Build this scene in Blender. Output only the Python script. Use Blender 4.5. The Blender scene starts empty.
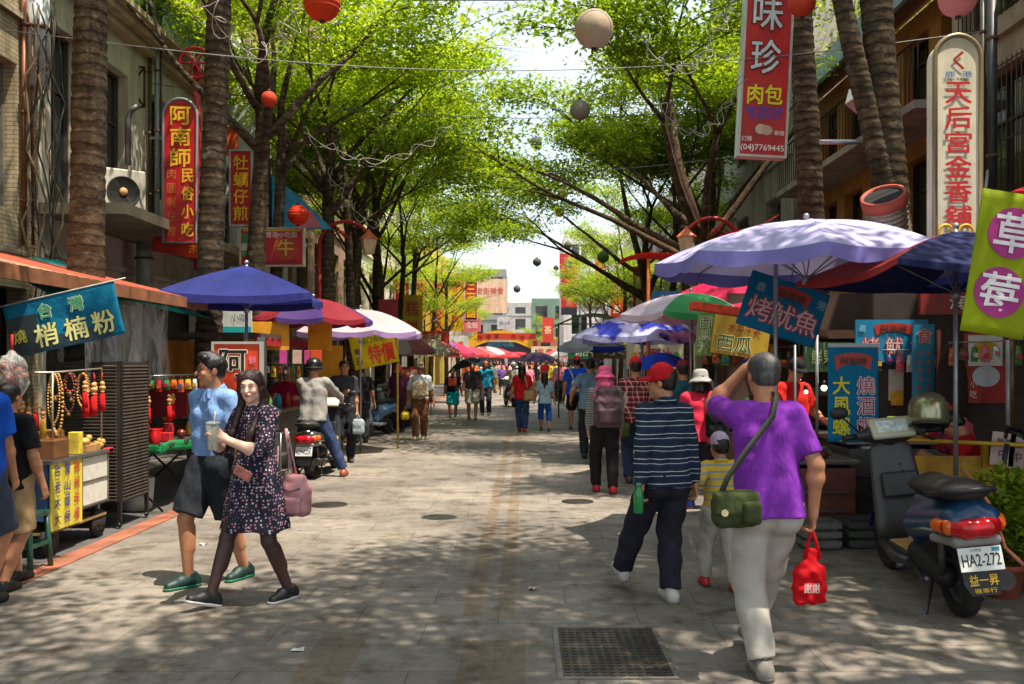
import bpy, bmesh, math, random
import numpy as np
from mathutils import Vector, Matrix, Euler
C = bpy.context.scene.collection
F0, VX, HY, CH = 910.0, 525.0, 362.0, 1.65
rad = math.radians
def W(px, py, Y):
    return Vector(((px-VX)*Y/F0, Y, CH+(HY-py)*Y/F0))
def GY(py): return F0*CH/(py-HY)
# ---------------------------------------------------------------- materials
MATS = {}
def lin(c):
    if isinstance(c, str):
        c = [int(c[i:i+2], 16)/255 for i in (0, 2, 4)]
    return tuple(((v/12.92) if v <= .04045 else ((v+.055)/1.055)**2.4) for v in c[:3])
class NT:
    def __init__(s, name):
        s.m = bpy.data.materials.new(name); s.m.use_nodes = True
        s.t = s.m.node_tree; s.n = s.t.nodes; s.l = s.t.links
        s.b = s.n['Principled BSDF']; s.out = s.n['Material Output']
    def new(s, typ, **kw):
        n = s.n.new(typ)
        for k, v in kw.items():
            if k.startswith('i_'):
                key = k[2:]
                key = int(key) if key.isdigit() else key.replace('_', ' ')
                n.inputs[key].default_value = v
            else: setattr(n, k, v)
        return n
    def link(s, a, b): s.l.new(a, b)
    def coord(s, kind='Object'):
        if not hasattr(s, '_tc'): s._tc = s.new('ShaderNodeTexCoord')
        return s._tc.outputs[kind]
    def noise(s, scale, detail=4, rough=.55, vec=None, stretch=None):
        n = s.new('ShaderNodeTexNoise', i_Scale=scale, i_Detail=detail, i_Roughness=rough)
        v = vec or s.coord()
        if stretch:
            mp = s.new('ShaderNodeMapping'); mp.inputs['Scale'].default_value = stretch
            s.link(v, mp.inputs[0]); v = mp.outputs[0]
        s.link(v, n.inputs['Vector']); return n.outputs['Fac']
    def ramp(s, fac, stops):
        r = s.new('ShaderNodeValToRGB'); e = r.color_ramp.elements
        while len(e) < len(stops): e.new(.5)
        for el, (p, c) in zip(e, stops):
            el.position = p; el.color = (*c, 1) if len(c) == 3 else c
        s.link(fac, r.inputs[0]); return r.outputs[0]
    def mix(s, fac, a, b, mode='MIX'):
        m = s.new('ShaderNodeMix', data_type='RGBA', blend_type=mode)
        for inp, v in ((m.inputs[0], fac), (m.inputs[6], a), (m.inputs[7], b)):
            if hasattr(v, 'is_output') or isinstance(v, bpy.types.NodeSocket): s.link(v, inp)
            elif isinstance(v, (int, float)): inp.default_value = v
            else: inp.default_value = (*v[:3], 1)
        return m.outputs[2]
    def math(s, op, a, b=None, c=None):
        m = s.new('ShaderNodeMath', operation=op)
        for i, v in enumerate((a, b, c)):
            if v is None: continue
            if isinstance(v, bpy.types.NodeSocket): s.link(v, m.inputs[i])
            else: m.inputs[i].default_value = v
        return m.outputs[0]
    def sep(s, vec=None):
        n = s.new('ShaderNodeSeparateXYZ'); s.link(vec or s.coord(), n.inputs[0]); return n.outputs
    def bump(s, h, strength=.3, dist=.01, prev=None):
        b = s.new('ShaderNodeBump', i_Strength=strength, i_Distance=dist)
        s.link(h, b.inputs['Height'])
        if prev: s.link(prev, b.inputs['Normal'])
        s.link(b.outputs[0], s.b.inputs['Normal']); return b.outputs[0]
    def base(s, v):
        if isinstance(v, bpy.types.NodeSocket): s.link(v, s.b.inputs['Base Color'])
        else: s.b.inputs['Base Color'].default_value = (*v[:3], 1)
def mat(col, rough=.6, metal=0, var=.25, scale=6, bump=.2, bscale=60, bdist=.003, name=None, spec=.5, dirt=0):
    key = (str(col), rough, metal, var, scale, bump, bscale, bdist, spec, dirt)
    if key in MATS: return MATS[key]
    t = NT(name or 'paint_%s' % (col if isinstance(col, str) else 'mix'))
    c = lin(col)
    if var:
        n = t.noise(scale, 5)
        d = tuple(v*(1-var) for v in c); e = tuple(min(1, v*(1+var*.7)) for v in c)
        colr = t.ramp(n, [(.3, d), (.7, e)])
        if dirt:
            n2 = t.noise(scale*.7, 6, .7, stretch=(1, 1, .25))
            f = t.ramp(n2, [(.45, (0, 0, 0)), (.7, (dirt, dirt, dirt))])
            colr = t.mix(f, colr, (.035, .03, .024))
        t.base(colr)
    else: t.base(c)
    t.b.inputs['Roughness'].default_value = rough
    t.b.inputs['Metallic'].default_value = metal
    t.b.inputs['Specular IOR Level'].default_value = spec
    if bump: t.bump(t.noise(bscale, 3), bump, bdist)
    MATS[key] = t.m
    return t.m
def cloth(col, var=.18, fold=.5, sheen=True):
    key = ('cloth', str(col), var, fold)
    if key in MATS: return MATS[key]
    t = NT('fabric_%s' % col)
    c = lin(col); n = t.noise(9, 4)
    t.base(t.ramp(n, [(.3, tuple(v*(1-var) for v in c)), (.7, tuple(min(1, v*(1+var)) for v in c))]))
    t.b.inputs['Roughness'].default_value = .85
    t.b.inputs['Specular IOR Level'].default_value = .25
    b = t.bump(t.noise(400, 2), .15, .001)
    t.bump(t.noise(14, 3, .5, stretch=(1, 1, .55)), fold, .03, b)
    MATS[key] = t.m; return t.m
def translucent(col, frac=.4, name=None, stops=None, scale=2.5, fold=.4, rough=.7, trans=None):
    """fabric or leaf that lets light through"""
    key = ('tr', str(col), frac, str(stops))
    if key in MATS: return MATS[key]
    t = NT(name or 'canopy_%s' % col)
    c = lin(col)
    if stops: colr = t.ramp(t.noise(scale, 3), stops)
    else: colr = t.ramp(t.noise(scale, 4), [(.3, tuple(v*.8 for v in c)), (.7, tuple(min(1, v*1.12) for v in c))])
    t.base(colr); t.b.inputs['Roughness'].default_value = rough
    t.b.inputs['Specular IOR Level'].default_value = .25
    tr = t.new('ShaderNodeBsdfTranslucent'); t.link(colr, tr.inputs[0])
    mx = t.new('ShaderNodeMixShader', i_0=frac)
    t.link(t.b.outputs[0], mx.inputs[1]); t.link(tr.outputs[0], mx.inputs[2])
    t.link(mx.outputs[0], t.out.inputs[0])
    if fold: t.bump(t.noise(5, 3), fold, .04)
    MATS[key] = t.m; return t.m
def emit(col, strength, name='lamp_glow'):
    t = NT(name); t.base(lin(col))
    t.b.inputs['Emission Color'].default_value = (*lin(col), 1)
    t.b.inputs['Emission Strength'].default_value = strength
    return t.m
def plastic_film():
    if 'film' in MATS: return MATS['film']
    t = NT('clear_plastic_film')
    t.base((.7, .7, .68)); t.b.inputs['Roughness'].default_value = .18
    tp = t.new('ShaderNodeBsdfTransparent'); tp.inputs[0].default_value = (.93, .93, .92, 1)
    mx = t.new('ShaderNodeMixShader')
    n = t.noise(3, 5, .65, stretch=(2.5, 2.5, .6))
    f = t.ramp(n, [(.45, (.62,)*3), (.62, (.96,)*3)]); f2 = t.ramp(n, [(.4, (.9,)*3), (.55, (.55,)*3), (.7, (.93,)*3)])
    t.link(f2, mx.inputs[0]); t.link(t.b.outputs[0], mx.inputs[1]); t.link(tp.outputs[0], mx.inputs[2])
    t.link(mx.outputs[0], t.out.inputs[0]); t.bump(t.noise(6, 4, .6, stretch=(2, 2, .7)), .8, .05)
    MATS['film'] = t.m; return t.m
# ---------------------------------------------------------------- mesh building
def link(o, parent=None):
    C.objects.link(o)
    if parent: o.parent = parent
    return o
def tag(o, label=None, cat=None, group=None, kind=None):
    if label: o['label'] = label
    if cat: o['category'] = cat
    if group: o['group'] = group
    if kind: o['kind'] = kind
    return o
def empty(name, loc, label, cat, rotz=0, group=None, rot=None):
    o = bpy.data.objects.new(name, None); C.objects.link(o); o.empty_display_size = .1
    o.location = loc; o.rotation_euler = rot or (0, 0, rotz)
    return tag(o, label, cat, group)
def mesh_obj(name, verts, faces, m=None, parent=None, smooth=False):
    me = bpy.data.meshes.new(name)
    me.from_pydata([tuple(v) for v in verts], [], faces); me.update()
    if smooth: me.polygons.foreach_set('use_smooth', [True]*len(me.polygons))
    o = bpy.data.objects.new(name, me)
    if m: me.materials.append(m)
    return link(o, parent)
def mesh_np(name, V, Q, m=None, parent=None, smooth=True):
    """V (n,3), Q (k,4) fast"""
    me = bpy.data.meshes.new(name)
    V = np.ascontiguousarray(V, dtype=np.float32); Q = np.ascontiguousarray(Q, dtype=np.int32)
    k, w = Q.shape
    me.vertices.add(len(V)); me.vertices.foreach_set('co', V.ravel())
    me.loops.add(k*w); me.loops.foreach_set('vertex_index', Q.ravel())
    me.polygons.add(k); me.polygons.foreach_set('loop_start', np.arange(0, k*w, w, dtype=np.int32))
    me.update(calc_edges=True); me.validate()
    if smooth: me.polygons.foreach_set('use_smooth', np.ones(len(me.polygons), dtype=bool))
    if m: me.materials.append(m)
    return link(bpy.data.objects.new(name, me), parent)
class MB:
    def __init__(s): s.v = []; s.f = []; s.sm = []; s.marks = []
    def add(s, vs, fs, smooth=False, M=None):
        n = len(s.v)
        s.v += [tuple(M @ Vector(v)) if M else tuple(v) for v in vs]
        s.f += [tuple(i+n for i in f) for f in fs]; s.sm += [smooth]*len(fs); return s
    def box(s, c, size, rot=None, bev=0, taper=1):
        x, y, z = (d/2 for d in size)
        R = Matrix.Translation(c) @ (Euler(rot).to_matrix().to_4x4() if rot else Matrix())
        if bev <= 0:
            t = taper
            vs = [(-x, -y, -z), (x, -y, -z), (x, y, -z), (-x, y, -z), (-x*t, -y*t, z), (x*t, -y*t, z), (x*t, y*t, z), (-x*t, y*t, z)]
            fs = [(0, 3, 2, 1), (4, 5, 6, 7), (0, 1, 5, 4), (1, 2, 6, 5), (2, 3, 7, 6), (3, 0, 4, 7)]
            return s.add(vs, fs, False, R)
        bm = bmesh.new(); bmesh.ops.create_cube(bm, size=1)
        for v in bm.verts:
            k = taper if v.co.z > 0 else 1
            v.co = Vector((v.co.x*2*x*k, v.co.y*2*y*k, v.co.z*2*z))
        bmesh.ops.bevel(bm, geom=bm.edges[:], offset=bev, segments=2, profile=.5, affect='EDGES')
        bm.verts.index_update()
        s.add([v.co[:] for v in bm.verts], [[v.index for v in f.verts] for f in bm.faces], False, R)
        bm.free(); return s
    def tube(s, pts, r, n=8, caps=True, smooth=True, sq=1.0):
        pts = [Vector(p) for p in pts]; k = len(pts)
        rs = r if isinstance(r, (list, tuple)) else [r]*k
        base = len(s.v); up = None
        for i, p in enumerate(pts):
            a = pts[max(i-1, 0)]; b = pts[min(i+1, k-1)]
            d = (b-a); d = d.normalized() if d.length > 1e-9 else Vector((0, 0, 1))
            if up is None:
                up = d.orthogonal().normalized()
                if abs(d.z) < .9: up = (Vector((0, 0, 1)) - d*d.z).normalized()
            up = (up - d*up.dot(d))
            up = up.normalized() if up.length > 1e-6 else d.orthogonal().normalized()
            sd = d.cross(up)
            for j in range(n):
                t = 2*math.pi*j/n
                s.v.append(tuple(p + up*math.cos(t)*rs[i]*sq + sd*math.sin(t)*rs[i]))
        for i in range(k-1):
            for j in range(n):
                a = base+i*n+j; b = base+i*n+(j+1) % n
                s.f.append((a, b, b+n, a+n)); s.sm.append(smooth)
        if caps:
            s.f.append(tuple(base+j for j in range(n))[::-1]); s.sm.append(False)
            s.f.append(tuple(base+(k-1)*n+j for j in range(n))); s.sm.append(False)
        return s
    def lathe(s, prof, n=24, M=None, smooth=True, cap=True):
        vs = [(r*math.cos(2*math.pi*j/n), r*math.sin(2*math.pi*j/n), z) for r, z in prof for j in range(n)]
        fs = [(i*n+j, i*n+(j+1) % n, (i+1)*n+(j+1) % n, (i+1)*n+j) for i in range(len(prof)-1) for j in range(n)]
        s.add(vs, fs, smooth, M)
        if cap:
            b = len(s.v)-len(vs)
            if prof[0][0] > 1e-5: s.f.append(tuple(b+j for j in range(n))[::-1]); s.sm.append(False)
            if prof[-1][0] > 1e-5: s.f.append(tuple(b+(len(prof)-1)*n+j for j in range(n))); s.sm.append(False)
        return s
    def ball(s, c, r, n=16, m=10, M=None):
        r = r if isinstance(r, (tuple, list)) else (r, r, r)
        vs = []; fs = []
        for i in range(m+1):
            a = math.pi*i/m
            for j in range(n):
                b = 2*math.pi*j/n
                vs.append((c[0]+r[0]*math.sin(a)*math.cos(b), c[1]+r[1]*math.sin(a)*math.sin(b), c[2]-r[2]*math.cos(a)))
        for i in range(m):
            for j in range(n):
                fs.append((i*n+j, i*n+(j+1) % n, (i+1)*n+(j+1) % n, (i+1)*n+j))
        return s.add(vs, fs, True, M)
    def prism(s, poly, d0, d1, M=None, smooth=False):
        """polygon (x,z) extruded along y d0..d1"""
        n = len(poly)
        vs = [(x, d0, z) for x, z in poly]+[(x, d1, z) for x, z in poly]
        fs = [tuple(range(n)), tuple(range(2*n-1, n-1, -1))]+[(i, i+n, (i+1) % n+n, (i+1) % n) for i in range(n)]
        return s.add(vs, fs, smooth, M)
    def grid(s, fn, nu, nv, smooth=True, M=None):
        vs = [fn(i/nu, j/nv) for i in range(nu+1) for j in range(nv+1)]
        fs = [(i*(nv+1)+j, (i+1)*(nv+1)+j, (i+1)*(nv+1)+j+1, i*(nv+1)+j+1) for i in range(nu) for j in range(nv)]
        return s.add(vs, fs, smooth, M)
    def build(s, name, m, parent=None, solid=0):
        me = bpy.data.meshes.new(name)
        me.from_pydata(s.v, [], s.f); me.update()
        me.polygons.foreach_set('use_smooth', s.sm)
        for m_ in (m if isinstance(m, list) else [m]): me.materials.append(m_)
        for f0, mi in s.marks:
            for p_ in me.polygons[f0:]: p_.material_index = mi
        o = bpy.data.objects.new(name, me)
        link(o, parent)
        bm = bmesh.new(); bm.from_mesh(me)
        bmesh.ops.remove_doubles(bm, verts=bm.verts, dist=1e-6)
        bmesh.ops.recalc_face_normals(bm, faces=bm.faces[:]) if not solid else None
        if solid: bmesh.ops.solidify(bm, geom=bm.faces[:], thickness=solid)
        bm.to_mesh(me); bm.free()
        return o
def frame_mat(o, xa, ya, za):
    """matrix from origin and three axes"""
    M = Matrix.Identity(4)
    for i, a in enumerate((xa, ya, za)):
        for r in range(3): M[r][i] = a[r]
    for r in range(3): M[r][3] = o[r]
    return M
# ---------------------------------------------------------------- text
TXT = {}
def text_mesh(body, bold=0.0, depth=.004, sx=1.0):
    key = body
    if key in TXT: return TXT[key]
    cu = bpy.data.curves.new('txt', 'FONT'); cu.body = body; cu.size = 1
    cu.align_x = 'CENTER'; cu.align_y = 'CENTER'; cu.extrude = 0; cu.resolution_u = 2
    ob = bpy.data.objects.new('txt', cu); C.objects.link(ob)
    dg = bpy.context.evaluated_depsgraph_get()
    me = bpy.data.meshes.new_from_object(ob.evaluated_get(dg))
    bpy.data.objects.remove(ob); bpy.data.curves.remove(cu)
    n = len(me.vertices)
    co = np.zeros(n*3, dtype=np.float32); me.vertices.foreach_get('co', co); co = co.reshape(-1, 3)
    lo = co.min(0); hi = co.max(0); c = (lo+hi)/2
    fs = [tuple(p.vertices) for p in me.polygons]
    bpy.data.meshes.remove(me)
    TXT[key] = (co-np.array([c[0], c[1], 0]), fs, hi[0]-lo[0], hi[1]-lo[1]); return TXT[key]
def put_text(mb, body, cx, cz, h, w=None, y=-.002, bold=0.0, depth=.004, italic=0, halo=0):
    """text in the XZ plane facing -Y, glyph height h; optional total width w; bold thickens the strokes (fraction of h)"""
    co, fs, tw, th = text_mesh(body)
    k = h/th; kx = (w/tw) if w else k
    d = halo*h if halo else min(bold, .03)*h*.75
    sh = [(d*math.cos(a), d*math.sin(a)) for a in [math.pi*(i+.5)/4*(1 if d and halo else 2) for i in range(8 if halo else 4)]] if d else [(0, 0)]
    for i, (dx, dz) in enumerate(sh):
        mb.add([(cx+c[0]*kx+dx, y-.00015*i, cz+c[1]*k+dz) for c in co], fs)
def column(mb, chars, cx, ztop, zbot, w, y=-.002, bold=0.0, depth=.004, halo=0):
    n = len(chars); step = (ztop-zbot)/n
    for i, ch in enumerate(chars):
        put_text(mb, ch, cx, ztop-step*(i+.5), min(step*.86, w*1.15) if w else step*.86, w, y, bold, depth, halo=halo)
# ---------------------------------------------------------------- SDF figures
def _n(v): v = np.array(v, float); return v/np.linalg.norm(v)
def sdf_mesh(ops, h, wr=0.0, wf=14.0, seed=0):
    """ops: list of dicts. returns V, Q by surface nets"""
    lo = np.array([1e9]*3); hi = -lo
    for o in ops:
        if o['t'] == 'c':
            r = max(o['ra'], o['rb'])+.01
            lo = np.minimum(lo, np.minimum(o['a'], o['b'])-r*o.get('bx', 1)); hi = np.maximum(hi, np.maximum(o['a'], o['b'])+r*o.get('bx', 1))
        elif o['t'] == 'e' and not o.get('sub'):
            r = max(o['r'])+.01; lo = np.minimum(lo, o['c']-r); hi = np.maximum(hi, o['c']+r)
        elif o['t'] == 'f': lo = np.minimum(lo, o['lo']); hi = np.maximum(hi, o['hi'])
    lo = lo-2*h; hi = hi+2*h
    N = np.ceil((hi-lo)/h).astype(int)+1
    ax = [lo[i]+h*np.arange(N[i]) for i in range(3)]
    F = np.full(N, 1.0, dtype=np.float32)
    def sub(l, u):
        i0 = np.clip(np.floor((l-lo)/h).astype(int), 0, N-1); i1 = np.clip(np.ceil((u-lo)/h).astype(int)+1, 1, N)
        sl = tuple(slice(a, b) for a, b in zip(i0, i1))
        P = np.stack(np.meshgrid(*[ax[i][sl[i]] for i in range(3)], indexing='ij'), -1)
        return sl, P
    for o in ops:
        k = o.get('k', .02)
        if o['t'] == 'cut':
            sl, P = sub(lo, hi)
            F = np.maximum(F, ((P-o['p'])@o['n']).astype(np.float32)); continue
        if o['t'] == 'c':
            a, b = o['a'], o['b']; r = (max(o['ra'], o['rb']))*o.get('bx', 1)+k+2*h
            sl, P = sub(np.minimum(a, b)-r, np.maximum(a, b)+r)
            q = P-a; ba = b-a
            if 'u' in o:
                u, s = o['u'], o['s']
                q = q+(1/s-1)*(q@u)[..., None]*u; ba2 = ba+(1/s-1)*(ba@u)*u
            else: ba2 = ba
            t = np.clip((q@ba2)/max(ba2@ba2, 1e-9), 0, 1)
            d = np.linalg.norm(q-t[..., None]*ba2, axis=-1)-(o['ra']+(o['rb']-o['ra'])*t)
            if o.get('capb'): d = np.maximum(d, (P-b)@_n(ba))
            if o.get('capa'): d = np.maximum(d, (P-a)@_n(-ba))
        elif o['t'] == 'e':
            r = max(o['r'])+k+2*h
            sl, P = sub(o['c']-r, o['c']+r)
            q = P-o['c']
            if 'R' in o: q = q@o['R']
            q1 = q/o['r']; k0 = np.linalg.norm(q1, axis=-1); k1 = np.linalg.norm(q1/o['r'], axis=-1)+1e-9
            d = k0*(k0-1)/k1
        else:
            sl, P = sub(o['lo'], o['hi']); d = o['f'](P)
        G = F[sl]; d = d.astype(np.float32)
        if o.get('sub'):
            hh = np.clip(.5-.5*(G+d)/k, 0, 1); F[sl] = G*(1-hh)-d*hh+k*hh*(1-hh)
        else:
            hh = np.clip(.5+.5*(G-d)/k, 0, 1); F[sl] = G*(1-hh)+d*hh-k*hh*(1-hh)
    if wr:
        _, P = sub(lo, hi); rs = random.Random(seed); f = wf
        x, y, z = P[..., 0], P[..., 1], P[..., 2]
        p = [rs.random()*6 for _ in range(6)]
        w1 = np.sin(f*x+1.6*np.sin(f*.8*z+p[0])+p[1]); w2 = np.sin(f*1.3*z+2.1*np.sin(f*.9*x+p[2])+1.5*np.sin(f*y+p[3]))
        w3 = np.sin(f*2.3*z+2.5*np.sin(f*1.1*x+f*.7*y+p[4])+p[5])
        F = F+(wr*(w1*w2+.5*w3)).astype(np.float32)
    # surface nets
    S = F < 0
    cx = [S[i:N[0]-1+i, j:N[1]-1+j, l:N[2]-1+l] for i in (0, 1) for j in (0, 1) for l in (0, 1)]
    cnt = sum(c.astype(np.int8) for c in cx); act = (cnt > 0) & (cnt < 8)
    idx = np.argwhere(act); ids = np.full(act.shape, -1, np.int32); ids[act] = np.arange(len(idx))
    cor = [(i, j, l) for i in (0, 1) for j in (0, 1) for l in (0, 1)]
    vals = {c: F[idx[:, 0]+c[0], idx[:, 1]+c[1], idx[:, 2]+c[2]] for c in cor}
    acc = np.zeros((len(idx), 3)); num = np.zeros(len(idx))
    for a in cor:
        for d in range(3):
            if a[d]: continue
            b = list(a); b[d] = 1; b = tuple(b)
            fa, fb = vals[a], vals[b]; m = (fa < 0) != (fb < 0)
            t = np.where(m, fa/np.where(fa == fb, 1, fa-fb), 0)
            p = np.array(a, float)[None]+np.zeros((len(idx), 3)); p[:, d] += t
            acc[m] += p[m]; num[m] += 1
    V = (idx+acc/num[:, None])*h+lo
    Q = []
    for d in range(3):
        s0 = [slice(0, N[i]) for i in range(3)]; s1 = list(s0)
        s0[d] = slice(0, N[d]-1); s1[d] = slice(1, N[d])
        A = S[tuple(s0)]; B = S[tuple(s1)]
        e = np.argwhere(A != B); o1, o2 = [(1, 2), (2, 0), (0, 1)][d]
        e = e[(e[:, o1] > 0) & (e[:, o2] > 0) & (e[:, o1] < N[o1]-1) & (e[:, o2] < N[o2]-1)]
        f = A[e[:, 0], e[:, 1], e[:, 2]]
        def cell(d1, d2):
            g = e.copy(); g[:, o1] -= d1; g[:, o2] -= d2
            return ids[g[:, 0], g[:, 1], g[:, 2]]
        q = np.stack([cell(1, 1), cell(0, 1), cell(0, 0), cell(1, 0)], 1)
        q[~f] = q[~f][:, ::-1]
        Q.append(q)
    return V, np.concatenate(Q)
def cone(a, b, ra, rb, k=.02, **kw): return dict(t='c', a=np.array(a, float), b=np.array(b, float), ra=ra, rb=rb, k=k, **kw)
def ell(c, r, k=.02, **kw): return dict(t='e', c=np.array(c, float), r=np.array(r, float), k=k, **kw)
def rbox(c, half, r, k=.02, R=None):
    c = np.array(c, float); half = np.array(half, float); m = float(np.linalg.norm(half))+k+.03
    def f(P):
        q = P-c
        if R is not None: q = q@R
        q = np.abs(q)-(half-r)
        return np.linalg.norm(np.maximum(q, 0), axis=-1)+np.minimum(q.max(-1), 0)-r
    return dict(t='f', f=f, lo=c-m, hi=c+m, k=k)
def cut(p, n): return dict(t='cut', p=np.array(p, float), n=_n(n))
def sdf_obj(name, ops, h, m, parent, wr=0, wf=14, seed=0):
    V, Q = sdf_mesh(ops, h, wr, wf, seed)
    return mesh_np(name, V, Q, m, parent)
SKIN = {}
def skin(tone='light'):
    if tone in SKIN: return SKIN[tone]
    c = {'light': 'd9a184', 'mid': 'b87d5a', 'dark': '96603f', 'pale': 'e3b49c', 'tights': '4a2f2b'}[tone]
    t = NT('skin_'+tone); cc = lin(c); n = t.noise(12, 4)
    t.base(t.ramp(n, [(.3, tuple(v*.85 for v in cc)), (.7, tuple(min(1, v*1.08) for v in cc))]))
    t.b.inputs['Roughness'].default_value = .5
    t.b.inputs['Subsurface Weight'].default_value = .12
    t.b.inputs['Subsurface Radius'].default_value = (.01, .004, .002)
    t.bump(t.noise(90, 3), .12, .002)
    SKIN[tone] = t.m; return t.m
def hairmat(col='15100d'):
    key = 'hair'+col
    if key in MATS: return MATS[key]
    t = NT('hair'); c = lin(col)
    n = t.noise(60, 4, .6, stretch=(1, 1, .12))
    t.base(t.ramp(n, [(.35, tuple(v*.6 for v in c)), (.65, tuple(min(1, v*1.9) for v in c))]))
    t.b.inputs['Roughness'].default_value = .42
    t.bump(t.noise(150, 3, .6, stretch=(1, 1, .08)), .6, .006)
    MATS[key] = t.m; return t.m
def ik(a, b, l1, l2, pole):
    a = Vector(a); b = Vector(b); d = b-a; L = d.length
    if L > (l1+l2)*.999: b = a+d.normalized()*(l1+l2)*.999; d = b-a; L = d.length
    x = (l1*l1-l2*l2+L*L)/(2*L); h = math.sqrt(max(l1*l1-x*x, 0)); dn = d.normalized()
    p = Vector(pole); p = p-dn*p.dot(dn); p = p.normalized() if p.length > 1e-5 else dn.orthogonal().normalized()
    return a+dn*x+p*h, b
def rotv(v, ax, ang): return Matrix.Rotation(ang, 3, ax) @ Vector(v)
def person(label, X, Y, facing, H, cat='person', group=None, h=.012, g=1.0, tone='mid', gz=0,
           feet=None, hands=None, hd=(None, None), pn=(None, None), curl=(.35, .35), pole=(None, None), toe=(0, 0), heel=(0, 0),
           lean=(0, 0), hip=(0, 0), hipz=None, tw=0, head=(0, 0, 0), face=1,
           top=None, bottom=None, shoes=None, hair=None, hat=None, glasses=False, legtone=None, sleeve=None, wr=1.0, seed=0, beard=False):
    """facing in degrees: 0 = back to the camera (looks along +Y), 180 = towards the camera. local frame looks along +Y, right hand +X"""
    root = empty('person', (X, Y, gz), label, cat, rad(facing), group)
    s = H/1.7
    hz = (hipz if hipz else .522*H)
    P = Vector((hip[0], hip[1], hz))
    up = Vector((lean[0], lean[1], 1)).normalized()
    N = P+up*.305*H
    R = Matrix.Rotation(tw, 3, 'Z')
    shw = .100*H*(1+(g-1)*.5)
    sh = [N+R @ Vector((sd*shw, 0, -.022*H)) for sd in (-1, 1)]
    hips = [P+Vector((sd*.052*H, 0, -.005*H)) for sd in (-1, 1)]
    if feet is None: feet = ((-.1*s, 0, 0), (.1*s, 0, 0))
    ank = []; knee = []
    for i in (0, 1):
        f = Vector(feet[i]) + Vector((0, 0, .05*H))
        k, a = ik(hips[i], f, .25*H, .24*H, (0.15*(-1, 1)[i], 1, 0)); knee.append(k); ank.append(a)
    el = []; wri = []
    for i in (0, 1):
        sd = (-1, 1)[i]
        t = hands[i] if hands and hands[i] else (sd*(.155+.03*g)*H*.95, .01, .485*H+ (hz-.522*H))
        p = pole[i] or (sd*.35, -1, -.2)
        e, w = ik(sh[i], t, .168*H, .148*H, p); el.append(e); wri.append(w)
    ops = []
    A = ops.append
    ux = np.array(R @ Vector((0, 1, 0)))
    c1 = P+up*.13*H; c2 = N-up*.09*H
    for sd in (-1, 1):
        o = Vector((sd*.04*H, 0, 0))
        A(cone(P+o, c1+o*.8, .054*H*g, .046*H*g, .03)); A(cone(c1+o*.8, c2+o*.9, .046*H*g, .049*H*g, .03))
    A(cone(sh[0]*.85+sh[1]*.15, sh[1]*.85+sh[0]*.15, .031*H, .031*H, .04))
    hu = (Euler((head[1], head[2], head[0])).to_matrix())
    hc = N+up*.012*H+Vector((0, .012*H, 0))+ (R @ Vector((0, 0, 0))) + hu @ Vector((0, .0, .092*H))
    ks = H*.132/.228
    if cat == 'child': ks *= 1.18; hc += Vector((0, 0, .01))
    nb = hc+hu @ Vector((0, -.02, -.06))*ks
    A(cone(N-up*.02*H, nb, .037*H*(.6+.4*g), .034*H*(.7+.3*g), .02))
    def hp(x, y, z): return hc+hu @ Vector((x, y, z))*ks
    Rh = np.array(hu)
    def he(x, y, z, rx, ry, rz, k=.02, **kw): A(ell(hp(x, y, z), (rx*ks, ry*ks, rz*ks), k, R=Rh, **kw))
    he(0, -.012, .028, .077, .095, .082); he(0, .035, -.035, .058, .055, .078, .03)
    A(cone(hp(-.035, .02, -.07), hp(0, .062, -.094), .026*ks, .02*ks, .02)); A(cone(hp(.035, .02, -.07), hp(0, .062, -.094), .026*ks, .02*ks, .02))
    A(cone(hp(0, .088, .008), hp(0, .108, -.028), .008*ks, .0145*ks, .008))
    A(cone(hp(-.032, .078, .022), hp(.032, .078, .022), .012*ks, .012*ks, .012))
    for sd in (-1, 1):
        he(sd*.076, -.004, -.012, .011, .02, .033, .006)
        if face: he(sd*.031, .098, .004, .017, .014, .012, .012, sub=True); he(sd*.036, .07, -.03, .02, .018, .02, .015)
    if face: he(0, .09, -.056, .022, .012, .011, .008)
    # arms and hands
    hb = []
    for i in (0, 1):
        sd = (-1, 1)[i]
        A(cone(sh[i], el[i], .031*H*g**.7, .0255*H*g**.5, .02)); A(cone(el[i], wri[i], .0265*H*g**.5, .0165*H, .015))
        m = el[i].lerp(wri[i], .28); A(ell(m, (.029*H,)*3, .02))
        d = Vector(hd[i]).normalized() if hd[i] else (wri[i]-el[i]).normalized()
        n = Vector(pn[i]) if pn[i] else Vector((-sd, 0, 0)); n = (n-d*n.dot(d)).normalized()
        q = d.cross(n)*(1 if sd < 0 else -1)     # towards the thumb side (forward when hanging)
        if q.y < 0 and not pn[i]: q = -q
        w = wri[i]; hs = s*1.0
        pc = w+d*.045*hs; un = np.array(n)
        A(cone(w, w+d*.02*hs, .016*H, .02*H*1, .012, u=un, s=.75))
        for f in (-.026, -.009, .009, .026):
            A(cone(w+d*.02*hs+q*f*.6*hs, w+d*.082*hs+q*f*hs, .0125*hs, .0115*hs, .008))
        cu = curl[i]
        for f, ln in ((.029, .9), (.0098, 1.0), (-.0098, .93), (-.029, .72)):
            b0 = w+d*.082*hs+q*f*hs; L = .075*ln*hs
            d1 = (d*math.cos(cu)+n*math.sin(cu)); d2 = (d*math.cos(cu*2.3)+n*math.sin(cu*2.3)); d3 = (d*math.cos(cu*3.3)+n*math.sin(cu*3.3))
            b1 = b0+d1*L*.45; b2 = b1+d2*L*.32; b3 = b2+d3*L*.25
            A(cone(b0, b1, .0098*hs, .009*hs, .003)); A(cone(b1, b2, .009*hs, .0082*hs, .003)); A(cone(b2, b3, .0082*hs, .0072*hs, .003))
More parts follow.
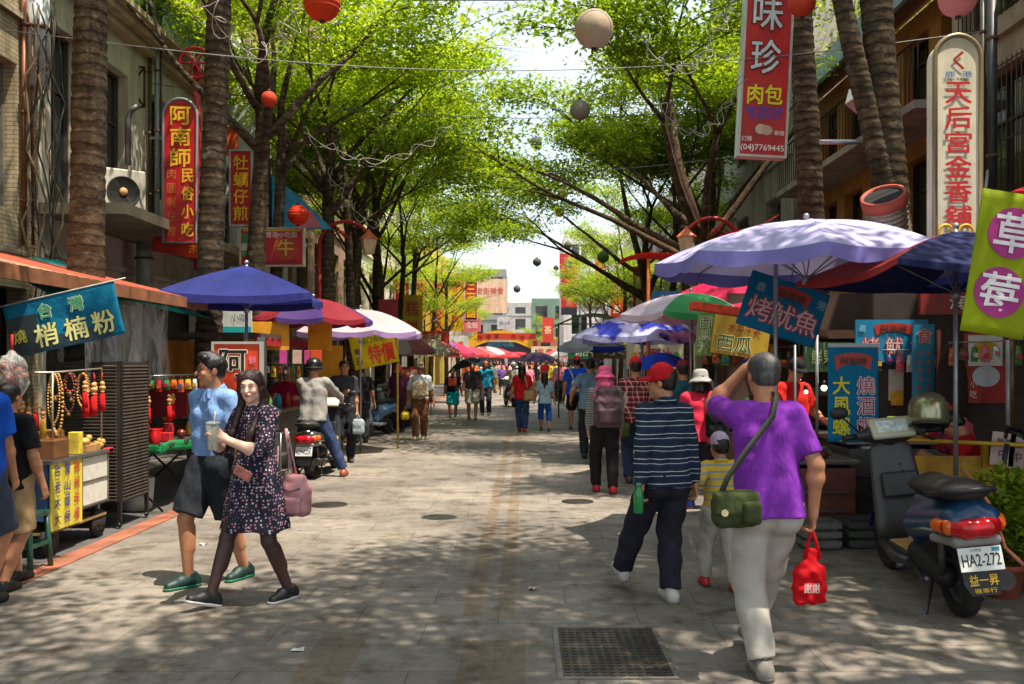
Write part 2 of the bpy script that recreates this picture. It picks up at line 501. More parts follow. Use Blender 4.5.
        t0 = w+d*.022*hs+q*.022*hs+n*.006*hs; t1 = t0+(d*.6+q*.75+n*.35).normalized()*.036*hs; t2 = t1+(d*.85+q*.25+n*(.4+cu*.5)).normalized()*.034*hs
        A(cone(t0, t1, .0135*hs, .0115*hs, .008)); A(cone(t1, t2, .0112*hs, .0085*hs, .003))
        hb.append((w, d, n, q))
    # legs
    fd = []
    for i in (0, 1):
        sd = (-1, 1)[i]
        A(cone(hips[i], knee[i], .054*H*g, .034*H*g**.5, .02)); A(cone(knee[i], ank[i], .033*H*g**.5, .0215*H, .015))
        cm = knee[i].lerp(ank[i], .3)+Vector((0, -.012*H, 0)); dn = (ank[i]-knee[i]).normalized()
        A(cone(cm-dn*.03*H, cm+dn*.05*H, .03*H*g**.5, .026*H, .03))
        yaw = toe[i]; pit = heel[i]
        f = Vector((math.sin(yaw)*math.cos(pit), math.cos(yaw)*math.cos(pit), -math.sin(pit)))
        fu = Vector((math.sin(yaw)*math.sin(pit), math.cos(yaw)*math.sin(pit), math.cos(pit)))
        fd.append((f, fu))
        a = ank[i]
        A(cone(a-f*.02*H-fu*.025*H, a+f*.09*H-fu*.032*H, .021*H, .017*H, .02))
    sk = skin(tone)
    if legtone:
        body_ops = list(ops) + [cut((0, 0, .44*H), (0, 0, -1))]
        body = sdf_obj('body', body_ops, h, sk, root)
        leg_ops = [o for o in ops[-8:]] + [cut((0, 0, .46*H), (0, 0, 1))]
        sdf_obj('tights', leg_ops, h, skin(legtone), root)
    else: body = sdf_obj('body', ops, h, sk, root)
    # ---------------- shoes
    if shoes:
        sm, sole = shoes if isinstance(shoes, tuple) else (shoes, None)
        for i in (0, 1):
            f, fu = fd[i]; a = ank[i]; so = []
            r = f.cross(fu)
            so += [cone(a-f*.028*H-fu*.02*H, a+f*.035*H-fu*.018*H, .027*H, .027*H, .02, u=np.array(r), s=1.0),
                   cone(a+f*.03*H-fu*.025*H, a+f*.088*H-fu*.033*H, .0265*H, .0205*H, .02),
                   cone(a-f*.03*H-fu*.03*H, a-f*.012*H+fu*.005*H, .026*H, .025*H, .015),
                   cut(a-fu*.050*H, -fu), cut(a+fu*.012*H, fu)]
            o = sdf_obj('shoe', so, min(h, .012), sm, root)
            if h < .009:
                lc = MB()
                for q_ in range(4):
                    c_ = a+f*(.012+.017*q_)*H+fu*(.004-.0075*q_)*H
                    lc.tube([c_-r*.014*H-fu*.004*H, c_+fu*.003*H, c_+r*.014*H-fu*.004*H], .0022*H, 5)
                lc.tube([a-f*.03*H+fu*.012*H-r*.0*H, a-f*.022*H+fu*.022*H], .006*H, 6)
                lc.build('laces', mat('8f8f8c', .8, bump=0), o)
            if sole:
                so2 = [cone(a-f*.03*H-fu*.036*H, a+f*.089*H-fu*.036*H, .0295*H, .0245*H, .01), cut(a-fu*.051*H, -fu), cut(a-fu*.037*H, fu)]
                sdf_obj('sole', so2, min(h, .01), sole, o)
    # ---------------- bottoms
    if bottom:
        kd, m, ln, lo_ = (list(bottom)+[1.0]*4)[:4]
        b = []
        for sd in (-1, 1):
            o = Vector((sd*.042*H, 0, 0))
            b.append(cone(P+o, P+up*.06*H+o*.75, .069*H*g, .058*H*g, .03))
            b.append(cone(P+o-Vector((0, .012*H, .01*H)), P+o*1.1-Vector((0, .012*H, .03*H)), .070*H*g, .068*H*g, .03))
        b.append(cut(P+up*(.035*H if top and top[0] in ('tee', 'long', 'shirt', 'loose') else .09*H), up))
        for i in (0, 1):
            if kd == 'trousers':
                b.append(cone(hips[i], knee[i], .066*H*g*lo_, .05*H*lo_, .025))
                e = knee[i].lerp(ank[i], ln)
                b.append(cone(knee[i], e, .05*H*lo_, .042*H*lo_, .02, capb=True))
            else:
                e = hips[i].lerp(knee[i], ln)
                b.append(cone(hips[i], e, .068*H*g*lo_, .058*H*lo_*(1+(g-1)*.5), .025, capb=True))
        sdf_obj('trousers' if kd == 'trousers' else 'shorts', b, h, m, root, .0055*wr*s, 15/s, seed)
    # ---------------- tops
    if top:
        kd, m = top[0], top[1]; t = []; fl = 1.0+.06*(kd in ('tee', 'loose'))
        hemz = P+up*(-.045*H)
        if kd == 'dress':
            hem = (top[2] if len(top) > 2 else .33)*H
            for sd in (-1, 1):
                o = Vector((sd*.04*H, 0, 0))
                t += [cone(c1+o*.6, c2+o*.95, .056*H, .062*H, .03)]
            wz = c1.z+.02*H
            def skirt(Pn, cx=c1.x, cy=c1.y):
                z = Pn[..., 2]; u_ = np.clip((wz-z)/(wz-hem), 0, 1); th = np.arctan2(Pn[..., 1]-cy, Pn[..., 0]-cx)
                r0 = .082*H+(.158*H-.082*H)*u_**.9; r0 = r0*(1+.05*u_*np.sin(9*th+1)+.03*u_*np.sin(5*th))
                d = (np.hypot((Pn[..., 0]-cx), (Pn[..., 1]-cy)*1.2)-r0)*.9
                return np.maximum(np.maximum(d, hem+.006*np.sin(6*th)-z), z-wz)
            t.append(dict(t='f', f=skirt, lo=np.array([-.3*H+c1.x, -.3*H+c1.y, hem-.03]), hi=np.array([.3*H+c1.x, .3*H+c1.y, wz+.02]), k=.02))
            t.append(cone(sh[0]*.9+sh[1]*.1, sh[1]*.9+sh[0]*.1, .042*H, .042*H, .035))
        else:
            ext = {'tee': .03, 'long': .035, 'shirt': .05, 'loose': .06, 'vest': .02, 'jacket': .03}[kd]
            bot = P-up*ext*H
            for sd in (-1, 1):
                o = Vector((sd*.042*H, 0, 0))
                t += [cone(bot+o*1.0-Vector((0, .012*H, 0)), c1+o*.85, .078*H*g*fl, .066*H*g*fl, .03), cone(c1+o*.85, c2+o*1.0, .066*H*g*fl, .068*H*g*fl**.5, .03)]
            t.append(cut(bot, -up))
            t.append(cone(sh[0]*.9+sh[1]*.1, sh[1]*.9+sh[0]*.1, .044*H*g**.5, .044*H*g**.5, .04))
        t.append(cone(N-up*.03*H, N+up*.022*H, .06*H, .043*H, .03, capb=True))
        sl = sleeve if sleeve is not None else {'tee': .75, 'long': 1.95, 'shirt': .8, 'loose': .85, 'vest': 0, 'jacket': 1.95, 'dress': 1.2}[kd]
        ra = .040*H*g*fl**.5
        for i in (0, 1):
            if sl <= 0: continue
            if sl <= 1:
                e = sh[i].lerp(el[i], sl)
                t.append(cone(sh[i], e, ra, ra*.95+.004, .03, capb=True))
            else:
                t.append(cone(sh[i], el[i], ra, .036*H*g**.5, .03))
                t.append(cone(el[i], el[i].lerp(wri[i], sl-1), .036*H*g**.5, .028*H, .02, capb=True))
        nm = {'tee': 'shirt', 'long': 'shirt', 'shirt': 'shirt', 'loose': 'shirt', 'vest': 'vest', 'jacket': 'jacket', 'dress': 'dress'}[kd]
        sdf_obj(nm, t, h, m, root, .0060*wr*s, 13/s, seed+3)
        if kd == 'shirt' or (kd == 'long' and h < .009):
            cl = [cone(N+up*.004*H-Vector((0, .012*H, 0)), N+up*.030*H, .053*H, .046*H, .01, capa=True, capb=True)]
            for sd in (-1, 1): cl.append(cone(N+up*.012*H+Vector((sd*.02*H, .042*H, 0)), N-up*.016*H+Vector((sd*.034*H, .056*H, 0)), .012*H, .008*H, .01))
            sdf_obj('collar', cl, min(h, .01), m, root)
    # ---------------- hair
    if hair:
        kd, m = hair; q = []
        def qe(x, y, z, rx, ry, rz, k=.02): q.append(ell(hp(x, y, z), (rx*ks, ry*ks, rz*ks), k, R=Rh))
        def qp(p, n): q.append(cut(hp(*p), np.array(hu @ Vector(n))))
        if kd in ('short', 'thin', 'quiff'):
            qe(0, -.018, .036, .087, .102, .087)
            qe(0, -.05, -.02, .07, .06, .065)
            if kd == 'quiff': q.append(cone(hp(-.045, .06, .088), hp(.045, .055, .1), .03*ks, .032*ks, .03)); q.append(cone(hp(0, .0, .1), hp(0, .06, .1), .04*ks, .035*ks, .03))
            qp((0, .06, .035), (0, .82, -.6)); qp((0, -.02, -.058), (0, .15, -1))
        elif kd in ('long', 'bob', 'longback'):
            qe(0, -.018, .034, .09, .105, .09)
            for sd in (-1, 1):
                q.append(cone(hp(sd*.058, .02, .08), hp(sd*.078, .03, -.03), .03*ks, .022*ks, .03))
            qp((0, .07, .05), (0, .86, -.5))
            L = {'long': -.34, 'longback': -.34, 'bob': -.13}[kd]
            zf = hc.z-.0
            for x_, y_, r_ in ((-.06, -.03, .04), (.06, -.03, .04), (0, -.06, .055)):
                a_ = hp(x_, y_, -.0); b_ = hp(x_, y_-.03, -.1); e_ = b_+Vector((x_*.2, -.035, (L+.1)*ks))
                q.append(cone(a_, b_, r_*ks, r_*ks, .03)); q.append(cone(b_, e_, r_*ks, r_*.45*ks, .03))
            for sd in (-1, 1):
                a_ = hp(sd*.083, .03, -.03); b_ = hp(sd*.084, .0, -.13)
                q.append(cone(a_, b_, .018*ks, .022*ks, .02))
                if kd == 'long':
                    e_ = N+R @ Vector((sd*.06*H, .062*H*g+.025, -.10*H)); q.append(cone(b_, e_, .026*ks, .028*ks, .03)); q.append(cone(e_, e_+Vector((0, .0, -.09*H)), .028*ks, .012*ks, .02))
        elif kd == 'pony':
            qe(0, -.018, .036, .087, .102, .087); qp((0, .06, .035), (0, .82, -.6)); qp((0, -.02, -.058), (0, .15, -1))
            q.append(cone(hp(0, -.11, .03), hp(0, -.15, -.06), .03*ks, .035*ks, .02)); q.append(cone(hp(0, -.15, -.06), hp(0, -.14, -.2), .035*ks, .012*ks, .02))
        sdf_obj('hair', q, min(h, .009), m, root, .0012*ks, 60, seed)
    # ---------------- hats
    if hat:
        kd, m = hat[0], hat[1]; q = []
        Mh = frame_mat(hc, hu @ Vector((1, 0, 0))*ks, hu @ Vector((0, 1, 0))*ks, hu @ Vector((0, 0, 1))*ks)
        if kd == 'cap':
            mb = MB(); prof = [(.0905*math.cos(a), .10*math.sin(a)) for a in [math.pi/2*i/9 for i in range(9)]]
            prof = [(.092, -.005), (.093, .012)]+[(r, z+.03) for r, z in prof]+[(.0001, .13)]
            mb.lathe(prof, 24, M=Mh @ Matrix.Translation((0, -.012, .022)) @ Matrix.Rotation(-.12, 4, 'X') @ Matrix.Diagonal((1.0, 1.14, 1, 1)), cap=False)
            def br(u, v):
                a = (u-.5)*2*1.15; r0 = .09; x = math.sin(a)*r0; y = math.cos(a)*r0*1.12
                ext = .085*v*max(0, math.cos(a*1.25))**.6
                return (x*(1+.12*v), y+ext, .022+.012*math.cos(a*1.3)*0-.025*v*v*(.6+abs(math.sin(a)))+.012)
            crown = mb.build('cap', m, root, solid=.003)
            b2 = MB(); b2.grid(br, 14, 4, M=Mh @ Matrix.Translation((0, -.014, .022)))
            b2.build('cap_brim', hat[2] if len(hat) > 2 else m, crown, solid=.004)
        elif kd == 'bucket':
            mb = MB()
            mb.lathe([(.155, -.05), (.135, -.022), (.102, .01), (.098, .03), (.094, .08), (.082, .105), (.05, .122), (.0001, .127)], 28, M=Mh @ Matrix.Translation((0, -.012, .02)) @ Matrix.Rotation(-.1, 4, 'X') @ Matrix.Diagonal((1, 1.12, 1, 1)), cap=False)
            mb.build('sun_hat', m, root, solid=.003)
            if len(hat) > 2:   # cloth flap over the neck and shoulders
                fl = [cone(hp(0, -.06, 0), hp(0, -.10, -.14), .085*ks, .09*ks, .03), cone(hp(-.06, -.06, -.1), hp(-.12, -.09, -.26), .06*ks, .045*ks, .04), cone(hp(.06, -.06, -.1), hp(.12, -.09, -.26), .06*ks, .045*ks, .04), cone(hp(0, -.1, -.14), hp(0, -.13, -.24), .08*ks, .07*ks, .03)]
                sdf_obj('neck_flap', fl, min(h, .01), hat[2], root, .007, 30, 5)
        elif kd == 'helmet':
            mb = MB()
            mb.lathe([(.108, -.06), (.118, -.03), (.122, .01), (.118, .05), (.1, .09), (.07, .118), (.035, .13), (.0001, .133)], 28, M=Mh @ Matrix.Translation((0, -.01, .02)) @ Matrix.Diagonal((1, 1.12, 1, 1)), cap=False)
            hm = mb.build('helmet', m, root, solid=.006)
            b2 = MB(); b2.lathe([(.121, -.0), (.1235, .004), (.1235, .014), (.121, .018)], 28, M=Mh @ Matrix.Translation((0, -.01, -.0)) @ Matrix.Diagonal((1, 1.12, 1, 1)), cap=False)
            b2.build('helmet_band', mat('3a3a3c', .5), hm)
    # ---------------- face details
    if face >= 1:
        ew = MB(); ir = MB(); br = MB(); lp = MB()
        Mh = frame_mat(hc, hu @ Vector((1, 0, 0))*ks, hu @ Vector((0, 1, 0))*ks, hu @ Vector((0, 0, 1))*ks)
        for sd in (-1, 1):
            op = .0055 if face == 1 else .0035
            ew.ball((sd*.031, .0825, .004), (.0135, .008, op), 12, 8, M=Mh)
            ir.ball((sd*.031, .0875, .0035), (.0062, .0045, op*.95), 10, 6, M=Mh)
            br.tube([(sd*.016, .0915, .0255), (sd*.032, .0905, .0295), (sd*.046, .081, .026)], [.003, .0036, .0022], 6)
            ir.tube([(sd*.0175, .090, .0075), (sd*.031, .0925, .0098), (sd*.0445, .083, .0065)], [.0012, .0018, .0012], 5)
            n0 = len(br.v)
        # tubes were added without the head matrix: transform them
        def fix(mb, start):
            for i in range(start, len(mb.v)): mb.v[i] = tuple(Mh @ Vector(mb.v[i]))
        fix(br, 0)
        # rebuild iris set cleanly
        ir = MB()
        for sd in (-1, 1):
            ir.ball((sd*.031, .0875, .0035), (.0062, .0045, op*.95), 10, 6)
            ir.tube([(sd*.0175, .090, .0075), (sd*.031, .0925, .0098), (sd*.0445, .083, .0065)], [.0012, .0018, .0012], 5)
        fix(ir, 0)
        ew.build('eyes', mat('d8d2cc', .3, 0, 0, bump=0), body); ir.build('irises', mat('140d0a', .3, 0, 0, bump=0), body)
        if not hat or kd != 'helmet': br.build('eyebrows', hairmat(), body)
        lp.ball((0, .0975, -.0535), (.019, .006, .0045), 12, 6); lp.ball((0, .0985, -.0600), (.017, .007, .005), 12, 6); fix(lp, 0)
        lp.build('lips', mat('a8323a' if face == 2 else '96584c', .4, 0, .1, bump=0), body)
    if glasses:
        gm = MB()
        Mh = frame_mat(hc, hu @ Vector((1, 0, 0))*ks, hu @ Vector((0, 1, 0))*ks, hu @ Vector((0, 0, 1))*ks)
        for sd in (-1, 1):
            ring = [(sd*.033+.022*math.cos(a), .106-.006*abs(math.cos(a)), .002+.017*math.sin(a)) for a in [2*math.pi*i/16 for i in range(17)]]
            gm.tube(ring, .0028, 5, caps=False); gm.tube([(sd*.055, .1, .006), (sd*.08, .05, .006), (sd*.083, -.02, 0)], .0026, 5)
        gm.tube([(-.011, .107, .004), (.011, .107, .004)], .0018, 5)
        gm.v = [tuple(Mh @ Vector(v)) for v in gm.v]
        gm.build('glasses', mat('0c0c0e', .3, 0, 0, bump=0), root)
    info = dict(root=root, P=P, N=N, sh=sh, el=el, wri=wri, hb=hb, hc=hc, hp=hp, up=up, H=H, knee=knee, ank=ank)
    root_M[root.name] = Matrix.Translation((X, Y, gz)) @ Matrix.Rotation(rad(facing), 4, 'Z')
    info['M'] = root_M[root.name]
    return info
root_M = {}
def wp(info, p): return info['M'] @ Vector(p)
# -------------------------------------------------- pattern fabrics
def striped(base, lines, period, width, name, off=0, second=None, stretch_x=0):
    t = NT(name); z = t.sep()[2]
    w = t.math('ADD', z, t.math('MULTIPLY', t.math('SUBTRACT', t.noise(5, 2), .5), .03))
    f = t.math('FRACT', t.math('DIVIDE', t.math('ADD', w, off), period))
    a = t.math('LESS_THAN', f, width)
    col = t.mix(a, lin(base), lin(lines))
    if second:
        f2 = t.math('FRACT', t.math('DIVIDE', t.math('ADD', w, off+period*.42), period))
        b = t.math('LESS_THAN', f2, width*1.9)
        col = t.mix(b, col, lin(second))
        b2 = t.math('MULTIPLY', t.math('LESS_THAN', t.math('FRACT', t.math('DIVIDE', t.math('ADD', w, off+period*.36), period)), .05), .8)
        col = t.mix(b2, col, lin(lines))
    t.base(col); t.b.inputs['Roughness'].default_value = .85; t.b.inputs['Specular IOR Level'].default_value = .2
    t.bump(t.noise(14, 3, .5, stretch=(1, 1, .5)), .5, .03); return t.m
def dotted(base, d1, d2, scale=38):
    t = NT('dotted_fabric')
    v = t.new('ShaderNodeTexVoronoi', i_Scale=scale, i_Randomness=.55); t.link(t.coord(), v.inputs['Vector'])
    a = t.math('LESS_THAN', v.outputs['Distance'], .33)
    r = t.ramp(v.outputs['Color'], [(.45, lin(d1)), (.55, lin(d2))])
    t.base(t.mix(a, lin(base), r)); t.b.inputs['Roughness'].default_value = .85
    t.bump(t.noise(12, 3, .5, stretch=(1, 1, .4)), .6, .03); return t.m
def plaid(a, b, c, period=.07):
    t = NT('plaid_fabric'); s = t.sep()
    fz = t.math('LESS_THAN', t.math('FRACT', t.math('DIVIDE', s[2], period)), .4)
    fx = t.math('LESS_THAN', t.math('FRACT', t.math('DIVIDE', t.math('ADD', s[0], s[1]), period)), .4)
    col = t.mix(t.math('MULTIPLY', fz, .75), lin(a), lin(b)); col = t.mix(t.math('MULTIPLY', fx, .7), col, lin(b))
    lz = t.math('LESS_THAN', t.math('FRACT', t.math('ADD', t.math('DIVIDE', s[2], period), .3)), .1)
    lx = t.math('LESS_THAN', t.math('FRACT', t.math('ADD', t.math('DIVIDE', t.math('ADD', s[0], s[1]), period), .3)), .1)
    col = t.mix(t.math('MAXIMUM', lz, lx), col, lin(c)); t.base(col)
    t.b.inputs['Roughness'].default_value = .85; t.bump(t.noise(14, 3), .5, .03); return t.m
def glossy(col, rough=.3, metal=0, **kw): return mat(col, rough, metal, kw.get('var', .12), 5, .08, 30, .002)
STEEL = lambda: mat('8a8c8e', .35, .9, .15, 10, .1)
BLK = lambda: mat('111113', .5, 0, .2, 8, .15)
# ---------------------------------------------------------------- signs
def sign(name, label, cat, c, w, h, bg, texts, roll=0, yaw=0, border=None, depth=.05, round_top=False, group=None, wave=0, rope=False, trans=False, bw=.03, shapes=()):
    """board or cloth facing -Y. texts: (kind, string, cx, cz, hh, ww, colour, outline colour, bold) in fractions of w and h (from the centre)"""
    root = empty(name, c, label, cat, group=group, rot=(0, roll, yaw))
    def wv(x, z): return wave*math.sin(x*7/w*1.0+z*3.0/h+1)*(.5-z/h) if wave else 0
    def warp(mb):
        if wave: mb.v = [(x, y+wv(x, z), z) for x, y, z in mb.v]
        return mb
    m = bg if isinstance(bg, bpy.types.Material) else (translucent(bg, .3, fold=.5) if wave or trans else mat(bg, .4, 0, .18, 3, .05, 20, dirt=.4))
    mb = MB()
    if wave: mb.grid(lambda u, v: (w*(u-.5), 0, h*(v-.5)), 28, 16)
    elif round_top:
        r = w/2; poly = [(-r, -h/2), (r, -h/2)]+[(r*math.cos(a), h/2-r+r*math.sin(a)) for a in [math.pi*i/16 for i in range(17)]]
        mb.prism(poly, 0, depth)
    else: mb.box((0, depth/2, 0), (w, depth, h))
    pn = warp(mb).build('cloth' if wave else 'panel', m, root, solid=.004 if wave else 0)
    if border:
        b = MB(); bm_ = mat(border, .35, .3, .1, bump=0)
        if round_top:
            r = w/2+.012; path = [(-r, 0, -h/2)]+[(-r*math.cos(a), 0, h/2-w/2+r*math.sin(a)) for a in [math.pi*i/16 for i in range(17)]]+[(r, 0, -h/2), (-r, 0, -h/2)]
            b.tube(path, bw*.6, 6)
        else:
            for x, z, a, d in ((0, h/2, w+bw, bw), (0, -h/2, w+bw, bw), (-w/2, 0, bw, h-bw), (w/2, 0, bw, h-bw)): b.box((x, depth*.42, z), (a, depth+.022, d))
        warp(b).build('border', bm_, root)
    by = {}
    for si, sp in enumerate(shapes):   # (kind, cx, cz, rx, rz, colour)
        kd, cx, cz, rx, rz, col = sp
        q = by.setdefault(('s', col, si), MB()); cx *= w; cz *= h; rx *= w; rz *= h; yy = -.006-.0012*si
        if kd == 'disc': q.grid(lambda u, v: (cx+rx*(.02+.98*u)*math.cos(2*math.pi*v), yy, cz+rz*(.02+.98*u)*math.sin(2*math.pi*v)), 5, 30)
        elif kd == 'arch': q.grid(lambda u, v: (cx+rx*(2*u-1)*(1-.12*v), yy, (cz+rz*(.55+.45*(1-(2*u-1)**2)))*(1-v)+(cz-rz*(1-.75*(1-(2*u-1)**2)))*v), 16, 4)
        else: q.grid(lambda u, v: (cx+rx*(2*u-1), yy, cz+rz*(2*v-1)), 12, 8)
    tb = -.008-.0012*len(shapes)
    for tx in texts:
        kd, st, cx, cz, hh, ww, col, ol, bo = (list(tx)+[None, .02])[:9] if len(tx) < 9 else tx
        for colr, halo, yy in (((ol, .05, tb),) if ol else ())+((col, 0, tb-.003),):
            q = by.setdefault(('t', colr, yy), MB())
            if kd == 'h': put_text(q, st, cx*w, cz*h, hh*h, ww*w if ww else None, yy, bo, halo=halo)
            else: column(q, st, cx*w, (cz+hh/2)*h, (cz-hh/2)*h, ww*w, yy, bo, halo=halo)
    for key, q in by.items():
        warp(q).build('emblem' if key[0] == 's' else 'lettering', mat(key[1], .45, 0, .05, bump=0), pn)
    if rope:
        b = MB(); b.tube([(-w/2-rope, 0, h/2+.005), (w/2+rope, 0, h/2+.005)], .006, 6); b.build('rope', mat('b9b4a8'), root)
    return root
# ---------------------------------------------------------------- umbrellas
def umbrella(label, X, Y, ztop, R, drop, cols, n=8, pole_to=0, poleoff=(0, 0), valance=.12, tilt=(0, 0), under=None, rot=0, group='market umbrellas over the stalls', frac=.3, square=False, sag=.05, stops=None, val_col=None, polecol='9a9c9e', bulge=.22, pv=False):
    root = empty('market_umbrella', (X, Y, ztop), label, 'umbrella', rot, group, rot=(tilt[0], tilt[1], rot))
    def edge(k):
        a = 2*math.pi*(k+.5)/n
        return Vector((R*math.cos(a), R*math.sin(a), -drop))
    uc = []
    for k in range(n):
        if cols[k % len(cols)] not in uc: uc.append(cols[k % len(cols)])
    mb = MB(); vb = MB()
    for k in range(n):
        A = edge(k); B = edge((k+1) % n); mi = uc.index(cols[k % len(cols)])
        mb.marks.append((len(mb.f), mi)); vb.marks.append((len(vb.f), mi))
        def f(u, v, A=A, B=B):
            p = A.lerp(B, v)*u
            p.z += -sag*R*math.sin(math.pi*v)*u*u*.8 + drop*bulge*math.sin(math.pi*u) + .004*R*math.sin(v*9+k)*u*(1-u)*4
            sc = 1-.05*math.sin(math.pi*v)*u
            return (p.x*sc, p.y*sc, p.z)
        mb.grid(f, 10, 8)
        if valance:
            def g_(u, v, A=A, B=B):
                p = A.lerp(B, u); sc = 1-.05*math.sin(math.pi*u)
                z = -drop-sag*R*math.sin(math.pi*u)*.8
                return (p.x*sc*(1+.01*v), p.y*sc*(1+.01*v), z-valance*v*(.75+.25*abs(math.sin(2*math.pi*u))))
            vb.grid(g_, 14, 2)
    ms = [translucent(c_, frac, stops=stops) for c_ in uc]
    can = mb.build('canopy', ms, root)
    if valance: vb.build('valance', [translucent(val_col, frac)]*len(ms) if val_col else ms, can)
    pm = mat(polecol, .4, .6)
    p = MB(); ph = ztop-pole_to
    p.tube([(poleoff[0], poleoff[1], -ph), (poleoff[0], poleoff[1], -drop*.35)] if pv else [(poleoff[0], poleoff[1], -ph), (0, 0, .05)], .019, 10); p.build('pole', pm, root)
    for k in range(n):
        e = edge(k); r_ = MB()
        r_.tube([(0, 0, -.02), (e.x*.5, e.y*.5, -drop*.5+drop*bulge-.02), (e.x*.99, e.y*.99, -drop-.012)], .007, 5)
        rb = r_.build('rib', pm, root)
        s_ = MB(); s_.tube([(0, 0, -drop*.5-.35), (e.x*.45, e.y*.45, -drop*.45+drop*bulge*.9-.035)], .006, 5); s_.build('strut', pm, rb)
    h_ = MB(); h_.tube([(0, 0, -drop*.5-.4), (0, 0, -drop*.5-.32)], .035, 10); h_.build('hub', pm, root); h_ = MB(); h_.ball((0, 0, .04), .03, 8, 6); h_.build('finial', pm, root)
    return root
# ---------------------------------------------------------------- scooter
def scooter(label, X, Y, rotz, body, body2, detail=True, plate=None, lean=-.1, group=None, stickers=True, lid='e8e4da', shield=None, scale=1.0):
    root = empty('scooter', (X, Y, 0), label, 'scooter', group=group, rot=(0, lean, rotz)); root.scale = (scale,)*3
    bm_ = glossy(body, .25); b2 = glossy(body2, .35); dk = BLK(); st = STEEL(); ch = mat('55575a', .4, .7)
    h = .011 if detail else .02
    for nm, y in (('rear_wheel', 0), ('front_wheel', 1.24)):
        M = Matrix.Translation((0, y, .215)) @ Matrix.Rotation(math.pi/2, 4, 'Y')
        w = MB(); w.lathe([(.145, -.03), (.165, -.048), (.195, -.05), (.213, -.032), (.217, 0), (.213, .032), (.195, .05), (.165, .048), (.145, .03)], 28, M=M, cap=False)
        t = w.build(nm, mat('161616', .8, 0, .3, 20, .5, 90), root)
        r = MB(); r.lathe([(.0001, -.03), (.05, -.035), (.05, -.02), (.135, -.02), (.148, -.03), (.148, .03), (.135, .02), (.05, .02), (.05, .035), (.0001, .03)], 20, M=M, cap=False)
        r.build('rim', ch, t)
    rear = sdf_obj('rear_body', [cone((-.07, -.24, .60), (-.065, .32, .50), .10, .115, .03), cone((.07, -.24, .60), (.065, .32, .50), .10, .115, .03),
        cone((0, -.24, .64), (0, .3, .6), .10, .12, .03), cone((0, .32, .45), (0, .42, .34), .13, .10, .03), cut((0, 0, .725), (0, .1, 1))], h, bm_, root)
    sdf_obj('engine', [cone((-.07, 0, .24), (-.07, .38, .30), .07, .085, .03), cone((.03, .1, .36), (.03, .35, .36), .1, .1, .03), cone((0, -.12, .47), (0, .25, .42), .09, .1, .03)], h*1.3, mat('1c1c1d', .6, .2, .3, 12, .4), root)
    ex = MB(); ex.tube([(.1, .3, .26), (.13, .1, .22), (.15, -.28, .26)], [.02, .05, .055], 12); ex.build('exhaust', mat('4c4a48', .45, .8), root)
    seat = sdf_obj('seat', [cone((0, -.2, .765), (0, .30, .745), .14, .13, .03, u=np.array([0, 0, 1.]), s=.42), cone((0, .28, .72), (0, .40, .60), .095, .07, .04, u=np.array([0, 1., 0]), s=.6), cone((0, -.14, .79), (0, .02, .785), .10, .09, .03, u=np.array([0, 0, 1.]), s=.35)], h, mat('2c2825', .55, 0, .3, 6, .35, 30, .004), root)
    g = MB(); g.tube([(-.13, .02, .73), (-.15, -.2, .76), (-.11, -.345, .785), (0, -.37, .79), (.11, -.345, .785), (.15, -.2, .76), (.13, .02, .73)], .018, 8); g.build('grab_rail', mat('2b2b2d', .45, .3), root)
    # tail
    tl = sdf_obj('tail_light', [cone((-.13, -.275, .585), (-.05, -.325, .575), .05, .056, .02), cone((-.05, -.325, .575), (.05, -.325, .575), .056, .056, .02), cone((.13, -.275, .585), (.05, -.325, .575), .05, .056, .02)], h*.7, glossy('b3121c', .15), root)
    for sd in (-1, 1):
        sdf_obj('turn_signal', [cone((sd*.125, -.28, .585), (sd*.165, -.215, .59), .052, .04, .02)], h*.7, glossy('d9631a', .15), tl)
    bp = sdf_obj('bumper', [cone((-.155, -.12, .50), (-.10, -.30, .50), .028, .03, .02), cone((-.10, -.30, .50), (.10, -.30, .50), .032, .032, .02), cone((.155, -.12, .50), (.10, -.30, .50), .028, .03, .02)], h*.8, mat('86837d', .5, 0, .25), root)
    mf = MB(); Mt = Matrix.Translation((0, -.335, .37)) @ Matrix.Rotation(rad(-14), 4, 'X')
    mf.prism([(-.085, .13), (-.11, .0), (-.105, -.10), (-.075, -.16), (.075, -.16), (.105, -.10), (.11, 0), (.085, .13)], -.0, .012, M=Mt); mudf = mf.build('mudguard', dk, root)
    pl = MB(); pl.box((0, -.02, .035), (.235, .006, .13), bev=.002); pl.v = [tuple(Mt @ Vector(v)) for v in pl.v]
    plo = pl.build('licence_plate', mat('dcdcd6', .4, 0, .08, bump=0), root)
    if plate:
        tx = MB(); put_text(tx, plate, 0, .03, .066, .205, y=-.025, bold=.012); tx.v = [tuple(Mt @ Vector(v)) for v in tx.v]
        tx.build('lettering', mat('16181c', .5, 0, .05, bump=0), plo)
        tx = MB(); put_text(tx, '台灣省', -.02, .084, .018, .06, y=-.025); tx.box((.085, -.0245, .083), (.04, .003, .02)); tx.v = [tuple(Mt @ Vector(v)) for v in tx.v]
        tx.build('lettering', mat('2b7fa0', .5, 0, .05, bump=0), plo)
        if stickers:
            tx = MB(); put_text(tx, '益一昇', 0, -.078, .06, .155, y=-.004, bold=.02); put_text(tx, '機車行', 0, -.134, .026, .12, y=-.004, bold=.01)
            tx.v = [tuple(Mt @ Vector(v)) for v in tx.v]; tx.build('lettering', mat('e0b01c', .5, 0, .1, bump=0), mudf)
    rf = MB(); rf.tube([(0, -.16, .47), (0, -.26, .42), (0, -.30, .3), (0, -.29, .2)], [.07, .075, .07, .05], 10, sq=.5); rf.build('rear_fender', dk, root)
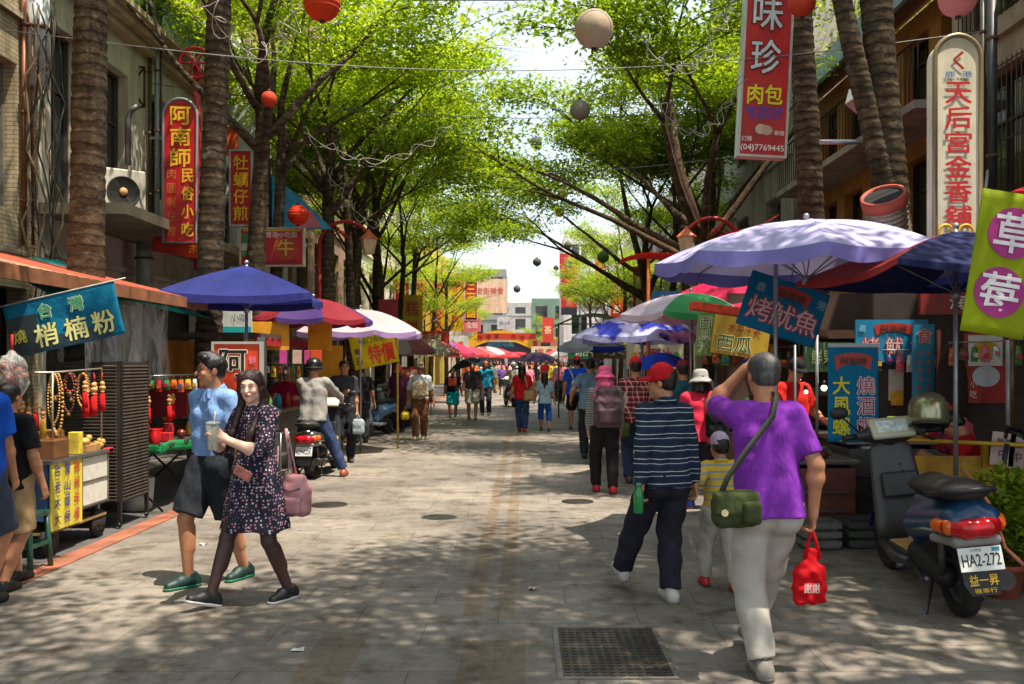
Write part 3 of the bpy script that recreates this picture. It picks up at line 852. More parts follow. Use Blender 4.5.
    # front
    fl = MB(); fl.box((0, .62, .27), (.3, .5, .06), bev=.02); fb = fl.build('floorboard', mat('2a2a2b', .7), root)
    if detail: mt = MB(); mt.box((-.01, .6, .305), (.25, .36, .012), bev=.004); mt.build('floor_mat', mat('b98d55', .8, 0, .2, 20, .4), fb)
    for sd in (-1, 1):
        s_ = MB(); s_.tube([(sd*.16, .34, .25), (sd*.17, .6, .24), (sd*.15, .88, .28)], [.035, .04, .035], 8); s_.build('side_skirt', b2, root)
    sdf_obj('leg_shield', [cone((-.09, .88, .36), (-.075, 1.0, .86), .10, .075, .05, u=np.array([0, 1., 0]), s=.3), cone((.09, .88, .36), (.075, 1.0, .86), .10, .075, .05, u=np.array([0, 1., 0]), s=.3),
        cone((0, .93, .36), (0, 1.03, .86), .15, .13, .05, u=np.array([0, 1., 0]), s=.4)], h, glossy(shield, .4) if shield else b2, root)
    sdf_obj('front_cowl', [cone((0, 1.06, .5), (0, 1.08, .85), .12, .10, .05, u=np.array([0, 1., 0]), s=.6), cone((0, 1.02, .42), (0, 1.12, .55), .10, .11, .05)], h, bm_, root)
    if detail:
        k = MB(); k.box((0, .862, .66), (.24, .05, .17), rot=(rad(-12), 0, 0), bev=.015); k.build('storage_lid', mat('232324', .45), root)
        k = MB(); k.tube([(0, .84, .8), (0, .80, .79), (0, .79, .75)], .008, 6); k.build('bag_hook', ch, root)
        sdf_obj('seat_front_cover', [cone((-.04, .43, .34), (-.04, .40, .54), .085, .08, .02, u=np.array([0, 1., 0]), s=.5), cone((.04, .43, .34), (.04, .40, .54), .085, .08, .02, u=np.array([0, 1., 0]), s=.5)], h, mat('9a9284', .5, 0, .25), root)
        k = MB(); k.tube([(-.15, -.28, .56), (-.175, 0, .53), (-.165, .28, .47)], .009, 6); k.tube([(.15, -.28, .56), (.175, 0, .53), (.165, .28, .47)], .009, 6); k.build('trim_strip', mat('b8bcc0', .25, .8), rear)
        for sd in (-1, 1): k = MB(); k.tube([(sd*.19, 1.0, 1.01), (sd*.17, 1.1, 1.06), (sd*.08, 1.14, .98), (sd*.04, 1.16, .8)], .006, 6); k.build('cable', dk, root)
        k = MB(); k.tube([(-.13, .3, .22), (-.17, .12, .20), (-.19, -.02, .24)], .012, 6); k.tube([(-.16, .36, .235), (-.24, .36, .235)], .016, 8); k.build('footrest', ch, root)
        k = MB(); k.box((.1, .875, .5), (.09, .03, .05), rot=(rad(-12), 0, 0), bev=.006); k.build('warning_sticker', mat('b8a468', .5, 0, .4, 40), root)
        for sd in (-1, 1): k = MB(); k.tube([(sd*.10, -.03, .24), (sd*.12, -.14, .55)], .022, 10); k.build('shock_absorber', ch, root)
    ff = MB()
    def fen(u, v):
        a = rad(15+150*u); x = .075*(2*v-1); r = .245-.03*(2*v-1)**2
        return (x, 1.24+r*math.cos(a), .215+r*math.sin(a))
    ff.grid(fen, 12, 5); ff.build('front_fender', bm_, root, solid=.006)
    for sd in (-1, 1):
        k = MB(); k.tube([(sd*.06, 1.24, .215), (sd*.06, 1.13, .55)], .016, 8); k.build('fork', st, root)
    hc_ = sdf_obj('handlebar_cowl', [cone((-.10, 1.0, 1.0), (.10, 1.0, 1.0), .065, .065, .04), cone((0, 1.06, .93), (0, 1.02, 1.02), .08, .07, .04), cone((-.1, 1, 1), (-.22, .96, 1.0), .05, .03, .03), cone((.1, 1, 1), (.22, .96, 1.0), .05, .03, .03)], h, b2, root)
    hl = MB(); hl.ball((0, 1.115, .98), (.075, .03, .05), 16, 8); hl.build('headlight', mat('d8dde0', .1, 0, .05, bump=0), hc_)
    ins = MB(); Mi = Matrix.Translation((0, .925, 1.04)) @ Matrix.Rotation(rad(-42), 4, 'X')
    ins.box((0, 0, 0), (.29, .04, .17), bev=.018); ins.v = [tuple(Mi @ Vector(v)) for v in ins.v]
    io = ins.build('instrument_panel', mat('b5ae97', .45, 0, .2), hc_)
    gl = MB(); gl.box((0, -.022, .0), (.21, .006, .10), bev=.002); gl.v = [tuple(Mi @ Vector(v)) for v in gl.v]; gl.build('gauge', mat('c9d4d2', .1, 0, .4, 30, bump=0), io)
    for sd in (-1, 1):
        k = MB(); k.tube([(sd*.2, .97, 1.0), (sd*.34, .90, 1.0)], .019, 10); k.build('grip', dk, root)
        k = MB(); k.tube([(sd*.2, 1.01, .99), (sd*.27, 1.0, .985), (sd*.35, .95, .98)], .006, 6); k.build('brake_lever', st, root)
        k = MB(); k.tube([(sd*.2, .99, 1.02), (sd*.27, 1.0, 1.1), (sd*.31, .98, 1.14)], .006, 6); ms = k.build('mirror', dk, root)
        k = MB(); k.ball((sd*.33, .975, 1.17), (.065, .018, .045), 14, 8); k.build('mirror_head', dk, ms)
    k = MB(); k.tube([(-.12, .1, .2), (-.2, .02, .03), (-.25, -.01, .012)], .012, 6); k.tube([(.12, .1, .2), (.14, .02, .07)], .012, 6); k.build('kickstand', ch, root)
    return root
# ---------------------------------------------------------------- misc
def lantern(label, p, r, col, ribs=0, two=False, group='ball lanterns hung over the street', strand=.6, flat=1.0):
    root = empty('lantern', p, label, 'lantern', group=group)
    m = MB()
    n = 32; prof = [(max(r*math.sin(a)*(1+ribs*.03*math.sin(a*22)), .0001), -r*flat*math.cos(a)) for a in [math.pi*i/40 for i in range(41)]]
    m.lathe(prof, 24, cap=False)
    t = translucent(col, .25, fold=.3)
    m.build('shade', t, root)
    k = MB(); k.tube([(0, 0, r*flat-.01), (0, 0, r*flat+.03)], r*.18, 10); k.tube([(0, 0, -r*flat+.01), (0, 0, -r*flat-.02)], r*.15, 10); k.build('collar', BLK(), root)
    k = MB(); k.tube([(0, 0, r*flat), (0, 0, r*flat+strand)], .004, 5); k.build('cord', BLK(), root)
    return root
def bag(label, X, Y, Z, w, d, h, m, cat='bag', name='shoulder_bag', strap=None, rotz=0, strapm=None, taper=.85, flap=None, seed=1, pockets=False):
    root = empty(name, (X, Y, Z), label, cat, rotz)
    ops = [rbox((0, 0, -h*.06), (w*.5, d*.5, h*.42), min(d*.45, h*.28), .02), rbox((0, 0, h*.22), (w*.5*taper, d*.4, h*.26), min(d*.38, h*.2), .03)]
    b = sdf_obj('bag_body', ops, .009, m, root, .003, 26, seed)
    if flap:
        f = [rbox((-w*.02, -d*.34, h*.16), (w*.47, d*.28, h*.32), d*.2, .02)]
        sdf_obj('flap', f, .008, flap, b, .003, 20)
    if pockets:
        sdf_obj('pocket', [rbox((w*.27, -d*.62, -.01), (w*.19, d*.3, h*.3), d*.22, .02)], .008, m, b)
        k = MB(); k.prism([(-.28*w+.018*math.cos(a), -.01+.018*math.sin(a)) for a in [2*math.pi*i/14 for i in range(14)]], -d*.66, -d*.55); k.build('badge', mat('c9c08f'), b)
    if strap:
        k = MB(); k.tube(strap, .011, 6, sq=2.2) ; k.build('strap', strapm or m, root)
    return root
# ---------------------------------------------------------------- camera, light
sc = bpy.context.scene
cam = bpy.data.cameras.new('camera'); co = bpy.data.objects.new('camera', cam); C.objects.link(co)
co.location = (0, 0, CH); co.rotation_euler = (math.pi/2, 0, 0)
cam.sensor_width = 36; cam.lens = 36*F0/1024; cam.clip_end = 2000; cam.clip_start = .05
cam.shift_x = -(VX-512)/1024; cam.shift_y = (HY-342)/1024
cam.dof.use_dof = True; cam.dof.focus_distance = 6.0; cam.dof.aperture_fstop = 9
sc.camera = co
SUN_EL, SUN_AZ = rad(69), math.atan2(.80, -.50)   # azimuth from +Y towards +X
sdir = Vector((math.sin(SUN_AZ)*math.cos(SUN_EL), math.cos(SUN_AZ)*math.cos(SUN_EL), math.sin(SUN_EL)))
w = bpy.data.worlds.new('World'); sc.world = w; w.use_nodes = True
nt = w.node_tree; bg = nt.nodes['Background']
sky = nt.nodes.new('ShaderNodeTexSky'); sky.sky_type = 'NISHITA'; sky.sun_disc = False
sky.sun_elevation = SUN_EL; sky.sun_rotation = SUN_AZ; sky.air_density = 1.2; sky.dust_density = 2.0; sky.ozone_density = 1.0
bg.inputs[1].default_value = .15
wtc = nt.nodes.new('ShaderNodeTexCoord'); wn = nt.nodes.new('ShaderNodeTexNoise'); wn.inputs['Scale'].default_value = 3.0; wn.inputs['Detail'].default_value = 6
wr_ = nt.nodes.new('ShaderNodeValToRGB'); wr_.color_ramp.elements[0].position = .35; wr_.color_ramp.elements[0].color = (.35, .35, .35, 1); wr_.color_ramp.elements[1].position = .65; wr_.color_ramp.elements[1].color = (.8, .8, .8, 1)
wm = nt.nodes.new('ShaderNodeMix'); wm.data_type = 'RGBA'; nt.links.new(wtc.outputs['Generated'], wn.inputs['Vector']); nt.links.new(wn.outputs['Fac'], wr_.inputs[0]); nt.links.new(wr_.outputs[0], wm.inputs[0])
nt.links.new(sky.outputs[0], wm.inputs[6]); wm.inputs[7].default_value = (3.6, 3.75, 3.9, 1); nt.links.new(wm.outputs[2], bg.inputs[0])
sun = bpy.data.lights.new('sun', 'SUN'); sun.energy = 4.1; sun.angle = rad(.55); sun.color = (1, .90, .76)
so = bpy.data.objects.new('sun', sun); C.objects.link(so); so.rotation_euler = (-sdir).to_track_quat('-Z', 'Y').to_euler()
sc.view_settings.view_transform = 'Standard'; sc.view_settings.look = 'None'; sc.view_settings.exposure = 1.26; sc.view_settings.gamma = 1
# ---------------------------------------------------------------- ground
t = NT('street_paving'); P_ = t.coord()
br = t.new('ShaderNodeTexBrick', i_Scale=1.0); br.offset = .5
br.inputs['Brick Width'].default_value = .9; br.inputs['Row Height'].default_value = .45; br.inputs['Mortar Size'].default_value = .004; br.inputs['Mortar Smooth'].default_value = .3
br.inputs['Color1'].default_value = (.225, .20, .175, 1); br.inputs['Color2'].default_value = (.265, .238, .208, 1); br.inputs['Mortar'].default_value = (.11, .10, .085, 1)
mp = t.new('ShaderNodeMapping'); mp.inputs['Location'].default_value = (.17, .1, 0); t.link(P_, mp.inputs[0]); t.link(mp.outputs[0], br.inputs['Vector'])
s = t.sep()
def band(x0, x1, y0=None, y1=None):
    a = t.math('MULTIPLY', t.math('GREATER_THAN', s[0], x0), t.math('LESS_THAN', s[0], x1))
    if y0 is not None: a = t.math('MULTIPLY', a, t.math('GREATER_THAN', s[1], y0))
    if y1 is not None: a = t.math('MULTIPLY', a, t.math('LESS_THAN', s[1], y1))
    return a
m1 = t.math('MAXIMUM', t.math('MAXIMUM', band(-.41, -.29, 5.9), band(-.19, -.07, 5.9)), t.math('MAXIMUM', band(-1.22, -.94, None, 5.55), band(-.36, 0, None, 5.4)))
col = t.mix(t.math('MULTIPLY', m1, .6), br.outputs['Color'], (.20, .135, .08))
st1 = t.ramp(t.noise(.6, 7, .65), [(.35, (.55, .54, .53)), (.65, (1.1, 1.07, 1.02))]); col = t.mix(1.0, col, st1, 'MULTIPLY')
st2 = t.ramp(t.noise(7, 6, .7), [(.3, (.74, .73, .72)), (.6, (1.05, 1.05, 1.05))]); col = t.mix(1.0, col, st2, 'MULTIPLY')
st3 = t.ramp(t.noise(130, 2, .7), [(.3, (.8, .8, .8)), (.7, (1.15, 1.15, 1.15))]); col = t.mix(1.0, col, st3, 'MULTIPLY')
col = t.mix(1.0, col, t.ramp(t.noise(2.2, 9, .8), [(.38, (.5, .45, .4)), (.5, (1, 1, 1))]), 'MULTIPLY')
v = t.new('ShaderNodeTexVoronoi', i_Scale=2.3); t.link(P_, v.inputs['Vector'])
spot = t.ramp(v.outputs['Distance'], [(.03, (.45, .42, .4)), (.07, (1, 1, 1))]); col = t.mix(.8, col, spot, 'MULTIPLY')
t.base(col); t.b.inputs['Roughness'].default_value = .72; t.b.inputs['Specular IOR Level'].default_value = .35
b = t.bump(t.noise(160, 3, .7), .35, .003); t.bump(br.outputs['Fac'], -.4, .003, b)
PAVE = t.m
t = NT('asphalt'); n = t.noise(3, 8, .7)
t.base(t.ramp(n, [(.3, (.05, .047, .043)), (.7, (.11, .10, .092))])); t.b.inputs['Roughness'].default_value = .8; t.bump(t.noise(120, 4, .7), .5, .004)
ASPH = t.m
g = MB(); g.add([(-400, -60, -.008), (400, -60, -.008), (400, 900, -.008), (-400, 900, -.008)], [(0, 1, 2, 3)]); tag(g.build('ground', ASPH), kind='structure')
g = MB(); g.add([(-3.72, -8, 0), (4.1, -8, 0), (4.1, 170, 0), (-3.72, 170, 0)], [(0, 1, 2, 3)]); tag(g.build('street_pavement', PAVE), kind='structure')
g = MB(); g.box((-3.83, 80, -.02), (.2, 176, .05), bev=.0)
t = NT('red_brick_strip'); br = t.new('ShaderNodeTexBrick', i_Scale=1.0); br.inputs['Brick Width'].default_value = .1; br.inputs['Row Height'].default_value = .2; br.inputs['Mortar Size'].default_value = .006
br.inputs['Color1'].default_value = (.36, .11, .05, 1); br.inputs['Color2'].default_value = (.28, .085, .045, 1); br.inputs['Mortar'].default_value = (.14, .1, .08, 1); t.link(t.coord(), br.inputs['Vector'])
t.base(t.mix(1.0, br.outputs['Color'], t.ramp(t.noise(3, 5), [(.3, (.6, .6, .6)), (.6, (1.1, 1.1, 1.1))]), 'MULTIPLY')); t.b.inputs['Roughness'].default_value = .8
tag(g.build('brick_kerb', t.m), kind='structure')
# manholes
r = empty('drain_cover', (.49, 5.19, 0), 'rusty rectangular ribbed metal drain cover set in the paving beside the walking man in purple', 'drain cover')
IRON = mat('35302c', .6, .6, .4, 14, .4)
k = MB(); 
for x, y, a, d in ((0, .455, .64, .03), (0, -.455, .64, .03), (-.305, 0, .03, .88), (.305, 0, .03, .88)): k.box((x, y, .003), (a, d, .012))
k.build('frame', mat('77716a', .55, .5, .4, 14, .3), r)
k = MB(); k.box((0, 0, 0), (.575, .875, .008)); k2 = k
for i in range(12):
    for j in range(17):
        k2.box((-.26+i*.0473, -.41+j*.051, .0065), (.028, .028, .006))
k.build('cover_plate', mat('463e37', .55, .5, .4, 14, .3), r)
for i, (x, y, rr, lb) in enumerate(((.62, 10.75, .19, 'round iron manhole cover in the paving left of the dark trousered woman with a backpack'), (-2.27, 10.5, .22, 'round iron manhole cover in the paving behind the pink bag'), (-.9, 4.9, 0, ''))):
    if not rr: continue
    k = MB(); k.lathe([(.0001, .006), (rr*.85, .006), (rr*.87, .002), (rr*.92, .002), (rr*.93, .007), (rr, .007), (rr, -.01)], 28); o = k.build('manhole_cover', IRON); o.location = (x, y, 0); tag(o, lb, 'manhole cover')
# ---------------------------------------------------------------- bark, leaves, trees
def bark(c1, c2, ringed=True):
    t = NT('bark'); z = t.sep()[2]
    wob = t.math('MULTIPLY', t.noise(4, 3), .16)
    n = t.noise(9, 6, .7, stretch=(1, 1, .4 if not ringed else 1.2))
    col = t.ramp(n, [(.3, lin(c1)), (.7, lin(c2))])
    col = t.mix(1.0, col, t.ramp(t.noise(1.1, 5, .7), [(.35, (.55, .52, .5)), (.65, (1.25, 1.2, 1.1))]), 'MULTIPLY')
    lich = t.ramp(t.noise(3.5, 5, .7), [(.58, (0, 0, 0)), (.7, (.55, .55, .55))]); col = t.mix(lich, col, (.34, .30, .24))
    hb = t.noise(18, 4, .7)
    if ringed:
        f = t.math('FRACT', t.math('MULTIPLY', t.math('ADD', z, wob), 8.0))
        dk = t.ramp(f, [(0, (.12, .12, .12)), (.2, (1, 1, 1)), (.8, (1.1, 1.1, 1.1)), (1, (.45, .45, .45))]); col = t.mix(.85, col, dk, 'MULTIPLY')
        b = t.bump(f, .9, .03); t.bump(hb, .6, .02, b)
    else: t.bump(hb, .9, .03)
    t.base(col); t.b.inputs['Roughness'].default_value = .9; t.b.inputs['Specular IOR Level'].default_value = .2
    return t.m
BARK1 = bark('2e2720', '665846'); BARK2 = bark('2e241c', '604c3a', False)
def leafmat(stops):
    t = NT('foliage'); g_ = t.new('ShaderNodeNewGeometry')
    n = t.noise(.9, 3); f = t.math('ADD', t.math('MULTIPLY', g_.outputs['Random Per Island'], .55), t.math('MULTIPLY', n, .45))
    col = t.ramp(f, stops); t.base(col); t.b.inputs['Roughness'].default_value = .45; t.b.inputs['Specular IOR Level'].default_value = .35
    tr = t.new('ShaderNodeBsdfTranslucent'); cc = t.mix(1.0, col, (1.7, 1.7, .5), 'MULTIPLY'); t.link(cc, tr.inputs[0])
    mx = t.new('ShaderNodeMixShader', i_0=.5); t.link(t.b.outputs[0], mx.inputs[1]); t.link(tr.outputs[0], mx.inputs[2]); t.link(mx.outputs[0], t.out.inputs[0])
    return t.m
LEAF1 = leafmat([(.2, (.09, .15, .012)), (.5, (.20, .29, .02)), (.8, (.40, .46, .03))])
LEAF2 = leafmat([(.2, (.06, .11, .012)), (.5, (.14, .22, .02)), (.8, (.30, .37, .03))])
def leaves(centers, per, Rh, Rz, size, rng, tilt=.5, droop=0):
    n = len(centers)*per
    c = np.repeat(np.array(centers), per, axis=0)
    a = rng.uniform(0, 2*np.pi, n); r = np.sqrt(rng.uniform(0, 1, n))
    rr = np.repeat(rng.uniform(.65, 1.2, len(centers)), per)*Rh
    p = c+np.stack([r*rr*np.cos(a), r*rr*np.sin(a), rng.normal(0, Rz, n)-r*r*Rz*.8], 1)
    yaw = rng.uniform(0, 2*np.pi, n); L = size*rng.uniform(.6, 1.25, n); wd = L*.45
    d = np.stack([np.cos(yaw), np.sin(yaw), rng.normal(-.15-droop, tilt, n)], 1); d /= np.linalg.norm(d, axis=1)[:, None]
    u = np.stack([-np.sin(yaw), np.cos(yaw), rng.normal(0, tilt, n)], 1); u -= d*(d*u).sum(1)[:, None]; u /= np.linalg.norm(u, axis=1)[:, None]
    nn = np.cross(d, u)
    V = np.stack([p-d*L[:, None]*.5, p+u*wd[:, None]*.5+nn*L[:, None]*.06, p+d*L[:, None]*.5, p-u*wd[:, None]*.5+nn*L[:, None]*.06], 1).reshape(-1, 3)
    return V, np.arange(n*4).reshape(-1, 4)
def grow_tree(seed, hf=3.6, lean=(0, 0), r0=.14, limbs=5, reach=3.4, rise=.75, per=55, leaf=.135, bias=(0, 0), wigg=.12, maxd=3, padR=.6, low=0, rmax=99):
    rs = random.Random(seed); rng = np.random.default_rng(seed)
    mb = MB(); pads = []
    top = Vector((lean[0], lean[1], hf)); pts = []; rr = []
    for i in range(31):
        u = i/30; p = Vector((0, 0, -.05)).lerp(top, u)+Vector((math.sin(u*5+seed)*.06, math.cos(u*4+seed)*.06, 0))*u
        pts.append(p); rr.append(r0*(1.22-.5*u+.28*max(0, .12-u)*6)*(1+.05*math.sin(i*2.1+seed)+rs.uniform(-.03, .03)))
    mb.tube(pts, rr, 14)
    def br_(p, d, L, r, dep):
        k = 6; path = [p]; rad_ = [r]; dd = d.copy()
        for i in range(k):
            dd = (dd+Vector((rs.uniform(-1, 1), rs.uniform(-1, 1), rs.uniform(-.6, .7)))*wigg).normalized()
            if dep >= 2: dd.z *= .8; dd.normalize()
            p = p+dd*L/k; path.append(p); rad_.append(r*(1-.55*(i+1)/k))
            if dep >= 2 and i >= 1 or dep == 1 and i >= 4:
                pads.append(p+Vector((rs.uniform(-.3, .3), rs.uniform(-.3, .3), rs.uniform(0, .15))))
            if dep >= 1 and i in (2, 4) and dep < maxd:
                s_ = rs.choice((-1, 1)); q = Vector((-dd.y*s_, dd.x*s_, rs.uniform(-.05, .4)))
                br_(p, (dd*.5+q*.8).normalized(), L*.55, r*.45, dep+1)
        mb.tube(path, rad_, 7 if dep < 2 else 5)
        if dep < maxd:
            for j in range(2):
                s_ = (-1, 1)[j]; q = Vector((-dd.y*s_, dd.x*s_, rs.uniform(-.1, .25)))
                br_(p, (dd+q*rs.uniform(.4, .8)).normalized(), L*rs.uniform(.6, .75), rad_[-1]*.9, dep+1)
    for j in range(limbs):
        a = 2*math.pi*(j+rs.uniform(-.25, .25))/limbs+seed
        d = Vector((math.cos(a)+bias[0], math.sin(a)+bias[1], rise*rs.uniform(.7, 1.5))).normalized()
        st_ = pts[-1-rs.randint(0, 5)]
        br_(st_, d, reach*rs.uniform(.75, 1.1)*.62, r0*rs.uniform(.38, .55), 0)
    br_(top, Vector((lean[0]*.1+bias[0]*.3, lean[1]*.1, 1)).normalized(), reach*.6, r0*.6, 0)
    pads = [q for q in pads if math.hypot(q.x, q.y) < rmax*rs.uniform(.85, 1.1)]
    V, Q = leaves(pads, per, padR, .1, leaf, rng)
    return mb, V, Q
TREES = {}
LM = {}
def tree(kind, label, X, Y, rz=0, s=1.0, group='street trees along both kerbs', name='tree'):
    root = empty(name, (X, Y, 0), label, 'tree', rz, group); root.scale = (s, s, s)
    if kind not in TREES:
        kw = dict(TREE_KW[kind]); lm = kw.pop('leafm', LEAF1); bk = kw.pop('bark', BARK1)
        mb, V, Q = grow_tree(**kw)
        tr = mb.build('trunk', bk, root); cr = mesh_np('crown', V, Q, lm, root, smooth=False)
        TREES[kind] = (tr.data, cr.data, len(Q))
    else:
        for nm, me in zip(('trunk', 'crown'), TREES[kind][:2]): link(bpy.data.objects.new(nm, me), root)
    return root
TREE_KW = {
 'A': dict(seed=3, hf=6.0, r0=.165, limbs=5, reach=4.2, rise=1.0, lean=(.1, 0), per=13, rmax=3.6),
 'B': dict(seed=8, hf=4.4, r0=.145, limbs=5, reach=4.6, rise=.85, lean=(.35, .2), per=13, rmax=3.7),
 'Cc': dict(seed=14, hf=3.9, r0=.14, limbs=6, reach=4.6, rise=.7, lean=(-.3, 0), per=13, rmax=3.7, leafm=LEAF1, bark=BARK2),
 'D': dict(seed=21, hf=4.2, r0=.2, limbs=6, reach=5.3, rise=.75, lean=(-.9, -.2), per=22, rmax=7.5, bias=(-.55, -.1), leafm=LEAF2, bark=BARK2),
 'E': dict(seed=33, hf=4.6, r0=.125, limbs=5, reach=3.4, rise=1.3, lean=(.2, 0), per=18, rmax=3.2),
}
def palm(label, X, Y, H_, r, lean=(0, 0), seed=1, group='ringed palm trunks by the kerb', fronds=11, two=None):
    root = empty('palm_tree', (X, Y, 0), label, 'palm tree', 0, group); rs = random.Random(seed)
    def trunk(base, top, r_, par):
        mb = MB(); n = int(H_/.035); pts = []; rr = []
        for i in range(n+1):
            u = i/n; p = Vector(base).lerp(Vector(top), u)+Vector((math.sin(u*3.5+seed)*.07, math.cos(u*3+seed)*.05, 0))
            ph = (i*.035/.125) % 1
            pts.append(p); rr.append(r_*(1.12-.25*u+.15*max(0, .1-u)*8)*(1.03+.055*ph if ph < .85 else .97)*(1+.03*math.sin(u*23+seed)+rs.uniform(-.012, .012)))
        mb.tube(pts, rr, 18, smooth=True)
        return mb.build('trunk', BARK1, par), pts[-1]
    tr, tp = trunk((0, 0, -.05), (lean[0], lean[1], H_), r, root)
    tops = [tp]
    if two: _, tq = trunk(two[0], two[1], r*.62, root); tops.append(tq)
    for tp in tops:
        V = []; Q = []
        rc = MB()
        for f in range(fronds):
            a = 2*math.pi*f/fronds+seed; el = rs.uniform(.2, 1.0); L = rs.uniform(2.0, 2.6); prev = None
            pts = []
            for i in range(13):
                u = i/12; x = L*u*math.cos(el)*(1-.15*u); z = L*(u*math.sin(el)-.75*u*u*(1-.3*el))
                pts.append(tp+Vector((math.cos(a)*x, math.sin(a)*x, z+.1)))
            rc.tube(pts, [.025*(1-.8*i/12)+.003 for i in range(13)], 5)
            sd = Vector((-math.sin(a), math.cos(a), 0))
            for i in range(2, 48):
                u = i/48*12; i0 = int(u); p = pts[i0].lerp(pts[min(i0+1, 12)], u-i0); fw = (pts[min(i0+1, 12)]-pts[i0]).normalized()
                for s_ in (-1, 1):
                    l = .5*math.sin(math.pi*min(1, .15+i/48))*rs.uniform(.8, 1.1)+.06; dn = (sd*s_+fw*.5+Vector((0, 0, -.35+rs.uniform(-.3, .2)))).normalized()
                    b0 = len(V); V += [p-fw*.014, p+dn*l*.5+fw*.016, p+dn*l, p+dn*l*.5-fw*.016]; Q.append((b0, b0+1, b0+2, b0+3))
        ob = mesh_np('crown', np.array([tuple(v_) for v_ in V]), np.array(Q), LEAF2, root, smooth=False); rc.build('frond_ribs', LEAF2, ob)
    return root
palm('near left palm with a dark ringed trunk behind the blue cloth banner', -5.0, 10.0, 8.2, .175, (.25, .3), 1)
palm('palm trunk rising through the edge of the dark blue umbrella on the left', -4.3, 12.55, 8.6, .165, (0.05, 0), 4)
palm('palm trunk standing behind the big lavender umbrella with an orange ball at its top', 4.45, 13.9, 8.8, .185, (-.3, 0), 7)
palm('forked twin palm trunk left of the white temple incense sign', 4.5, 10.4, 8.0, .18, (-.5, .2), 9, two=((-.15, 0, 2.6), (-1.1, .2, 7.6)))
LT = [('A', 15.4, 0, 1.0, -4.6, 'ringed tree trunk beside the red framed sign, third along the left kerb'), ('A', 19.5, 1.6, .95, -4.2, 'thick straight tree behind the pale plastic sheeting on the left'),
 ('E', 22.5, .4, 1.05, -4.3, 'slim tree beside the brown pillar on the left kerb'), ('E', 24.6, 2.2, 1.15, -3.9, 'tree above the first parked scooters on the left kerb'), ('B', 28.5, 3.3, .85, -4.4, 'tree with bare forked limbs behind the yellow bargain banner'),
 ('Cc', 35, 5, .7, -5.0, 'leaning tree before the yellow billboards'), ('A', 53, 2, .6, -4.6, 'tree right of the yellow billboards'), ('E', 67, 4, .7, -4.8, 'far tree just past the red vertical shop sign')]
for kd, y, rz, s_, x, lb in LT: tree(kd, lb, x, y, rz, s_)
RT = [('D', 19.4, 0, 1.05, 4.6, 'big dark tree leaning over the street left of the red hanging sign'), ('E', 23, 1.0, 1.1, 4.6, 'slender forked tree beside the red street lamp'), ('D', 28, .5, 1.0, 4.3, 'ringed tree leaning left above the white umbrella'),
 ('Cc', 33, 2, .75, 4.7, 'tree above the blue and white umbrella on the right'), ('B', 40, 3, .62, 5.2, 'tree before the grey concrete block on the right'), ('A', 47, 3.5, .68, 4.6, 'straight tree left of the red cloth awning'), ('E', 55, .8, .8, 4.6, 'tree leaning into the street before the white corner building'),
 ('B', 100, 2, .8, 6.5, 'small round tree by the green sided building'),
 ]
for kd, y, rz, s_, x, lb in RT: tree(kd, lb, x, y, rz, s_)
TREE_KW['N'] = dict(TREE_KW['A'], rmax=99, per=24, leafm=LEAF2); TREE_KW['M'] = dict(TREE_KW['B'], rmax=99, per=26)
TREE_KW['S'] = dict(seed=41, hf=6.6, r0=.125, limbs=5, reach=3.3, rise=.9, lean=(.15, .1), per=11, rmax=3.4)
TREE_KW['T'] = dict(seed=57, hf=5.6, r0=.115, limbs=4, reach=3.6, rise=.8, lean=(-.35, .1), per=12, rmax=3.6, leafm=LEAF1)
for i, (kd, x, y, rz, s_, lb) in enumerate((('S', -4.75, 17.2, .5, .95, 'slim ringed trunk left of the thick straight tree'), ('T', -3.95, 21.0, 1.5, .95, 'slim trunk just past the thick straight tree'), ('S', -4.6, 25.6, 2.5, .9, 'slim straight trunk behind the first parked scooters'), ('T', -3.9, 26.8, 3.2, .85, 'slim trunk right above the parked scooters'), ('S', -3.9, 31, .2, .85, 'slim trunk left of the older man in the cap'), ('T', -4.0, 38, 4, .85, 'slim trunk by the red shop board, mid left'),
    ('S', -4.1, 47.5, 1, .8, 'slim trunk by the yellow billboards'), ('S', 4.0, 22.2, 3.0, .9, 'slim ringed trunk right of the red awning post'), ('T', 3.9, 25.6, 2.9, .95, 'slim trunk leaning to the street above the blue board'), ('S', 4.2, 31, 1.2, .9, 'slim trunk behind the white and green umbrella'), ('T', 3.8, 36.5, 2.4, .85, 'slim far trunk above the blue umbrellas'), ('S', 3.8, 51, 2, .75, 'small slim tree right of the portrait banner'),
    ('T', 1.6, 112, 1, .7, 'round far tree before the green sided house'), ('S', -4.3, 58, 2, .6, 'small tree right of the red vertical incense sign'))): tree(kd, lb, x, y, rz, s_)
tree('N', 'tree overhanging the near paving on the right, only its shade in the picture', 4.4, 3.6, 2.0, .95)
tree('M', 'tree behind the viewer on the right kerb, only its shade in the picture', 4.2, .2, .3, 1.0)
tree('M', 'tree behind the viewer by the left kerb, only its shade in the picture', -3.2, 2.2, 1.3, 1.0)
tree('M', 'tree behind the viewer near mid street, only its shade in the picture', 1.6, -2.2, 1.3, 1.0)
def concrete(c, dirt=.7, sc_=1.2): return mat(c, .85, 0, .3, sc_, .35, 25, .01, dirt=dirt)
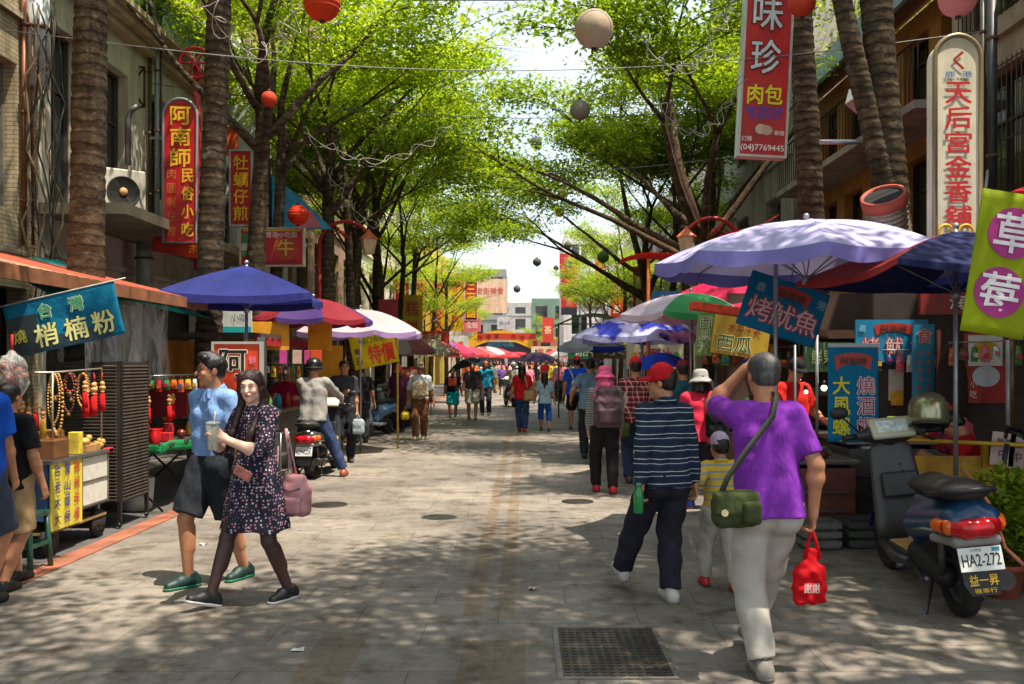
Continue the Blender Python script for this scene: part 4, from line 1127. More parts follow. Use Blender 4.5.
def wallmat(col, streak=.8, name='stained_concrete'):
    key = ('wall', col, streak)
    if key in MATS: return MATS[key]
    t = NT(name); c = lin(col)
    n = t.noise(1.4, 8, .7); base = t.ramp(n, [(.3, tuple(v*.72 for v in c)), (.7, tuple(min(1, v*1.12) for v in c))])
    sn = t.noise(2.2, 7, .72, stretch=(1, 1, .16)); f = t.ramp(sn, [(.46, (0, 0, 0)), (.68, (streak,)*3)])
    col2 = t.mix(f, base, tuple(v*.28 for v in c)); t.base(col2); t.b.inputs['Roughness'].default_value = .88
    t.bump(t.noise(30, 5, .7), .35, .01); MATS[key] = t.m; return t.m
def tilemat(c, row=.06, w=.2):
    t = NT('wall_tiles'); br = t.new('ShaderNodeTexBrick', i_Scale=1.0)
    br.inputs['Brick Width'].default_value = w; br.inputs['Row Height'].default_value = row; br.inputs['Mortar Size'].default_value = .006
    cc = lin(c); br.inputs['Color1'].default_value = (*cc, 1); br.inputs['Color2'].default_value = (*[v*.8 for v in cc], 1); br.inputs['Mortar'].default_value = (*[v*.35 for v in cc], 1)
    s = t.sep(); cb = t.new('ShaderNodeCombineXYZ'); t.link(t.math('ADD', s[0], s[1]), cb.inputs[0]); t.link(s[2], cb.inputs[1]); t.link(cb.outputs[0], br.inputs['Vector'])
    sn = t.noise(2, 6, .7, stretch=(1, 1, .2)); t.base(t.mix(1.0, br.outputs['Color'], t.ramp(sn, [(.35, (.45, .42, .38)), (.6, (1.05, 1.05, 1.05))]), 'MULTIPLY'))
    t.b.inputs['Roughness'].default_value = .5; t.bump(br.outputs['Fac'], -.5, .004); return t.m
GLASS = mat('1d2326', .08, 0, .5, 2, .1, 4, .01, name='window_glass', spec=.8)
FRM = lambda c='7c7a74': mat(c, .4, .5)
def building(name, label, side, y0, y1, X, floors, wall, nwin=3, depth=8, ww=.6, wh=.62, ground=3.0, base=None, frame='7c7a74', parapet=.5, grille=False, cornice=None, ledge=True, group=None, glass=None, cat='building', face=None, shop=True):
    """side -1 left (faces +X), 1 right (faces -X), 0 faces the camera; floors: list of storey heights"""
    L = abs(y1-y0)
    if side == -1: root = empty(name, (X, y0, 0), label, cat, rad(90), group)
    elif side == 1: root = empty(name, (X, y1, 0), label, cat, rad(-90), group)
    else: root = empty(name, (X, y0, 0), label, cat, 0, group); L = y1
    T = .28; m = MB(); top = ground+sum(floors)
    m.box((L/2, T+.06+(depth-T)/2, top/2+ .0), (L, depth-T-.12, top))   # core behind
    z = ground; pw = L/nwin
    gm = MB()
    if shop:
        nb = max(1, round(L/3.6)); 
        for i in range(nb+1): m.box((min(max(i*L/nb, .15), L-.15), -.001+T/2, ground/2-.22), (.3, T, ground-.44))
        m.box((L/2, T/2, ground-.22), (L, T, .44))
    else: m.box((L/2, T/2, ground/2), (L, T, ground))
    wins = []
    for fh in floors:
        w_ = pw*ww; h_ = fh*wh; sb = (fh-h_)*.5
        m.box((L/2, T/2, z+sb/2), (L, T, sb)); m.box((L/2, T/2, z+fh-(fh-h_-sb)/2), (L, T, fh-h_-sb))
        for i in range(nwin+1):
            x0 = max(0, i*pw-(pw-w_)/2); x1 = min(L, i*pw+(pw-w_)/2)
            m.box(((x0+x1)/2, T/2, z+sb+h_/2), (x1-x0, T, h_))
        for i in range(nwin): wins.append((i*pw+pw/2, z+sb+h_/2, w_, h_))
        if ledge: m.box((L/2, -.04, z+.04), (L, .1, .08))
        z += fh
    if parapet: m.box((L/2, .12, top+parapet/2), (L, .24, parapet))
    wall_o = m.build('wall', wall, root)
    if cornice:
        c_ = MB(); c_.box((L/2, -.12, top+.05), (L+.1, .5, .12)); c_.box((L/2, -.2, top+.17), (L+.2, .66, .1)); c_.box((L/2, -.05, top-.08), (L, .3, .12)); c_.build('cornice', cornice, root)
    if shop:
        dk = MB(); dk.box((L/2, T+.05, (ground-.44)/2), (L-.3, .02, ground-.46)); dk.build('shop_shade_sheet', mat('2a241f', .5, 0, .6, 1.5, .3, 6, .02), wall_o)  # dark sheet painted in for the shade inside the shop openings
    fm = FRM(frame)
    for x, zc, w_, h_ in wins:
        f = MB(); y = T-.07
        for a in (-1, 1): f.box((x+a*(w_/2-.02), y, zc), (.045, .06, h_)); f.box((x, y, zc+a*(h_/2-.02)), (w_-.09, .06, .045))
        f.box((x, y, zc), (.035, .05, h_-.09)); f.box((x, y+.003, zc+h_*.18), (w_-.09, .04, .03))
        fo = f.build('window', fm, wall_o)
        g = MB(); g.box((x, y+.03, zc), (w_-.02, .012, h_-.02)); g.build('pane', glass or GLASS, fo)
        if grille:
            g = MB(); n = int(w_/.11)
            for i in range(n+1): g.tube([(x-w_/2+i*w_/n, -.06, zc-h_/2-.05), (x-w_/2+i*w_/n, -.06, zc+h_/2+.05)], .008, 5)
            for k_ in (-1, 0, 1): g.tube([(x-w_/2-.03, -.06, zc+k_*h_/2), (x+w_/2+.03, -.06, zc+k_*h_/2)], .01, 5)
            for a in (-1, 1):
                for k_ in (-1, 1): g.tube([(x+a*w_/2, -.06, zc+k_*h_/2), (x+a*w_/2, .05, zc+k_*h_/2)], .008, 5)
            g.build('grille', mat('4b3b30', .7, .4, .4), fo)
    return root
TILE = tilemat('b0a284'); OLD = wallmat('c2baa6'); OLD2 = wallmat('8d8478'); CREAM = wallmat('d8cdb2', .5); GREY = wallmat('aaa79e', .6); WHITE = wallmat('dcdad2', .35); PINK = wallmat('c59a8a', .5)
building('tiled_house', 'near tan tiled house at the left edge with cables down its corner', -1, 2, 12.9, -6.9, [3.2, 3.2], TILE, 4, ground=3.1)
oldb = building('old_concrete_house', 'weathered concrete house with heavy cornice behind the nearest left palm', -1, 13.0, 20.0, -7.0, [4.2], OLD, 4, ground=3.2, cornice=wallmat('a89878'), parapet=.4, frame='5c564b', ww=.5, wh=.66)
building('white_shop_house', 'white plastered house behind the red framed shop sign', -1, 20.1, 26.5, -6.9, [3.0, 3.0], WHITE, 3)
building('brown_shop_house', 'brown house behind the thick left tree', -1, 26.6, 36, -6.8, [3.1, 3.1, 3.1], wallmat('9c7a66', .5), 4)
building('cream_shop_house', 'cream house glimpsed through the left trees', -1, 36.1, 48, -6.8, [3.2, 3.2], CREAM, 4)
building('yellow_shop_house', 'ochre house that carries the yellow billboards', -1, 60, 74, -6.3, [3.2, 3.2], wallmat('d2b14c', .3), 4)
building('grey_shop_house', 'grey house just before the yellow billboards', -1, 48.1, 59.9, -6.8, [3.2, 3.2, 3.0], GREY, 4)
building('pale_shop_house', 'pale house past the yellow billboards on the left', -1, 74.1, 90, -6.0, [3.2, 3.4], CREAM, 4)
# right side
nr = building('dark_balcony_house', 'shaded brown house with barred windows at the right edge', 1, 4, 13.0, 6.1, [2.7, 2.2], wallmat('a3937a', .7), 4, parapet=0, ground=3.1, grille=True, ww=.72, wh=.72, frame='4c4036')
wood = mat('a9763c', .6, 0, .3, 3, .3, 20)
ob = building('timber_balcony_house', 'ochre timber fronted house with balcony and blue grey gable boards', 1, 13.2, 20.5, 6.6, [2.6, 1.9], wood, 5, parapet=0, ground=3.0, frame='3c2a1c', ww=.7, wh=.6)
r_ = MB(); r_.prism([(-.2, 7.3), (7.45, 7.3), (7.45, 7.75), (-.2, 7.75)], -.7, -.62); r_.build('gable_board', mat('7f95a6', .5), ob)
r_ = MB(); r_.box((3.65, -.3, 7.58), (7.6, .62, .1)); r_.build('eaves', mat('5b4029'), ob)
bk = MB(); bk.box((3.65, -.5, 5.4), (7.3, .9, .12)); bk.build('balcony_slab', wallmat('a39a8b'), ob)
rl = MB(); rl.tube([(0, -.9, 6.35), (7.3, -.9, 6.35)], .02, 6)
for i in range(50): rl.tube([(i*7.3/49, -.9, 5.46), (i*7.3/49, -.9, 6.35)], .009, 5)
rl.build('balcony_railing', mat('2c2522', .5, .5), ob)
cb = building('tall_concrete_house', 'tall bare grey concrete house behind the right palm', 1, 20.7, 30, 6.1, [3.2, 3.2, 3.2, 3.2], wallmat('a8a498', .75), 3, ground=3.2, grille=True, ww=.35, wh=.5)
building('beige_shop_house', 'beige house behind the right trees', 1, 30.1, 44, 6.9, [3.2, 3.2], CREAM, 5)
building('dull_shop_house', 'grey house behind the right trees further up the street', 1, 44.1, 62, 6.7, [3.2, 3.0], GREY, 6)
wb = building('white_corner_house', 'white four storey corner house with banner beside it, right of the street end', 0, 80, 11, 3.4, [3.1, 3.1, 3.1], wallmat('cfcdc6', .3), 4, ground=3.4, ww=.5, wh=.55, depth=10)
building('low_shop_house', 'low pale house before the white corner house', 1, 62.1, 79.8, 6.9, [3.0], WHITE, 5)
building('green_sided_house', 'green sided block with pale upper panels at the street end', 0, 138, 9, 1.0, [3.4, 3.4], wallmat('6f8a78', .3), 3, ground=4, depth=8)
building('far_tan_house', 'tan block right of the green sided house at the street end', 0, 150, 14, 6.2, [3.2, 2.6], wallmat('c2ad86', .3), 4, ground=3.8)
building('far_grey_house', 'far hazy grey house closing the street behind the yellow arch', 0, 172, 26, -22, [3.2, 3.2, 2], wallmat('b5b0a6', .3), 8, ground=4)
building('far_brown_hall', 'low brown hall right of the yellow arch', 0, 128, 7, -.6, [1.0], wallmat('a2664a', .3), 3, ground=3.6)
building('far_dotted_house', 'grey block behind the red dotted sign', 0, 124, 8, -10.5, [3.4, 3.4, 3.0], wallmat('8f8f88', .3), 3, ground=4)
# ---- near-left facade clutter
def pipe(name, label, pts, r, col, cat='pipe', parent=None, rings=True, n=10):
    m = MB(); m.tube(pts, r, n)
    o = m.build(name, col if isinstance(col, bpy.types.Material) else mat(col, .5, .4, .3, 6, .2), parent)
    if not parent: tag(o, label, cat)
    if rings:
        for q in range(1, len(pts)-1) if len(pts) > 2 else []: pass
        a, b = Vector(pts[0]), Vector(pts[-1]); L = (b-a).length; k = max(1, int(L/1.1)); m = MB()
        if len(pts) == 2:
            for i in range(k):
                p = a.lerp(b, (i+.5)/k); d = (b-a).normalized(); m.tube([p-d*.02, p+d*.02], r*1.25, n)
            m.build('clamp', mat('6a4a36', .7, .5, .4), o)
    return o
pipe('downpipe', 'fat pale grey downpipe beside the tiled house, left of the nearest palm', [W(112/3, -30, 12.6)+Vector((0, 0, 0)), W(112/3, 88, 12.6)], .16, 'b4b8b8')
pipe('rusty_pipe', 'thin rusty pipe down the corner of the tiled house', [W(24, -20, 12.4), W(24, 245, 12.4)], .035, '7a4a30')
pipe('rusty_pipe', 'thinner rusty pipe just right of the corner of the tiled house', [W(31, -20, 12.5), W(33, 245, 12.5)], .02, '6a4430')
for i, (x, y0_, y1_, r) in enumerate(((143, -20, 225, .05), (150, -20, 225, .035), (157, -20, 222, .045), (161, 0, 200, .02))):
    pipe('riser_pipe', ('widest of the four grey riser pipes between the air conditioner and the red arched sign', 'second riser pipe from the left, brownish, by the red arched sign', 'third riser pipe from the left, pale, by the red arched sign', 'thinnest riser pipe, nearest the red arched sign')[i], [W(x, y0_, 16.8), W(x, y1_, 16.8)], r, ('5c6468', '5a4232', '8a9498', '39393b')[i])
pipe('drain_pipe', 'pale corroded drain pipe standing below the air conditioner ledge', [W(144, 225, 16.0), W(144, 292, 16.0)], .13, '8d958c')
fr = empty('steel_bracket', W(130, 87, 16.5), 'square rusty steel bracket frame with crossed braces on the concrete house', 'bracket')
fb = MB(); a, b_ = .26, .36
for p, q in (((-a, 0, -b_), (a, 0, -b_)), ((a, 0, -b_), (a, 0, b_)), ((a, 0, b_), (-a, 0, b_)), ((-a, 0, b_), (-a, 0, -b_)), ((-a, 0, -b_), (a, 0, b_)), ((-a, 0, b_), (a, 0, -b_))): fb.tube([p, q], .02, 6)
for sx in (-a, a):
    for sz in (-b_, b_): fb.tube([(sx, 0, sz), (sx-.5, .1, sz)], .015, 5)
fb.build('frame', mat('4a3428', .7, .5, .4), fr)
def aircon(label, p, yaw=0, s=1.0):
    root = empty('air_conditioner', p, label, 'air conditioner', group=None, rot=(0, 0, yaw)); root.scale = (s,)*3
    m = MB(); m.box((0, 0, .3), (.85, .34, .6), bev=.015); bo = m.build('casing', mat('c9c4b4', .5, 0, .2, dirt=.5), root)
    f = MB(); f.lathe([(.0001, .0), (.19, .0), (.2, .01), (.21, 0)], 24, M=Matrix.Translation((.14, -.178, .3)) @ Matrix.Rotation(math.pi/2, 4, 'X')); f.build('fan_grille', mat('3c3c3a', .6, .3), bo)
    f = MB(); f.lathe([(.0001, .012), (.05, .012), (.055, 0)], 12, M=Matrix.Translation((.14, -.182, .3)) @ Matrix.Rotation(math.pi/2, 4, 'X')); f.build('fan_hub', mat('b98a55'), bo)
    f = MB()
    for i in range(12): f.box((-.428, 0, .06+i*.042), (.008, .3, .022))
    f.build('side_louvre', mat('4d4c47', .6), bo)
    k = MB(); k.box((-.3, 0, -.03), (.04, .5, .05)); k.box((.3, 0, -.03), (.04, .5, .05)); k.build('bracket', mat('54402f', .7, .4), root)
    return root
aircon('pale air conditioner unit with dark side louvres on the ledge of the concrete house', W(106, 214, 15.0)+Vector((0, .1, 0)), rad(38), 1.25)
m = MB(); m.box((0, 0, 0), (1.3, 7.2, .16)); lg = m.build('concrete_ledge', wallmat('9a8d74')); lg.location = (-6.35, 16.6, 3.85); tag(lg, 'stained concrete ledge under the air conditioner', 'ledge')
pipe('gooseneck_pipe', 'bent metal flue pipe beside the air conditioner', [W(128, 165, 15.6), W(128, 120, 15.6), W(131, 110, 15.6), W(138, 106, 15.6)], .05, '5b5d5c', rings=False)
# cables on tiled house
rs = random.Random(4)
cab = empty('cable_bundle', (-6.6, 12.2, 0), 'tangle of dark cables hanging down the corner between tiled and concrete house', 'cables')
for i in range(9):
    x0 = -6.75+rs.uniform(0, .5); pts = []
    for k in range(14): pts.append((x0+6.6+rs.uniform(-.05, .05)+.1*math.sin(k*.7+i), .05+rs.uniform(0, .2), 6.5-k*.33))
    m = MB(); m.tube(pts, .009+.004*(i % 3), 5); m.build('cable', mat(('1b1a19', '2c2522', '6b5a40')[i % 3], .6), cab)
# green corrugated roof over cornice
m = MB()
def cor(u, v): return (-8.2+1.9*u, 13.2+7.5*v, 8.9-.75*u+.03*math.sin(v*180))
m.grid(cor, 2, 180); o = m.build('corrugated_roof', mat('3f7a63', .5, .3, .3)); tag(o, 'green corrugated lean-to roof above the cornice of the concrete house', 'roof')
# awning left
aw = empty('stall_awning', (-4.0, 3.0, 2.4), 'long striped rusty orange awning running along the near left stalls', 'awning')
t = NT('striped_awning'); s_ = t.sep(); f = t.math('FRACT', t.math('MULTIPLY', s_[1], 5.0)); c_ = t.mix(t.math('LESS_THAN', f, .5), lin('a8482c'), lin('c9a184'))
c_ = t.mix(1.0, c_, t.ramp(t.noise(3, 6, .7), [(.35, (.45, .42, .4)), (.65, (1.05, 1.05, 1.05))]), 'MULTIPLY'); t.base(c_); t.b.inputs['Roughness'].default_value = .7
AWN = t.m
m = MB(); m.grid(lambda u, v: (-2.6*u, 8.4*v, .62*u+.012*math.sin(v*260)), 6, 300); m.build('sheet', AWN, aw, solid=.01)
m = MB(); m.box((0.02, 4.2, -.05), (.03, 8.4, .12)); m.build('front_rail', mat('8a5a3c', .6, .2, .4), aw)
for i in range(4):
    m = MB(); m.tube([(0, .3+i*2.6, -.03), (-2.6, .3+i*2.6, .58)], .02, 6); m.build('rafter', mat('5b3b2a', .7), aw)
tp = MB(); tp.grid(lambda u, v: (-4.25-2.1*u, 8.3+4.1*v, 2.22+.75*u+.10*math.sin(3*v+4*u)), 10, 14); o = tp.build('teal_tarpaulin', translucent('1f9a98', .4), solid=.004); tag(o, 'teal tarpaulin stretched under the striped awning', 'tarpaulin')
# clear plastic sheet wall
m = MB(); m.grid(lambda u, v: (-4.35+.05*math.sin(v*17+2*u)+.03*math.sin(v*41), 8.9+2.3*v, 2.3-.95*u+.04*math.sin(v*9)), 14, 60); o = m.build('plastic_curtain', plastic_film()); tag(o, 'clear crumpled plastic curtain hung from the left awning', 'plastic curtain')
m = MB(); m.grid(lambda u, v: (-5.6+1.25*u, 10.9+.04*math.sin(u*23), 2.35-1.0*v+.04*math.sin(u*9)), 60, 14); o = m.build('plastic_curtain', plastic_film()); tag(o, 'second plastic curtain closing the stall end beyond the dark cabinet', 'plastic curtain')
# right awning boards / far stall roofs
rs = random.Random(11)
# ================================================== LEFT STALL 1 : bead cart
cart = empty('bead_cart', (-4.0, 7.62, 0), 'wheeled trinket cart with yellow price board and white end panels', 'cart')
m = MB(); m.box((-.32, .57, .55), (.62, 1.12, .48)); m.build('cart_body', mat('27507a', .5, 0, .3, 5), cart)
m = MB(); m.box((-.32, .57, .805), (.7, 1.2, .03)); m.build('counter_top', mat('6b6b68', .4, .5), cart)
yp = empty('x', (0, 0, 0), None, None); bpy.data.objects.remove(yp)
def street_panel(parent_loc, w, h, bg, texts, name, label=None, cat=None, parent=None, shapes=()):
    r = sign(name, label or 'x', cat or 'x', (0, 0, 0), w, h, bg, texts, depth=.012, shapes=shapes)
    r.rotation_euler = (0, 0, rad(90)); r.location = parent_loc
    return r
pr = street_panel((-3.985, 7.92, .52), .54, .60, 'd8c63a', [('v', '台老木大', -.33, .0, .92, .17, '2f3a8c', None, .02), ('v', '灣山頭特', -.02, .0, .92, .17, '2f3a8c', None, .02), ('v', '楠楠珠價', .29, .0, .92, .17, 'b33a3a', None, .02)], 'price_board', 'yellow price board with dark blue and red characters on the side of the trinket cart', 'sign')
m = MB()
m.box((-.004, .84, .56), (.012, .50, .44)); m.build('white_panel', mat('c9c6ba', .6, 0, .15, 12), cart)
m = MB()
for z_ in (.34, .56, .785): m.box((.006, .84, z_), (.012, .52, .016))
for y_ in (.585, 1.095): m.box((.006, y_, .56), (.012, .016, .43))
m.build('panel_trim', mat('70665a', .5, .4), cart)
m = MB(); m.box((-.0, 1.12, .805), (.06, .1, .05), bev=.01); m.build('corner_cap', mat('c0202c', .5), cart)
for x_, y_ in ((-.05, .12), (-.05, 1.0), (-.6, .12), (-.6, 1.0)):
    k = MB(); M_ = Matrix.Translation((x_, y_, .13)) @ Matrix.Rotation(math.pi/2, 4, 'Y'); k.lathe([(.05, -.02), (.13, -.022), (.13, .022), (.05, .02)], 18, M=M_, cap=False); k.lathe([(.0001, -.02), (.05, -.02), (.05, .02), (.0001, .02)], 12, M=M_); k.build('wheel', mat('1a1918', .8), cart)
    k = MB(); k.box((x_, y_, .22), (.03, .03, .18)); k.build('leg', STEEL(), cart)
m = MB(); m.box((-.32, .57, .2), (.6, 1.1, .02)); m.build('lower_shelf', mat('8b6a40', .8, 0, .4), cart)
# display rack
rk = empty('bead_rack', (-4.02, 7.7, .82), 'thin wire rack hung with wooden beads and red tassels above the cart', 'display rack')
m = MB(); m.tube([(-.03, 1.0, 0), (-.03, 1.0, .77), (-.03, .1, .74), (-.62, .1, .74)], .009, 8); m.tube([(-.03, .1, 0), (-.03, .1, .74)], .008, 8); m.tube([(-.62, .1, .0), (-.62, .1, .74)], .008, 8); m.build('wire_frame', mat('a79b86', .4, .6), rk)
def necklace(label, p, L, w_, col, big, par=None):
    r = empty('bead_necklace', p, label, 'necklace', group='bead strings on the wire rack'); k = MB(); n = int(L*2/(big*1.8))
    for i in range(n):
        a = 2*math.pi*i/n; k.ball((w_*math.sin(a)*.5, .0, -L/2+L/2*math.cos(a)), big, 7, 5)
    k.build('beads', col, r); k = MB(); k.ball((0, 0, -L-.02), big*1.7, 8, 6); k.build('pendant', mat('7a4f22', .5), r); return r
woods = [mat('c79a4e', .4, 0, .2), mat('8a5a2c', .4, 0, .2), mat('5a2c1c', .4, 0, .2), mat('b8894a', .4, 0, .2), mat('3a2a20', .4), mat('9b2a20', .4)]
nl = ['thin pale wooden bead string at the near end of the rack', 'short dark wooden bead string', 'long honey coloured bead string hanging lowest on the rack', 'dark brown bead loop beside the long honey string', 'reddish bead loop high on the rack', 'small black bead loop', 'pale bead loop behind the red tassels', 'brown bead string near the rack post']
for i in range(8):
    y_ = 7.82+i*.085; necklace(nl[i], (-4.05-(i % 3)*.03, y_, 1.545), (.42, .2, .52, .34, .16, .22, .3, .25)[i], .10, woods[(0, 1, 3, 2, 5, 4, 0, 1)[i]], (.009, .012, .014, .011, .012, .012, .010, .010)[i])
def tassel(label, p, col='c3141c', s=1.0, body='d09a58'):
    r = empty('tassel_charm', p, label, 'charm', group='red tassel charms'); r.scale = (s, s, s)
    k = MB(); k.tube([(0, 0, 0), (0, 0, -.07)], .003, 5); k.build('cord', mat(col), r)
    k = MB(); k.ball((0, 0, -.09), (.02, .02, .02), 10, 8); k.ball((0, 0, -.125), (.028, .024, .022), 10, 8); k.ball((0, 0, -.155), (.02, .02, .014), 10, 6); k.build('gourd', mat(body, .4, 0, .3, 20), r)
    k = MB(); k.lathe([(.008, -.165), (.02, -.18), (.024, -.25), (.027, -.32)], 12); k.build('tassel', cloth(col), r)
for i, lb in enumerate(('leftmost red tassel with tan gourd over the trinket cart', 'second red tassel with tan gourd over the trinket cart', 'third and brightest red tassel over the trinket cart', 'fourth red tassel close to the rack corner', 'red tassel with pale gourd nearest the rack post')):
    tassel(lb, (-3.99-.03*(i % 2), 8.25+i*.085, 1.55-(.02*(i % 2))), s=(1.0, 1.2, 1.25, .95, 1.15)[i])
for i, (x_, y_, w_, d_, h_, c_, lb) in enumerate(((-4.1, 7.86, .2, .26, .16, '6a4220', 'brown wooden box on the near end of the trinket cart'), (-4.3, 8.1, .26, .3, .22, '8a6436', 'larger wooden crate of trinkets at the back of the cart'), (-4.05, 8.2, .10, .08, .2, 'c9b23c', 'upright yellow paper box standing on the trinket cart'), (-4.15, 8.45, .3, .26, .07, 'a37a48', 'flat wooden tray with tan goods on the cart'), (-4.45, 8.6, .2, .2, .12, '4a3424', 'small dark box behind the flat tray'))):
    k = MB(); k.box((0, 0, h_/2), (w_, d_, h_), bev=.006); o = k.build('box', mat(c_, .6, 0, .35, 12)); o.location = (x_, y_, .82); tag(o, lb, 'box')
for i in range(5):
    k = MB(); k.ball((0, 0, .03), (.05, .06, .035), 10, 7); k.ball((.02, .05, .06), (.03, .03, .03), 8, 6); o = k.build('wood_carving', woods[i % 4]); o.location = (-4.05-.07*(i % 3), 8.36+.09*i, .89 if i < 3 else .83); tag(o, ['small pale carving on the tray', 'brown carving beside the pale one', 'dark carving at the middle of the tray', 'honey brown carving past the tray', 'last small carving near the red corner cap'][i], 'carving')
for i, (dx, dy, lb) in enumerate(((0, 0, 'plastic bag of red and gold trinkets hanging at the far left'),)):
    r = empty('trinket_bag', W(12, 352, 7.2), lb, 'plastic bag'); k = MB(); rr_ = random.Random(3)
    for _ in range(34): k.ball((rr_.uniform(-.08, .08), rr_.uniform(-.07, .07), rr_.uniform(-.30, -.08)), rr_.uniform(.014, .028), 7, 5)
    k.build('trinkets', mat('b0502c', .35, 0, .7, 16), r)
    sdf_obj('film', [cone((0, 0, 0), (0, 0, -.1), .02, .09, .03), cone((0, 0, -.12), (0, 0, -.24), .11, .12, .03)], .014, plastic_film(), r, .006, 40)
    k = MB(); k.tube([(0, 0, .0), (0, 0, .14)], .012, 6); k.build('tie', mat('c8161c'), r)
for i in range(6):
    tassel(('red charm hanging under the plastic bag at far left', 'gold charm string beside the plastic bag', 'small red charm behind the blue shirted man', 'dangling gold charm low at far left', 'red knot charm left of the honey beads', 'tan charm left of the honey beads')[i], W(8+7*i, 392+6*(i % 2), 7.45), ('c3141c', 'c9962c')[i % 2], 1.0)
# green stool
def stool(label, x, y, col='1f4a3c', h=.46, s=.3):
    r = empty('plastic_stool', (x, y, 0), label, 'stool'); k = MB(); k.box((0, 0, h-.02), (s, s, .04), bev=.012); k.build('seat', mat(col, .4), r)
    for a in (-1, 1):
        for b in (-1, 1):
            k = MB(); k.tube([(a*s*.5, b*s*.5, 0), (a*s*.42, b*s*.42, h-.03)], .022, 6); k.build('leg', mat(col, .4), r)
    k = MB(); 
    for a in (-1, 1): k.box((a*s*.46, 0, h*.45), (.02, s*.86, .03)); k.box((0, a*s*.46, h*.45), (s*.86, .02, .03))
    k.build('stretcher', mat(col, .4), r); return r
stool('dark green plastic stool beside the trinket cart', -3.98, 7.2)
# louvred dark cabinet
lc = empty('louvred_cabinet', (-4.0, 9.05, 0), 'tall dark slatted metal cabinet on castors beyond the trinket cart', 'cabinet')
k = MB(); k.box((-.35, .32, .95), (.66, .68, 1.4)); k.build('carcass', mat('3b3630', .5, .4, .4, 6), lc)
sl = MB()
for i in range(34): sl.box((-.68+.012, .32, .3+i*.04), (.02, .64, .012))
sl2 = MB()
for i in range(40): sl2.box((-.35, -.03, .28+i*.034), (.6, .018, .016), rot=(rad(25), 0, 0))
sl2.build('louvre_panel', mat('6a6358', .45, .6, .35, 6), lc)
for i in range(40): pass
sl3 = MB()
for i in range(40): sl3.box((-.012, .32, .28+i*.034), (.018, .6, .016), rot=(0, rad(-25), 0))
sl3.build('louvre_panel', mat('5c554a', .45, .6, .35, 6), lc)
for a, b in ((-.03, 0), (-.03, .64), (-.66, 0), (-.66, .64)):
    k = MB(); k.box((a, b, .86), (.035, .035, 1.6)); k.build('post', BLK(), lc)
    k = MB(); k.ball((a, b, .03), (.02, .035, .03), 10, 6); k.build('castor', BLK(), lc)
# green topped folding table with red goods
tb = empty('folding_table', (-4.4, 10.6, 0), 'folding table with green cloth and crossed black legs beyond the dark cabinet', 'table')
k = MB(); k.box((0, 0, .73), (.9, 1.5, .03)); k.build('table_top', mat('3a3f3a', .5), tb)
k = MB(); k.grid(lambda u, v: (.455+.015*math.sin(v*21), -.76+1.5*v, .755-.11*u+.02*math.sin(v*8)), 3, 50); k.grid(lambda u, v: (.455-.9*u, -.76, .755-.09*v), 20, 3); k.build('cloth', translucent('1f8a4c', .2), tb, solid=.003)
for y_ in (-.55, .55):
    for a in (-1, 1):
        k = MB(); k.tube([(a*.4, y_, 0), (-a*.38, y_+.02*a, .72)], .014, 6); k.build('leg', BLK(), tb)
for i in range(14):
    k = MB(); c_ = ('c2161c', 'd4401c', 'd8a02c', '5a1c16', 'b3262c')[i % 5]
    if i % 3 == 0: k.lathe([(.05, 0), (.06, .02), (.065, .11), (.05, .16), (.055, .17)], 14)
    elif i % 3 == 1: k.box((0, 0, .05), (.13, .12, .10), bev=.008)
    else: k.ball((0, 0, .055), (.06, .06, .055), 12, 8)
    o = k.build(('jar', 'packet', 'charm_pile')[i % 3], mat(c_, .35, 0, .5, 25)); o.location = (-4.05-.17*(i % 4)-.02*i % .05, 9.95+.1*i, .75)
    tag(o, '%s %s number-free' % (c_, i) if False else ('%s %s on the green table, %s' % (('red', 'orange red', 'golden', 'maroon', 'crimson')[i % 5], ('jar', 'packet', 'round charm pile')[i % 3], ('at its near corner', 'just behind the near corner', 'near the front edge of the cloth', 'second row near end', 'before the middle', 'left of the middle', 'in the very middle', 'just past the middle', 'past the middle at the edge', 'behind the red lantern box', 'in the far half', 'far half by the edge', 'close to the far end', 'at the far end')[i])), ('jar', 'packet', 'charm')[i % 3], group='goods on the green table')
k = MB(); k.lathe([(.16, 0), (.17, .1), (.19, .34), (.17, .36)], 20); o = k.build('white_bucket', mat('a8a6a0', .5, 0, .2)); o.location = (-4.35, 10.2, 0); tag(o, 'white bucket under the green table', 'bucket')
for i in range(4): tassel(('red tassel above the green table, nearest the cabinet', 'second tassel above the green table', 'bright red tassel above the green table beside the man in blue', 'gold topped tassel above the green table')[i], (-4.15-.1*(i % 2), 9.9+.36*i, 1.36), s=1.25)
sign('charm_board', 'maroon board pinned with small charms above the green table', 'board', W(165, 400, 11.2), .55, .42, '7a1c30', [], depth=.02)
